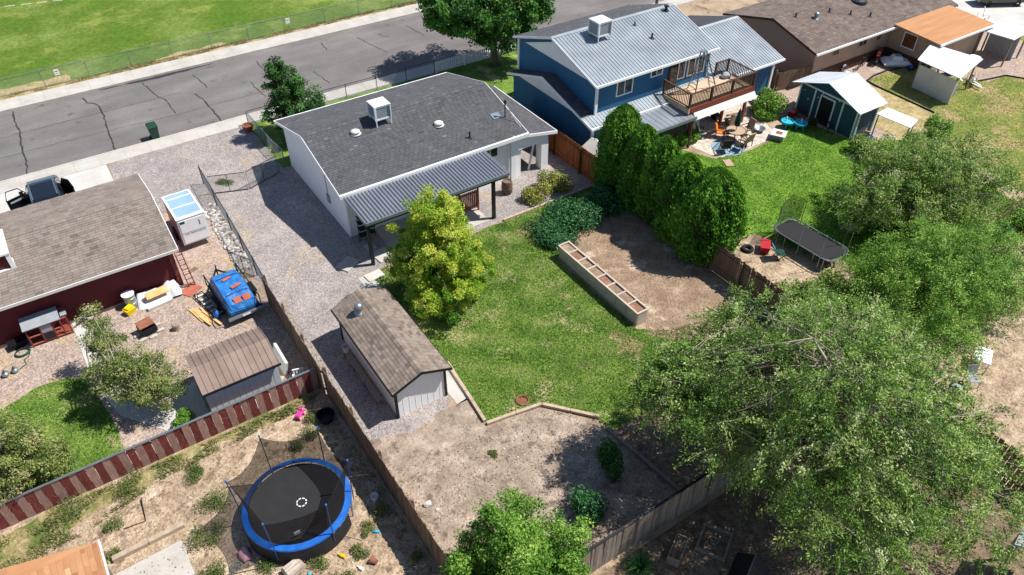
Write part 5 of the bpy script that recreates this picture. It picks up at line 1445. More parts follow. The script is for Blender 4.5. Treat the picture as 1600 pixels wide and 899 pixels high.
# ------------------------------------------------------------------ wheelie bin in the street
wb = thing('rubbish_bin', 'dark green wheeled rubbish bin at the kerb', 'bin', (4.75, 49.25, -.12))
MB().loft([[(-.22, -.24, .06), (.22, -.24, .06), (.22, .22, .06), (-.22, .22, .06)], [(-.29, -.33, .95), (.29, -.33, .95), (.29, .3, .95), (-.29, .3, .95)]]).build('body', 'green_bin', wb, local=True)
MB().loft([[(-.31, -.36, .952), (.31, -.36, .952), (.31, .34, .952), (-.31, .34, .952)], [(-.26, -.3, 1.04), (.26, -.3, 1.04), (.26, .3, 1.07), (-.26, .3, 1.07)]]).build('lid', 'green_bin', wb, local=True)
MB().tube([(-.25, .4, .98), (.25, .4, .98)], .02, 6).build('handle', 'black', wb, local=True)
for s in (-1, 1): MB().tube([(s * .22, .26, .1), (s * .29, .26, .1)], .1, 12).build('wheel', 'rubber', wb, local=True)

# ------------------------------------------------------------------ white cargo trailer
ct = thing('cargo_trailer', 'white enclosed cargo trailer with blue grey roof panels', 'trailer', (3.75, 37.4, 0), 1.5)
MB().loft([[(-.72, -1.45, .4), (.72, -1.45, .4), (.72, -1.45, 1.98), (-.72, -1.45, 1.98)], [(-.72, 1.1, .4), (.72, 1.1, .4), (.72, 1.1, 1.98), (-.72, 1.1, 1.98)], [(-.66, 1.5, .45), (.66, 1.5, .45), (.66, 1.5, 1.7), (-.66, 1.5, 1.7)]]).build('body', 'white_metal', ct, local=True)
for k, (y0, y1) in enumerate(((-1.22, -.32), (-.24, .62), (.7, 1.08))):
    MB().box(-.62, y0, 1.982, .62, y1, 2.0).build('roof_panel', 'solar_blue', ct, local=True)
MB().box(-.74, -1.47, 1.981, .74, -1.24, 2.03).build('roof_rib', 'white_trim', ct, local=True)
for y in (-.28, .66, 1.12): MB().box(-.74, y - .035, 1.981, .74, y + .035, 2.02).build('roof_rib', 'white_trim', ct, local=True)
for s in (-1, 1): MB().box(s * .68 - .05, -1.23, 1.982, s * .68 + .05, 1.08, 2.025).build('roof_rail', 'white_trim', ct, local=True)
d = MB().box(-.64, -1.475, .48, .64, -1.452, 1.88).build('rear_door', 'white_trim', ct, local=True)
MB().box(-.62, -1.482, 1.12, .62, -1.476, 1.15).build('seam', 'screen_grey', d, local=True)
MB().box(-.6, -1.484, 1.72, -.36, -1.476, 1.86).build('sticker', 'green_bin', d, local=True)
MB().box(.34, -1.49, 1.4, .37, -1.476, 1.7).build('latch', 'dark_metal', d, local=True)
for x, w in ((-.5, .22), (-.22, .3), (.1, .26), (.38, .2)): MB().box(x, -1.483, 1.02, x + w, -1.476, 1.07).build('lettering', 'screen_grey', d, local=True)
for s in (-1, 1):
    w = MB().torus((s * .78, -.1, .3), .21, .08, 'x', 16, 7).build('wheel', 'rubber', ct, local=True)
    MB().tube([(s * .75, -.1, .3), (s * .83, -.1, .3)], .15, 10).build('rim', 'galv', w, local=True)
    MB().box(s * .74 - .1, -.5, .56, s * .74 + .1, .3, .62).build('mudguard', 'dark_metal', ct, local=True)
MB().bar((-.5, 1.45, .42), (0, 2.4, .42), .07).bar((.5, 1.45, .42), (0, 2.4, .42), .07).build('drawbar', 'dark_metal', ct, local=True)

# ------------------------------------------------------------------ utility trailer under a blue tarp
ut = thing('utility_trailer', 'utility trailer loaded under a bright blue tarp', 'trailer', (3.95, 30.5, 0), 3)
MB().box(-.8, -1.5, .42, .8, 1.5, .5).build('bed', 'dark_metal', ut, local=True)
fr = MB()
for s in (-1, 1):
    fr.tube([(s * .8, -1.5, .5), (s * .8, -1.5, 1.15), (s * .8, 1.5, 1.15), (s * .8, 1.5, .5)], .03, 6)
fr.build('side_rails', 'black', ut, local=True, kind='stuff')
rs = random.Random(4)
rings = []
for y, h, w in ((-1.38, .72, .66), (-1.25, .98, .72), (-.6, 1.22, .73), (.2, 1.30, .73), (.9, 1.22, .72), (1.3, 1.0, .68), (1.42, .7, .6)):
    ring = [(-w, y, .52), (w, y, .52)]
    for t in np.linspace(0, math.pi, 11):
        x = w * math.cos(t); z = .62 + (h - .62) * min(1, math.sin(t) * 1.9) + rs.uniform(-.03, .03)
        ring.append((x + rs.uniform(-.02, .02), y + rs.uniform(-.03, .03), z))
    rings.append(ring)
tp = MB().loft(rings).build('tarp', 'tarp_blue', ut, local=True)
for x, y, z, sx, sy in ((-.05, .35, 1.325, .42, .16), (.15, -.35, 1.30, .5, .2)):
    MB().obox((x, y, z), (sx, sy, .03), 12).build('printed_patch', 'red_mat', tp, local=True)
for x in (-.12, .32): MB().obox((x, -1.14, 1.08), (.36, .30, .04), 0, 38).build('printed_patch', 'red_mat', tp, local=True)
for x, y in ((.5, .62), (.56, .25), (.52, -.1)): MB().obox((x, y, 1.17), (.17, .16, .03), 20, 0, 35).build('patch', 'white_trim', tp, local=True)
for y, h in ((-.75, 1.24), (.55, 1.30)):
    MB().tube([(-.84, y, .5), (-.77, y, .95), (-.5, y, h - .02), (0, y, h + .035), (.5, y, h - .02), (.77, y, .95), (.84, y, .5)], .014, 5).build('strap', 'black', ut, local=True)
MB().box(-.85, -1.62, .4, .85, -1.51, .52).build('rear_bumper', 'galv', ut, local=True)
MB().box(-.2, -1.64, .42, .2, -1.625, .52).build('number_plate', 'white_trim', ut, local=True)
for s in (-1, 1):
    w = MB().torus((s * .92, 0, .3), .21, .08, 'x', 16, 7).build('wheel', 'rubber', ut, local=True)
    MB().tube([(s * .88, 0, .3), (s * .97, 0, .3)], .15, 10).build('rim', 'galv', w, local=True)
    MB().box(s * .92 - .13, -.42, .56, s * .92 + .13, .42, .6).build('mudguard', 'black', ut, local=True)
MB().bar((-.6, 1.5, .45), (0, 2.5, .45), .07).bar((.6, 1.5, .45), (0, 2.5, .45), .07).build('drawbar', 'dark_metal', ut, local=True)
MB().tube([(0, 2.35, 0), (0, 2.35, .8)], .035, 8).build('jack', 'black', ut, local=True)
rp = thing('ramp_frame', 'black steel ramp frame lying beside the tarp trailer', 'ramp', (2.75, 31.0, 0), 12)
MB().tube([(-.2, -1.1, .08), (-.2, 1.1, .12), (.25, 1.1, .12), (.25, -1.1, .08)], .03, 6, True).build('frame', 'black', rp, local=True)
for k in range(6): MB().bar((-.2, -.9 + k * .36, .1), (.25, -.9 + k * .36, .1), .1, .03).build('tread', 'off_white', rp, local=True)
bc = thing('blue_canister', 'blue gas canister beside the tarp trailer', 'canister', (2.85, 29.9, 0))
MB().lathe([(.12, 0), (.15, .05), (.15, .36), (.1, .46), (.04, .5), (.04, .56)], (0, 0, 0), 14).build('tank', 'pad_blue', bc, local=True)
MB().torus((0, 0, .56), .09, .015, 'z', 12, 5).build('collar', 'black', bc, local=True)
for i, (x, y, L, a) in enumerate(((2.05, 30.6, 1.3, 14), (2.2, 30.55, 1.5, 15), (2.36, 30.4, 1.5, 16), (2.5, 30.5, 1.2, 13), (2.3, 29.95, .9, 17), (2.62, 30.0, 1.5, 18))):
    o = MB().box(-.055, -L / 2, 0, .055, L / 2, .05).build('lumber_plank', 'lumber')
    o.location = (x, y, .02 + .055 * (i >= 4)); o.rotation_euler = (0, 0, R(a))
    tag(o, ('leftmost pale lumber plank beside the tarp trailer', 'second pale lumber plank from the left beside the tarp trailer', 'third pale lumber plank from the left beside the tarp trailer', 'pale lumber plank next to the ramp frame', 'short pale lumber plank on top of the others', 'long dark edged lumber plank sticking out nearest the metal shed')[i], 'plank', group='loose lumber planks on the gravel')

# ------------------------------------------------------------------ things in the maroon yard
fp = thing('fire_grate', 'black iron fire grate with rusty top on stones', 'fire pit', (-.15, 30.75, 0), 12)
MB().box(-.36, -.3, .12, .36, .3, .16).box(-.36, -.3, .16, -.32, .3, .42).box(.32, -.3, .16, .36, .3, .42).box(-.319, .26, .16, .319, .3, .42).box(-.319, -.3, .16, .319, -.26, .42).build('box', 'black', fp, local=True)
MB().obox((0, .08, .52), (.7, .5, .05), rx=12).build('grate', 'rust', fp, local=True)
for i, (x, y) in enumerate(((-.45, -.35), (0, -.46), (.42, -.3), (-.5, .1), (.5, .15))): MB().rock((x, y, .05), (.22, .12, .07), random.Random(i), 1, .2, .6).build('stone', 'stone', fp, local=True)
pt_ = thing('stump', 'round grey stump on the gravel near the fire grate', 'stump', (1.0, 30.2, 0))
MB().lathe([(.17, 0), (.15, .12), (.16, .3), (.13, .34), (.01, .34)], (0, 0, 0), 12).build('block', 'grey_wood', pt_, local=True)
o = MB().obox((0, 0, 0), (.85, .75, .03)).build('red_mat', 'red_mat'); o.location = (2.35, 32.65, .03); o.rotation_euler = (0, 0, R(35)); tag(o, 'faded red mat on the gravel by the house corner', 'mat')
o = MB().obox((0, 0, 0), (.45, .22, .04)).build('board', 'dark_soil'); o.location = (2.9, 34.2, .03); o.rotation_euler = (0, 0, R(20)); tag(o, 'dark charred board on the gravel', 'board')
tpile = thing('tarp_pile', 'white tarpaulin piled against the maroon wall', 'tarpaulin', (.9, 33.0, 0), 0)
rs = random.Random(8)
gx, gy = 15, 9
vs, fs = [], []
for j in range(gy):
    for i in range(gx):
        x = -1.05 + 2.1 * i / (gx - 1); y = -.55 + 1.0 * j / (gy - 1)
        e = min(i, gx - 1 - i, j, gy - 1 - j)
        z = .02 if e == 0 else .16 + .34 * j / gy + .12 * mnoise.noise(Vector((x * 3, y * 3, 1.0))) + .05 * mnoise.noise(Vector((x * 9, y * 9, 5)))
        if i > gx * .68: z += .12
        vs.append((x + rs.uniform(-.04, .04), y + rs.uniform(-.04, .04), z))
for j in range(gy - 1):
    for i in range(gx - 1): fs.append((j * gx + i, j * gx + i + 1, (j + 1) * gx + i + 1, (j + 1) * gx + i))
MB().add(vs, fs).build('sheet', 'tarp_white', tpile, local=True, smooth=True)
o = MB().obox((0, 0, 0), (1.05, .4, .06), 0, 22).build('plywood', 'lumber'); o.location = (.85, 32.75, .52); o.rotation_euler = (0, 0, R(6)); tag(o, 'golden plywood board on the white tarpaulin', 'board')
o = MB().obox((0, 0, 0), (1.2, .2, .14), 0, 5).build('beam', 'off_white'); o.location = (.8, 32.35, .1); o.rotation_euler = (0, 0, R(6)); tag(o, 'white beam in front of the tarpaulin pile', 'beam')
dr_ = thing('steel_drum', 'grey steel drum with white lid by the maroon wall', 'drum', (-.35, 33.05, 0))
MB().lathe([(.27, 0), (.27, .3), (.285, .31), (.27, .32), (.27, .6), (.285, .61), (.27, .62), (.27, .78)], (0, 0, 0), 18).build('shell', 'galv', dr_, local=True)
MB().lathe([(.3, .781), (.3, .81), (.05, .83), (.05, .85), (.01, .85)], (0, 0, 0), 18).build('lid', 'white_trim', dr_, local=True)
yb = thing('yellow_crate', 'yellow plastic crate in front of the steel drum', 'crate', (-.55, 32.6, 0), 25)
MB().loft([[(-.2, -.15, 0), (.2, -.15, 0), (.2, .15, 0), (-.2, .15, 0)], [(-.24, -.19, .3), (.24, -.19, .3), (.24, .19, .3), (-.24, .19, .3)]]).build('tub', 'yellow_plastic', yb, local=True)
MB().obox((.02, 0, .34), (.36, .26, .1), 10, 8).build('contents', 'yellow_plastic', yb, local=True)
hu = thing('rabbit_hutch', 'red wooden rabbit hutch with grey roof against the maroon wall', 'hutch', (-4.05, 32.95, 0), 0)
MB().ext([(-.85, -.42, 1.08), (.72, -.42, 1.08), (.72, .38, 1.26), (-.85, .38, 1.26)], (0, 0, .03)).build('roof', 'screen_grey', hu, local=True)
MB().box(-.74, .3, .05, .95, .34, 1.2).build('back_panel', 'maroon_wall', hu, local=True)
for x in (-.76, -.2, .3, .66, .95): MB().box(x - .03, -.34, 0, x + .03, -.28, 1.06).build('post', 'maroon_trim', hu, local=True)
for z in (.1, .55, 1.0): MB().box(-.73, -.33, z, .92, -.29, z + .06).build('rail', 'red_mat', hu, local=True)
MB().box(-.72, -.28, .1, .92, .29, .13).build('floor', 'red_wood', hu, local=True)
MB().box(-.17, -.345, .61, .27, -.331, .99).build('hatch', 'screen_grey', hu, local=True)
MB().box(-.17, -.345, .16, .27, -.331, .54).build('hatch', 'dark_metal', hu, local=True)
MB().box(.75, -.1, .98, 1.02, .32, 1.02).build('side_shelf', 'screen_grey', hu, local=True)
bb = thing('black_tub', 'black tub beside the rabbit hutch', 'tub', (-5.35, 33.1, 0), 12)
MB().loft([[(-.3, -.18, 0), (.3, -.18, 0), (.3, .18, 0), (-.3, .18, 0)], [(-.38, -.24, .34), (.38, -.24, .34), (.38, .24, .34), (-.38, .24, .34)]]).build('body', 'black_plastic', bb, local=True)
ho = thing('garden_hose', 'coiled green garden hose in front of the rabbit hutch', 'hose', (-5.3, 32.5, 0))
pts = []
for k in range(60):
    t = k / 59 * 5 * 6.283; r = .34 - .012 * (k / 12)
    pts.append((r * math.cos(t), r * .85 * math.sin(t), .03 + .012 * (k / 12)))
MB().tube(pts, .022, 5).build('coil', 'green_bin', ho, local=True)
MB().tube([(.3, -.1, .03), (.2, -.4, .025), (0, -.5, .025), (.05, -.85, .025), (-.25, -1.05, .025)], .02, 5).build('tail', 'green_bin', ho, local=True)
for lb, x, y, r in (('left grey kettle pot on the sandy ground', -6.1, 31.35, .15), ('right grey kettle pot on the sandy ground', -5.72, 31.4, .14)):
    t = thing('kettle_pot', lb, 'pot', (x, y, 0))
    MB().lathe([(r * .6, 0), (r, r * .6), (r, r * 1.2), (r * .55, r * 1.7), (r * .6, r * 1.9)], (0, 0, 0), 14).build('bowl', 'galv', t, local=True)
    MB().torus((0, 0, r * 2.0), r * .55, .015, 'x', 12, 5).build('handle', 'black', t, local=True)
o = MB().obox((0, 0, 0), (.55, .05, .62), 0, 35).build('stone_tile', 'concrete'); o.location = (-2.55, 33.1, .28); o.rotation_euler = (0, 0, R(18)); tag(o, 'square mossy stone tile propped by the white path', 'tile')

# rocks between trailer and chain link fence
rk = MB()
rs = random.Random(3)
for k in range(620):
    y = rs.uniform(32.6, 39.6); x = rs.uniform(4.85, 5.62)
    s = rs.uniform(.04, .12)
    rk.rock((x, y, s * .4), (s, s * rs.uniform(.7, 1.2), s * .7), rs, 1, .2, min(1, max(0, rs.gauss(.55, .25))))
o = rk.build('river_rocks', 'stone'); tag(o, 'strip of pale river rocks along the chain link fence', 'rocks', 'stuff')
rk = MB()
for k in range(260):
    x, y = (rs.uniform(5.6, 14), rs.uniform(10.2, 16.8)) if k < 170 else (rs.uniform(-6, 5), rs.uniform(12, 21.5))
    s = rs.uniform(.015, .05)
    rk.rock((x, y, .015 + s * .3), (s, s * rs.uniform(.7, 1.3), s * .6), rs, 1, .25, min(1, max(0, rs.gauss(.4, .25))))
o = rk.build('pebbles', 'stone'); tag(o, 'small stones scattered over the bare dirt yards', 'pebbles', 'stuff')

def stones(name, label, poly, n, seed, s0, s1):
    rs = np.random.RandomState(seed)
    q = np.array(poly); lo, hi = q.min(0), q.max(0)
    P = lo + rs.rand(n * 3, 2) * (hi - lo)
    P = P[inpoly(P, poly)][:n]
    k = len(P)
    s = rs.uniform(s0, s1, k) ** 1.0
    O = np.array([(1, 0, 0), (0, 1, 0), (-1, 0, 0), (0, -1, 0), (0, 0, .7), (0, 0, -.3)])
    F = [(0, 1, 4), (1, 2, 4), (2, 3, 4), (3, 0, 4)]
    th = rs.rand(k) * 6.28
    cx, sx = np.cos(th), np.sin(th)
    V = O[None] * s[:, None, None] * rs.uniform(.7, 1.3, (k, 6, 1))
    V = np.stack([V[..., 0] * cx[:, None] - V[..., 1] * sx[:, None] + P[:, :1], V[..., 0] * sx[:, None] + V[..., 1] * cx[:, None] + P[:, 1:], V[..., 2] + .012], -1)
    T = np.stack([V[:, f, :] for f in F], 1).reshape(-1, 3, 3)
    me = quads_mesh(name, T, 3, 'stone', np.repeat(np.clip(rs.normal(.45, .28, k), 0, 1), 4))
    o = bpy.data.objects.new(name, me); COL.objects.link(o)
    tag(o, label, 'gravel', 'stuff')
GP = [(1.4, 47.3), (10.2, 47.3), (10.3, 41), (10.8, 41), (10.8, 29), (9.7, 29), (9.7, 25.5), (7.0, 25.5), (7.0, 19.5), (5.5, 19.5), (5.5, 33), (5.0, 39.5), (2.6, 40.6), (1.4, 40.6)]
stones('gravel_stones', 'loose stones over the grey gravel side yard', GP, 12000, 5, .012, .034)
stones('gravel_stones', 'loose stones over the pinkish gravel yard', [(-8, 33.2), (5, 33.2), (5.1, 23.2), (-2, 23.2), (-2.2, 30), (-8, 30.5)], 6000, 6, .012, .034)
stones('gravel_stones', 'loose stones over the gravel strip by the rose bushes', [(18.5, 29.1), (25, 29.1), (25, 32), (18.5, 32)], 2500, 7, .012, .034)

# ------------------------------------------------------------------ round trampoline
TX, TY, TZ, TR = 2.15, 17.5, .9, 1.95
tr = thing('trampoline', 'round trampoline with bright blue pad and black net', 'trampoline', (TX, TY, 0))
def ringpts(r, n=48): return [(r * math.cos(2 * math.pi * k / n), r * math.sin(2 * math.pi * k / n)) for k in range(n)]
n = 48
o_, i_ = ringpts(TR), ringpts(TR - .21)
pad = MB()
for k in range(n):
    k2 = (k + 1) % n
    w = .015 * math.sin(k * 1.7)
    pad.add([(o_[k][0], o_[k][1], TZ), (o_[k2][0], o_[k2][1], TZ), (i_[k2][0], i_[k2][1], TZ + .015), (i_[k][0], i_[k][1], TZ + .015),
             (o_[k][0] * 1.012, o_[k][1] * 1.012, TZ - .07), (o_[k2][0] * 1.012, o_[k2][1] * 1.012, TZ - .07)], [(0, 1, 2, 3), (4, 5, 1, 0)])
pad.build('safety_pad', 'pad_blue', tr, local=True)
mat_ = MB().lathe([(TR - .22, TZ - .03), (TR - .6, TZ - .04), (.02, TZ - .06)], (0, 0, 0), 48)
mo = mat_.build('jumping_mat', 'mat_black', tr, local=True)
lg = MB()
for k in range(16):
    t = 2 * math.pi * k / 16
    if k % 2: continue
    lg.obox((.14 + .17 * math.cos(t), -.1 + .17 * math.sin(t), TZ - .022), (.09, .04, .008), math.degrees(t) + 90)
lgo = lg.build('ring_logo', 'white_trim', mo, local=True, kind='stuff')
MB().torus((0, 0, TZ - .09), TR - .02, .03, 'z', 48, 6).build('frame_ring', 'galv', tr, local=True)
for k in range(6):
    t = R((98, 38, -20, -73, -133, 157)[k])
    c, s = math.cos(t), math.sin(t)
    top = (c * 2.08, s * 2.08, 2.7)
    pole = MB().tube([(c * 1.99, s * 1.99, .35), (c * 2.02, s * 2.02, 1.4), top], .022, 6).build('pole', 'pole_blue', tr, local=True)
    MB().lathe([(.035, 0), (.035, .07), (.01, .08)], top, 8).build('pole_cap', 'pad_blue', pole, local=True)
    t2 = t + .28
    MB().tube([(math.cos(t - .25) * 1.92, math.sin(t - .25) * 1.92, TZ - .1), (math.cos(t - .25) * 1.95, math.sin(t - .25) * 1.95, .04), (math.cos(t2) * 1.95, math.sin(t2) * 1.95, .04), (math.cos(t2) * 1.92, math.sin(t2) * 1.92, TZ - .1)], .025, 6).build('leg', 'galv', tr, local=True)
A = sorted([98, 38, -20, -73, -133, 157])
for k in range(6):
    a0, a1 = R(A[k]), R(A[(k + 1) % 6] + (360 if k == 5 else 0))
    m = 10
    vs, fs = [], []
    for i in range(m + 1):
        t = i / m
        a = a0 + (a1 - a0) * t
        p0, p1 = Vector((2.05 * math.cos(a0), 2.05 * math.sin(a0), 0)), Vector((2.05 * math.cos(a1), 2.05 * math.sin(a1), 0))
        sag = 4 * t * (1 - t)
        top = p0.lerp(p1, t) * (1 - .05 * sag); top.z = 2.66 - .34 * sag
        bot = Vector((math.cos(a) * (TR - .23), math.sin(a) * (TR - .23), TZ - .01))
        for j in range(5):
            q = bot.lerp(top, j / 4)
            q -= Vector((math.cos(a), math.sin(a), 0)) * .10 * sag * math.sin(math.pi * j / 4)
            vs.append(q)
    for i in range(m):
        for j in range(4): fs.append((i * 5 + j, (i + 1) * 5 + j, (i + 1) * 5 + j + 1, i * 5 + j + 1))
    npn = MB().add(vs, fs).build('net_panel', 'net_black', tr, local=True, smooth=True)
    MB().tube([vs[i * 5 + 4] for i in range(m + 1)], .008, 4).build('net_hem', 'black', npn, local=True)
sk_ = MB()
for k in range(30):
    a, b = R(120 + k * 6.5), R(120 + (k + 1) * 6.5)
    sk_.add([(2.0 * math.cos(a), 2.0 * math.sin(a), .05), (2.0 * math.cos(b), 2.0 * math.sin(b), .05), (1.97 * math.cos(b), 1.97 * math.sin(b), .8), (1.97 * math.cos(a), 1.97 * math.sin(a), .8)], [(0, 1, 2, 3)])
sk_.build('shade_skirt', 'mat_black', tr, local=True)  # black sheet stands in for the dark shade under the trampoline
MB().box(-.58, -1.36, 1.05, -.36, -1.34, 1.2).build('warning_label', 'white_trim', tr, local=True)

# ------------------------------------------------------------------ loose things in the trampoline yard
rs = random.Random(21)
t = thing('toy_rider', 'bright pink ride-on toy on the dirt by the striped fence', 'toy', (3.9, 22.0, 0), 40)
MB().loft([[(-.22, -.1, .12), (.22, -.1, .12), (.22, .1, .12), (-.22, .1, .12)], [(-.24, -.11, .22), (.2, -.11, .24), (.2, .11, .24), (-.24, .11, .22)], [(-.2, -.07, .28), (-.05, -.07, .26), (-.05, .07, .26), (-.2, .07, .28)]]).build('body', 'pink_plastic', t, local=True)
MB().tube([(.18, -.14, .42), (.18, .14, .42)], .02, 6).tube([(.18, 0, .2), (.18, 0, .42)], .02, 6).build('handlebar', 'pink_plastic', t, local=True)
for x in (-.17, .17):
    for y in (-.13, .13): MB().tube([(x, y - .02, .08), (x, y + .02, .08)], .08, 10).build('wheel', 'pale_pink', t, local=True)
t = thing('black_tub', 'round black tub in the shade behind the trampoline', 'tub', (4.75, 21.25, 0))
MB().lathe([(.3, 0), (.38, .3), (.4, .31), (.37, .3), (.29, .05), (.01, .05)], (0, 0, 0), 20).build('shell', 'black_plastic', t, local=True)
t = thing('plastic_chair', 'white plastic chair behind the striped fence', 'chair', (4.55, 23.45, 0), -15)
MB().box(-.24, -.24, .4, .24, .24, .44).build('seat', 'white_trim', t, local=True)
for k in range(4): MB().bar((-.18 + k * .12, .24, .44), (-.18 + k * .12, .34, .85), .05, .03).build('back_slat', 'white_trim', t, local=True)
MB().bar((-.24, .34, .86), (.24, .34, .86), .05, .07).build('back_rail', 'white_trim', t, local=True)
for x in (-.21, .21):
    for y in (-.21, .21): MB().bar((x, y, 0), (x * .95, y * .95, .4), .045).build('leg', 'white_trim', t, local=True)
    MB().bar((x * 1.15, -.2, .62), (x * 1.15, .3, .66), .05, .035).build('armrest', 'white_trim', t, local=True)
t = thing('foam_block', 'pale cracked foam block near the trampoline', 'block', (1.1, 15.55, 0), 15)
MB().loft([[(-.35 + rs.uniform(-.03, .03), -.2, .02), (.35, -.24, .02), (.36, .2, .02), (-.3, .24, .02)], [(-.38, -.22, .2), (.36, -.22, .2), (.4, .22, .22), (-.33, .25, .2)], [(-.3, -.16, .34), (.3, -.18, .33), (.33, .16, .36), (-.26, .2, .35)]]).build('slab', 'pumice', t, local=True)
for y in (-.06, .07): MB().box(-.33, y - .008, .335, .3, y + .008, .352).build('groove', 'dark_soil', t, local=True)
t = thing('bucket', 'white bucket on the dirt beside the long fence', 'bucket', (4.75, 16.6, 0))
MB().lathe([(.11, 0), (.14, .26), (.15, .27), (.13, .27), (.1, .03), (.01, .03)], (0, 0, 0), 14).build('pail', 'white_trim', t, local=True)
MB().torus((0, 0, .26), .145, .008, 'z', 14, 4).build('rim', 'galv', t, local=True)
t = thing('flower_pot', 'tipped red clay pot at the bottom of the yard', 'pot', (3.65, 14.2, 0), 30)
MB().loft([[(x * .09 + 0, -.02, z * .09 + .11) for x, z in [(math.cos(q), math.sin(q)) for q in np.linspace(0, 6.0, 10)]], [(x * .13, .2, z * .13 + .13) for x, z in [(math.cos(q), math.sin(q)) for q in np.linspace(0, 6.0, 10)]]]).build('pot', 'rust', t, local=True)
MB().torus((0, .2, .13), .13, .02, 'y', 14, 5).build('rim', 'rust', t, local=True)
for nm, lb, ct_, x, y, mt, sz in (('toy_scoop', 'small yellow scoop on the dirt right of the trampoline', 'toy', 2.75, 15.1, 'yellow_plastic', .11), ('bottle', 'white plastic bottle lying near the red pot', 'bottle', 3.1, 14.3, 'white_trim', .1), ('toy_cup', 'turquoise cup beside the pale foam block', 'cup', 1.5, 15.1, 'turq', .08), ('yellow_cup', 'yellow cup at the bottom edge of the yard', 'cup', .55, 15.3, 'yellow_plastic', .08), ('toy_spade', 'blue toy spade on the dirt beside the shaded fence', 'toy', 4.2, 15.3, 'turq', .09)):
    t = thing(nm, lb, ct_, (x, y, 0), rs.uniform(0, 180))
    MB().tube([(-sz, 0, sz * .6), (sz * .6, 0, sz * .6), (sz, 0, sz * .6)], [sz * .6, sz * .6, sz * .35], 10).build('body', mt, t, local=True)
    MB().tube([(sz, 0, sz * .6), (sz * 1.8, 0, sz * .6)], sz * .22, 8).build('neck', mt, t, local=True)
t = thing('cloth_heap', 'pale pink cloth heap at the foot of the trampoline', 'cloth', (-.15, 17.1, 0))
MB().rock((0, 0, .08), (.2, .32, .07), random.Random(2), 2, .45).build('cloth', 'pale_pink', t, local=True, smooth=True)
t = thing('wire_wheel', 'small wire wheel lying on the dirt', 'wheel', (-.55, 16.8, 0))
MB().torus((0, 0, .04), .2, .018, 'z', 20, 5).build('rim', 'screen_grey', t, local=True)
for k in range(4): MB().bar((-.2 * math.cos(k * .785), -.2 * math.sin(k * .785), .04), (.2 * math.cos(k * .785), .2 * math.sin(k * .785), .04), .01).build('spoke', 'screen_grey', t, local=True)
for nm, lb, p in (('rake', 'bent dark rod lying on the dirt', [(-3.5, 20.55, .03), (-2.75, 20.45, .03), (-2.65, 21.5, .1)]), ('rod', 'thin pale rod beside the trampoline', [(3.6, 15.3, .03), (3.1, 15.9, .04)])):
    o = MB().tube(p, .02, 5).build(nm, 'dark_metal' if nm == 'rake' else 'timber'); tag(o, lb, 'rod')
t = thing('concrete_beam', 'long pale beam along the edge of the slab', 'beam', (-2.85, 19.45, 0), 1)
MB().box(-1.25, -.1, .0, -.02, .1, .2).build('section', 'timber', t, local=True)
MB().box(.0, -.1, .0, 1.25, .09, .2).build('section', 'timber', t, local=True)
for lb, x, y, r in (('large tan rock on the bare dirt by the long fence', 6.3, 15.3, .17), ('tan rock on the bare dirt near the leafy tree', 7.2, 13.7, .12), ('small tan rock beside the large one', 6.5, 14.9, .09)):
    o = MB().rock((0, 0, 0), (r, r * .8, r * .6), rs, 2, .16, .7).build('rock', 'stone'); o.location = (x, y, r * .35); tag(o, lb, 'rock')

# ------------------------------------------------------------------ long planter box
pb = thing('planter_box', 'long raised wooden planter with soil cells', 'planter', (19.55, 21.5, 0))
px0, px1, py0, py1, pz = 19.25, 19.88, 18.42, 24.65, .8
N_ = 8
for k in range(N_):
    a = py0 + (py1 - py0) * k / N_; b = py0 + (py1 - py0) * (k + 1) / N_
    for z0, z1 in ((.02, .38), (.39, .76)):
        MB().box(px0, a + .006, z0, px0 + .035, b - .006, z1).build('side_board', 'planter_wood', pb)
        MB().box(px1 - .035, a + .006, z0, px1, b - .006, z1).build('side_board', 'planter_wood', pb)
    MB().box(px0 + .05, a + .05, .3, px1 - .05, b - .05, .70 + .03 * (k % 3 == 1)).build('soil_cell', ('bed_soil', 'planter_soil')[k % 3 == 0], pb)
    MB().box(px0 - .03, a - .012, .02, px0 - .002, a + .05, .76).build('stud', 'planter_wood', pb)
for k in range(1, N_):
    a = py0 + (py1 - py0) * k / N_
    MB().box(px0 + .04, a - .045, .3, px1 - .04, a + .045, .785).build('divider', 'planter_wood', pb)
for y in (py0, py1):
    MB().box(px0 + .036, y - .02, .02, px1 - .036, y + .02, .76).build('end_board', 'planter_wood', pb)
for x in (px0, px1):
    MB().box(x - .045, py0 - .04, .762, x + .045, py1 + .04, .80).build('cap', 'planter_wood', pb)
for y in (py0, py1): MB().box(px0 + .046, y - .045, .762, px1 - .046, y + .045, .80).build('cap', 'planter_wood', pb)
o = MB().tube([(20.0, 25.0, .05), (20.2, 24.6, .03), (20.6, 24.9, .03), (20.5, 25.4, .03), (20.05, 25.3, .03), (20.0, 24.2, .03), (20.1, 22.0, .03), (20.05, 19.0, .03)], .02, 5).build('drip_line', 'dark_metal'); tag(o, 'black drip hose lying along the planter box', 'hose')
t = thing('fire_ring', 'rusty round ring sunk in the lawn by the timbers', 'ring', (12.15, 17.55, 0))
MB().torus((0, 0, .05), .26, .04, 'z', 24, 6).build('rim', 'rust', t, local=True)
MB().lathe([(.24, .02), (.05, .045), (.01, .045)], (0, 0, 0), 20).build('ash', 'rust', t, local=True)

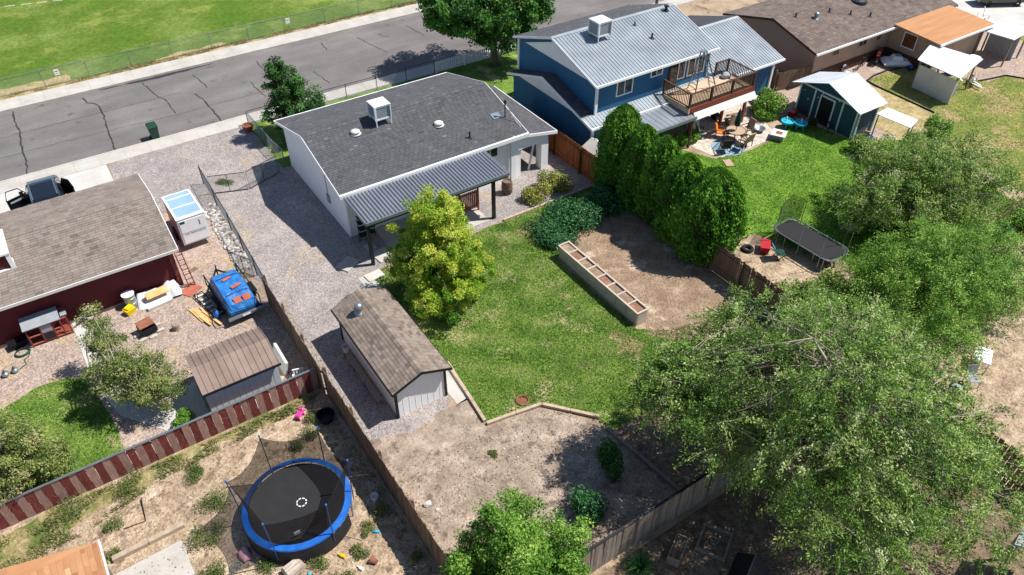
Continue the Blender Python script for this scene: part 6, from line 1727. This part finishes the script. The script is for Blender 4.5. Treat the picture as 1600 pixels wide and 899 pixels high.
# ------------------------------------------------------------------ behind the bottom fence
t = thing('wood_planter', 'small wooden trough planter behind the bottom fence', 'planter', (12.75, 8.6, 0), 28)
for y in (-.2, .2): MB().box(-.5, y - .02, .05, .5, y + .02, .5).build('side_board', 'grey_wood', t, local=True)
for x in (-.5, .5): MB().box(x - .02, -.179, .05, x + .02, .179, .5).build('end_board', 'grey_wood', t, local=True)
MB().box(-.47, -.17, .1, .47, .17, .42).build('soil', 'dark_soil', t, local=True)
t = thing('sand_frame', 'square wooden frame lying on the soil with a metal ring', 'frame', (14.2, 8.2, 0), 30)
for s in (-1, 1):
    MB().box(-.5, s * .5 - .05, 0, .5, s * .5 + .05, .12).build('side', 'grey_wood', t, local=True)
    MB().box(s * .55 - .05, -.55, 0, s * .55 + .05, .55, .12).build('side', 'grey_wood', t, local=True)
MB().torus((.05, 0, .06), .14, .03, 'z', 18, 6).build('ring', 'galv', t, local=True)
t = thing('yard_cover', 'dark grey peaked cover at the bottom edge', 'cover', (14.2, 6.6, 0), 25)
MB().add([(-.7, -.6, .05), (.7, -.6, .05), (.7, .6, .05), (-.7, .6, .05), (-.5, 0, .75), (.5, 0, .75)], [(0, 1, 5, 4), (2, 3, 4, 5), (1, 2, 5), (3, 0, 4), (3, 2, 1, 0)]).build('sheet', 'dark_metal', t, local=True)
MB().bar((-.55, 0, .77), (.55, 0, .77), .05).build('ridge', 'galv', t, local=True)

# ------------------------------------------------------------------ rectangular trampoline
t = thing('trampoline', 'rectangular black trampoline with grey rim under the trees', 'trampoline', (30.55, 17.8, 0), 3)
def rrect(a, b, r, z, n=6):
    p = []
    for cx, cy, q in ((a - r, b - r, 0), (-a + r, b - r, 90), (-a + r, -b + r, 180), (a - r, -b + r, 270)):
        for k in range(n + 1): p.append((cx + r * math.cos(R(q + 90 * k / n)), cy + r * math.sin(R(q + 90 * k / n)), z))
    return p
MB().add(rrect(.74, 1.78, .4, .8), [tuple(range(28))]).build('jumping_mat', 'mat_black', t, local=True)
MB().tube(rrect(.88, 1.92, .48, .82), .035, 6, True).build('rim', 'galv', t, local=True)
for k, p in enumerate(rrect(.88, 1.92, .48, .82, 9)):
    q = rrect(.74, 1.78, .4, .8, 9)[k]
    MB().bar(p, q, .02).build('spring', 'galv', t, local=True)
for x in (-.85, .85):
    for y in (-1.2, 1.2): MB().tube([(x, y - .3, .8), (x, y - .3, .03), (x, y + .3, .03), (x, y + .3, .8)], .025, 6).build('leg', 'galv', t, local=True)
for x, y in ((-.95, -1.3), (-.95, 0), (-.95, 1.3), (.95, -1.3), (.95, 1.3), (.2, -1.95)): MB().tube([(x, y, .2), (x * 1.02, y * 1.02, 2.3)], .018, 6).build('pole', 'galv', t, local=True)
MB().add([(-.9, 1.5, .9), (-.9, 1.5, 2.2), (-.3, 1.95, 1.85), (-.3, 1.9, .85), (.5, 2.0, 2.35), (.5, 1.9, .85), (.95, 1.4, 2.2), (.95, 1.4, .85)], [(0, 3, 2, 1), (3, 5, 4, 2), (5, 7, 6, 4)]).build('net_panel', 'net_grey', t, local=True)
t = thing('cool_box', 'red cool box on the dirt beside the rectangular trampoline', 'cool box', (28.75, 19.1, 0), 40)
MB().loft([[(-.36, -.2, .02), (.36, -.2, .02), (.36, .2, .02), (-.36, .2, .02)], [(-.4, -.23, .36), (.4, -.23, .36), (.4, .23, .36), (-.4, .23, .36)]]).build('body', 'red_paint', t, local=True)
MB().box(-.42, -.25, .362, .42, .25, .44).build('lid', 'red_paint', t, local=True)
t = thing('camp_chair', 'green folding camp chair beside the red cool box', 'chair', (28.85, 18.2, 0), 60)
MB().box(-.26, -.24, .38, .26, .24, .41).build('seat', 'green_bin', t, local=True)
MB().obox((0, .34, .62), (.52, .03, .5), 0, -22).build('backrest', 'turq', t, local=True)
for x in (-.24, .24):
    MB().bar((x, -.24, 0), (x, .3, .62), .03).build('leg', 'black', t, local=True); MB().bar((x, .24, 0), (x, -.24, .4), .03).build('leg', 'black', t, local=True)
t = thing('old_tyre', 'grey tyre lying at the end of the short fence', 'tyre', (28.0, 19.6, 0))
MB().torus((0, 0, .1), .24, .1, 'z', 20, 8).build('tread', 'rubber', t, local=True)
o = MB().tube([(37.0, 12.9, 0), (37.9, 12.55, 1.75)], .05, 8).build('metal_pole', 'galv'); tag(o, 'leaning galvanised pole in front of the dark hedge', 'pole')
t = thing('pallet', 'white wooden pallet lying at the right edge', 'pallet', (37.9, 11.3, 0), -60)
for k in range(5): MB().box(-.6, -.5 + k * .23, .1, .6, -.36 + k * .23, .13).build('slat', 'white_trim', t, local=True)
for x in (-.55, 0, .55): MB().box(x - .05, -.5, 0, x + .05, .56, .099).build('bearer', 'off_white', t, local=True)
t = thing('play_ball', 'red and white play ball under the feathery tree', 'ball', (29.3, 14.35, 0))
MB().lathe([(.02, 0), (.16, .06), (.23, .2), (.16, .34), (.02, .4)], (0, 0, 0), 16).build('shell', 'red_paint', t, local=True, smooth=True)
MB().lathe([(.234, .17), (.238, .2), (.234, .23)], (0, 0, 0), 16).build('band', 'white_trim', t, local=True)
for lb, x, y, a in (('left silver garden chair beside the lower right fence', 27.9, 7.6, 20), ('right silver garden chair beside the lower right fence', 29.0, 7.5, -30)):
    t = thing('garden_chair', lb, 'chair', (x, y, 0), a)
    MB().box(-.24, -.24, .4, .24, .24, .43).build('seat', 'screen_grey', t, local=True)
    MB().obox((0, .28, .68), (.48, .03, .5), 0, -12).build('backrest', 'screen_grey', t, local=True)
    for u in (-.22, .22):
        for v in (-.22, .22): MB().bar((u, v, 0), (u, v, .4), .03).build('leg', 'galv', t, local=True)
t = thing('white_table', 'small white table on the sandy lot', 'table', (30.4, 8.0, 0), 25)
MB().box(-.5, -.35, .62, .5, .35, .66).build('top', 'white_trim', t, local=True)
for u in (-.44, .44):
    for v in (-.3, .3): MB().bar((u, v, 0), (u, v, .62), .04).build('leg', 'galv', t, local=True)

# ------------------------------------------------------------------ blue house patio
um = thing('closed_umbrella', 'closed dark green patio umbrella standing in the table', 'umbrella', (35.9, 28.2, 0))
MB().lathe([(.03, 1.0), (.17, 1.05), (.2, 1.3), (.15, 1.7), (.08, 2.1), (.02, 2.2)], (0, 0, 0), 10).build('canopy', 'green_fabric', um, local=True)
MB().tube([(0, 0, 0), (0, 0, 2.28)], .025, 8).build('pole', 'galv', um, local=True)
tb = thing('patio_table', 'brown patio table under the closed umbrella', 'table', (35.9, 28.2, 0))
MB().torus((0, 0, .70), .62, .03, 'z', 24, 6).build('rim', 'deck_brown', tb, local=True)
MB().lathe([(.62, .695), (.06, .70), (.06, .705), (.62, .715)], (0, 0, 0), 24).build('top', 'beige_fabric', tb, local=True)
for k in range(4): MB().bar((.45 * math.cos(k * 1.57 + .7), .45 * math.sin(k * 1.57 + .7), 0), (.4 * math.cos(k * 1.57 + .7), .4 * math.sin(k * 1.57 + .7), .69), .04).build('leg', 'deck_brown', tb, local=True)
def pchair(label, x, y, a, fab):
    t = thing('patio_chair', label, 'chair', (x, y, 0), a)
    MB().box(-.27, -.26, .36, .27, .26, .42).build('seat', fab, t, local=True)
    MB().obox((0, .33, .72), (.54, .05, .62), 0, -14).build('backrest', fab, t, local=True)
    for s in (-1, 1):
        MB().bar((s * .26, -.24, 0), (s * .26, -.24, .58), .035).build('leg', 'deck_brown', t, local=True)
        MB().bar((s * .26, .28, 0), (s * .26, .28, .58), .035).build('leg', 'deck_brown', t, local=True)
        MB().bar((s * .28, -.26, .6), (s * .28, .34, .6), .05, .03).build('armrest', 'deck_brown', t, local=True)
pchair('patio chair with bright orange cushion', 35.4, 28.95, 35, 'orange_fabric')
pchair('tan patio chair at the far side of the umbrella table', 36.6, 28.9, -35, 'beige_fabric')
pchair('tan patio chair nearest the lawn', 36.0, 27.3, 180, 'beige_fabric')
pchair('tan patio chair right of the umbrella table', 37.1, 28.3, -95, 'beige_fabric')
pchair('pale patio chair under the porch roof edge', 34.3, 29.6, 70, 'off_white')
o = MB().lathe([(1.05, 0), (1.05, .012), (.01, .012)], (0, 0, 0), 28).build('rug', 'rug_blue'); o.location = (34.9, 27.75, .016); tag(o, 'round faded blue rug on the paver patio', 'rug')
t = thing('metal_bench', 'dark wire bench standing on the blue rug', 'bench', (34.9, 27.8, 0), 20)
for k in range(6): MB().bar((-.5, -.2 + k * .08, .42), (.5, -.2 + k * .08, .42), .03).build('slat', 'black', t, local=True)
for k in range(9): MB().bar((-.48 + k * .12, .24, .45), (-.48 + k * .12, .3, .85), .02).build('back_bar', 'black', t, local=True)
MB().bar((-.5, .3, .86), (.5, .3, .86), .035).build('back_rail', 'black', t, local=True)
for x in (-.47, .47):
    for y in (-.2, .22): MB().bar((x, y, .03), (x, y, .42), .03).build('leg', 'black', t, local=True)
t = thing('fire_table', 'square grey fire table at the corner of the paver patio', 'fire table', (38.4, 26.75, 0), 30)
MB().box(-.36, -.36, 0, .36, .36, .36).build('base', 'screen_grey', t, local=True)
MB().box(-.46, -.46, .362, .46, -.2, .42).box(-.46, .2, .362, .46, .46, .42).box(-.46, -.199, .362, -.2, .199, .42).box(.2, -.199, .362, .46, .199, .42).build('top', 'off_white', t, local=True)
MB().box(-.198, -.198, .363, .198, .198, .40).build('fire_bed', 'rust', t, local=True)
for lb, x, y, a in (('turquoise water play table, left one', 40.0, 27.45, 30), ('turquoise water play table, right one with step', 40.55, 26.8, -10)):
    t = thing('water_table', lb, 'play table', (x, y, 0), a)
    MB().lathe([(.3, .34), (.42, .38), (.43, .5), (.38, .5), (.36, .42), (.02, .42)], (0, 0, 0), 18).build('basin', 'turq', t, local=True)
    for k in range(4): MB().bar((.3 * math.cos(k * 1.57), .3 * math.sin(k * 1.57), 0), (.28 * math.cos(k * 1.57), .28 * math.sin(k * 1.57), .38), .07).build('leg', 'turq', t, local=True)
    MB().tube([(.1, .1, .42), (.1, .1, .7)], .04, 8).build('tower', 'white_trim', t, local=True)
o = MB().obox((0, 0, 0), (.5, .75, .04)).build('door_mat', 'beige_fabric'); o.location = (33.5, 26.35, .04); o.rotation_euler = (0, 0, R(-25)); tag(o, 'tan mat on the grass at the patio edge', 'mat')
t = thing('dark_trough', 'dark rectangular planter trough behind the umbrella', 'trough', (38.0, 30.2, 0), -12)
MB().box(-.55, -.22, 0, .55, .22, .3).build('box', 'deck_brown', t, local=True); MB().box(-.5, -.18, .301, .5, .18, .32).build('soil', 'dark_soil', t, local=True)
t = thing('garden_bowl', 'wide grey garden bowl on the patio right of the table', 'bowl', (38.1, 28.1, 0))
MB().lathe([(.18, 0), (.36, .18), (.4, .24), (.36, .24), (.1, .1), (.01, .1)], (0, 0, 0), 18).build('shell', 'galv', t, local=True)
t = thing('white_fridge', 'small white fridge under the deck edge', 'fridge', (34.6, 30.7, 0))
MB().box(-.28, -.28, .02, .28, .28, .95).build('cabinet', 'white_metal', t, local=True); MB().box(-.27, -.31, .05, .27, -.285, .92).build('door', 'white_trim', t, local=True); MB().box(.2, -.34, .5, .23, -.312, .75).build('handle', 'galv', t, local=True)
t = thing('yellow_bucket', 'yellow bucket in the shade by the porch post', 'bucket', (33.6, 29.9, 0))
MB().lathe([(.16, 0), (.22, .4), (.2, .4), (.15, .04), (.01, .04)], (0, 0, 0), 14).build('pail', 'yellow_plastic', t, local=True)
MB().torus((0, 0, .39), .215, .01, 'z', 14, 4).build('rim', 'yellow_plastic', t, local=True)
def bicycle(label, x, y, a, mt, lean=8, kids=.8, name='bicycle', cat='bicycle'):
    t = thing(name, label, cat, (x, y, 0), a)
    t.rotation_euler = (R(lean), 0, R(a))
    k = kids
    for s in (-1, 1): 
        w = MB().torus((s * .5 * k, 0, .33 * k), .31 * k, .025, 'y', 20, 5).build('wheel', 'rubber', t, local=True)
        MB().lathe([(.04, -.03), (.04, .03)], (s * .5 * k, 0, .33 * k), 8).build('hub', 'galv', w, local=True)
    MB().tube([(-.5 * k, 0, .33 * k), (-.15 * k, 0, .75 * k), (.4 * k, 0, .78 * k), (.5 * k, 0, .33 * k)], .022, 6).tube([(-.15 * k, 0, .75 * k), (0, 0, .33 * k), (.4 * k, 0, .72 * k)], .022, 6).tube([(-.5 * k, 0, .33 * k), (0, 0, .33 * k)], .02, 6).build('frame', mt, t, local=True)
    MB().obox((-.18 * k, 0, .86 * k), (.24 * k, .12 * k, .06)).build('saddle', 'black', t, local=True)
    MB().tube([(.38 * k, -.26 * k, .95 * k), (.38 * k, 0, .9 * k), (.38 * k, .26 * k, .95 * k)], .018, 6).build('handlebar', 'black', t, local=True)
    return t
bicycle('dark bicycle leaning at the teal shed door', 41.7, 25.7, 100, 'black')
bicycle('maroon bicycle at the left of the teal shed', 41.7, 27.6, 75, 'maroon_wall')
bicycle('black bicycle by the tan house wall', 51.7, 30.55, 15, 'black', 6, 1.0)
t = thing('gas_can', 'red plastic can at the corner of the teal shed', 'can', (43.0, 23.75, 0), 10)
MB().loft([[(-.2, -.14, 0), (.2, -.14, 0), (.2, .14, 0), (-.2, .14, 0)], [(-.2, -.14, .4), (.2, -.14, .4), (.2, .14, .4), (-.2, .14, .4)], [(-.12, -.08, .5), (.12, -.08, .5), (.12, .08, .5), (-.12, .08, .5)]]).build('body', 'red_paint', t, local=True)
MB().tube([(.1, 0, .5), (.24, 0, .66)], .03, 8).build('spout', 'yellow_plastic', t, local=True)
t = thing('scrap_pile', 'white boards and pipes piled at the teal shed corner', 'scrap', (42.6, 23.2, 0), 10)
rs = random.Random(31)
for k in range(9): MB().obox((rs.uniform(-.5, .5), rs.uniform(-.4, .4), .12 + k * .05), (rs.uniform(.5, 1.1), rs.uniform(.1, .3), .04), rs.uniform(0, 180), rs.uniform(-15, 15)).build('board', 'white_trim' if k % 2 else 'screen_grey', t, local=True)

# ------------------------------------------------------------------ tan house yard
t = thing('motorbike', 'red motorbike parked by the tan house wall', 'motorbike', (53.5, 30.45, 0), 25)
for s in (-1, 1):
    w = MB().torus((s * .62, 0, .33), .27, .065, 'y', 20, 7).build('wheel', 'rubber', t, local=True)
    MB().lathe([(.1, -.05), (.1, .05)], (s * .62, 0, .33), 10).build('hub', 'chrome', w, local=True)
MB().loft([[(-.75, -.09, .78), (-.75, .09, .78), (-.75, .07, .86), (-.75, -.07, .86)], [(-.2, -.12, .62), (-.2, .12, .62), (-.2, .1, .82), (-.2, -.1, .82)], [(.2, -.14, .6), (.2, .14, .6), (.2, .12, 1.0), (.2, -.12, 1.0)], [(.5, -.08, .78), (.5, .08, .78), (.5, .06, .98), (.5, -.06, .98)]]).build('fairing', 'red_paint', t, local=True)
MB().box(-.28, -.14, .28, .24, .14, .6).build('engine', 'dark_metal', t, local=True)
MB().tube([(.62, .08, .33), (.44, .08, 1.0)], .03, 6).tube([(.62, -.08, .33), (.44, -.08, 1.0)], .03, 6).build('fork', 'chrome', t, local=True)
MB().tube([(.36, -.36, 1.08), (.44, 0, 1.02), (.36, .36, 1.08)], .02, 6).build('handlebar', 'black', t, local=True)
MB().obox((-.35, 0, .88), (.5, .22, .07)).build('seat', 'black', t, local=True)
MB().obox((.66, 0, .68), (.4, .12, .03), 0, 0, -12).build('front_mudguard', 'red_paint', t, local=True)
t = thing('pedal_boat', 'white plastic pedal boat stored by the tan house', 'boat', (54.25, 29.4, 0), -35)
MB().loft([[(-.95, -.5, .12), (.95, -.55, .12), (.95, .55, .12), (-.95, .5, .12)], [(-1.05, -.6, .3), (1.0, -.62, .3), (1.0, .62, .3), (-1.05, .6, .3)], [(-.75, -.42, .52), (.8, -.46, .5), (.8, .46, .5), (-.75, .42, .52)]]).build('hull', 'white_metal', t, local=True)
MB().loft([[(-.45, -.34, .521), (.4, -.36, .521), (.4, .36, .521), (-.45, .34, .521)], [(-.3, -.26, .8), (.25, -.28, .78), (.25, .28, .78), (-.3, .26, .8)]]).build('console', 'white_trim', t, local=True)
for y in (-.14, .14): MB().box(-.2, y - .1, .801, .18, y + .1, .82).build('seat_well', 'screen_grey', t, local=True)
t = thing('ride_toy', 'purple and blue ride-on toy beside the white shelter', 'toy', (54.5, 28.3, 0), 60)
MB().loft([[(-.25, -.12, .15), (.3, -.12, .15), (.3, .12, .15), (-.25, .12, .15)], [(-.28, -.1, .45), (.1, -.1, .35), (.1, .1, .35), (-.28, .1, .45)]]).build('body', 'pad_blue', t, local=True)
MB().tube([(.22, -.2, .6), (.22, .2, .6)], .025, 6).tube([(.22, 0, .2), (.22, 0, .6)], .025, 6).build('handlebar', 'maroon_trim', t, local=True)
for x in (-.2, .25):
    for y in (-.15, .15): MB().tube([(x, y - .03, .12), (x, y + .03, .12)], .12, 12).build('wheel', 'rubber', t, local=True)
t = thing('scooter_pile', 'tangle of white and black scooters at the shelter end', 'scooters', (55.7, 24.3, 0), 0)
rs = random.Random(41)
for k in range(7):
    x, y, a = rs.uniform(-.7, .8), rs.uniform(-.6, .6), rs.uniform(0, 6.28)
    MB().bar((x, y, .12 + k * .05), (x + .8 * math.cos(a), y + .8 * math.sin(a), .14 + k * .05), .12, .04).build('deck', 'white_trim' if k % 3 else 'black', t, local=True)
    MB().tube([(x, y, .14 + k * .05), (x - .15 * math.cos(a), y - .15 * math.sin(a), .8)], .02, 5).build('stem', 'galv', t, local=True)
t = thing('round_table', 'white round table beside the right end of the addition', 'table', (59.2, 26.2, 0))
MB().lathe([(.4, .6), (.42, .62), (.42, .65), (.01, .66)], (0, 0, 0), 18).build('top', 'white_trim', t, local=True)
for k in range(3): MB().bar((.3 * math.cos(k * 2.1), .3 * math.sin(k * 2.1), 0), (.1 * math.cos(k * 2.1), .1 * math.sin(k * 2.1), .6), .04).build('leg', 'galv', t, local=True)
for lb, x, y in (('white drum near the tan house corner', 49.3, 29.9), ('small grey drum near the tan house corner', 48.6, 29.6)):
    t = thing('drum', lb, 'drum', (x, y, 0))
    MB().lathe([(.2, 0), (.22, .25), (.2, .5), (.18, .5), (.02, .46)], (0, 0, 0), 14).build('shell', 'white_trim' if 'white' in lb else 'galv', t, local=True)
    MB().torus((0, 0, .49), .2, .015, 'z', 14, 4).build('rim', 'galv', t, local=True)
t = thing('spare_wheel', 'old wheel leaning by the tan house wall', 'wheel', (50.0, 30.8, 0), 10)
MB().torus((0, 0, .3), .24, .07, 'y', 18, 6).build('tyre', 'screen_grey', t, local=True); MB().lathe([(.16, -.03), (.16, .03)], (0, 0, .3), 12).build('rim', 'dark_metal', t, local=True)
# top right yard
t = thing('parked_car', 'dark car parked in the top right corner', 'car', (72.6, 32.2, 0), 60)
MB().loft([sect(-2.1, .75, .4, .85), sect(-1.9, .85, .3, .95), sect(1.6, .86, .3, .92), sect(2.1, .74, .4, .8)]).build('body', 'car_black', t, local=True)
MB().loft([[(-.78, -1.5, .93), (.78, -1.5, .93), (.6, -1.1, 1.4), (-.6, -1.1, 1.4)], [(-.78, 1.0, .92), (.78, 1.0, .92), (.6, .4, 1.42), (-.6, .4, 1.42)]]).build('glasshouse', 'glass', t, local=True)
for s in (-1, 1):
    for y in (-1.3, 1.35): MB().torus((s * .8, y, .32), .23, .085, 'x', 16, 7).build('wheel', 'rubber', t, local=True)
for lb, x, y in (('white garden chair at the top right, left one', 67.2, 30.6), ('white garden chair at the top right, right one', 68.5, 30.8)):
    t = thing('garden_chair', lb, 'chair', (x, y, 0), 30)
    MB().box(-.25, -.25, .4, .25, .25, .44).build('seat', 'white_trim', t, local=True); MB().obox((0, .28, .7), (.5, .04, .5), 0, -12).build('backrest', 'white_trim', t, local=True)
    for u in (-.22, .22):
        for v in (-.22, .22): MB().bar((u, v, 0), (u, v, .4), .04).build('leg', 'white_trim', t, local=True)
t = thing('rusty_basket', 'rusty round wire basket planter by the sidewalk', 'planter', (10.1, 46.7, 0))
MB().lathe([(.26, 0), (.36, .35), (.38, .42), (.32, .42), (.25, .3), (.01, .3)], (0, 0, 0), 14).build('basket', 'rust', t, local=True)
MB().torus((0, 0, .42), .36, .02, 'z', 18, 5).build('rim', 'rust', t, local=True)

rs = random.Random(55)
for i, (nm, lb, ct_, x, y, mt) in enumerate((('storage_tote', 'grey storage tote under the porch roof', 'tote', 31.6, 29.6, 'screen_grey'), ('storage_tote', 'dark tote at the back of the paver patio', 'tote', 36.9, 30.9, 'dark_metal'), ('storage_tote', 'red tote beside the teal shed wall', 'tote', 41.6, 28.3, 'red_paint'),
      ('storage_tote', 'white tote behind the blue house wing', 'tote', 40.9, 31.0, 'white_trim'), ('storage_tote', 'tan tote beside the dark trough', 'tote', 37.2, 29.9, 'beige_fabric'), ('storage_tote', 'blue tote beside the tan house shelter', 'tote', 56.2, 26.2, 'pad_blue'))):
    t = thing(nm, lb, ct_, (x, y, 0), rs.uniform(0, 90))
    MB().loft([[(-.26, -.18, .01), (.26, -.18, .01), (.26, .18, .01), (-.26, .18, .01)], [(-.31, -.22, .34), (.31, -.22, .34), (.31, .22, .34), (-.31, .22, .34)]]).build('body', mt, t, local=True)
    MB().box(-.33, -.24, .342, .33, .24, .38).build('lid', mt, t, local=True)
for lb, x, y, a, f in (('black mesh patio chair on the blue rug', 34.3, 27.5, 150, 'black'), ('dark patio chair at the near edge of the rug', 35.2, 27.1, 200, 'dark_metal'), ('black folding chair at the left of the teal shed', 41.2, 26.4, 120, 'black')):
    pchair(lb, x, y, a, f)
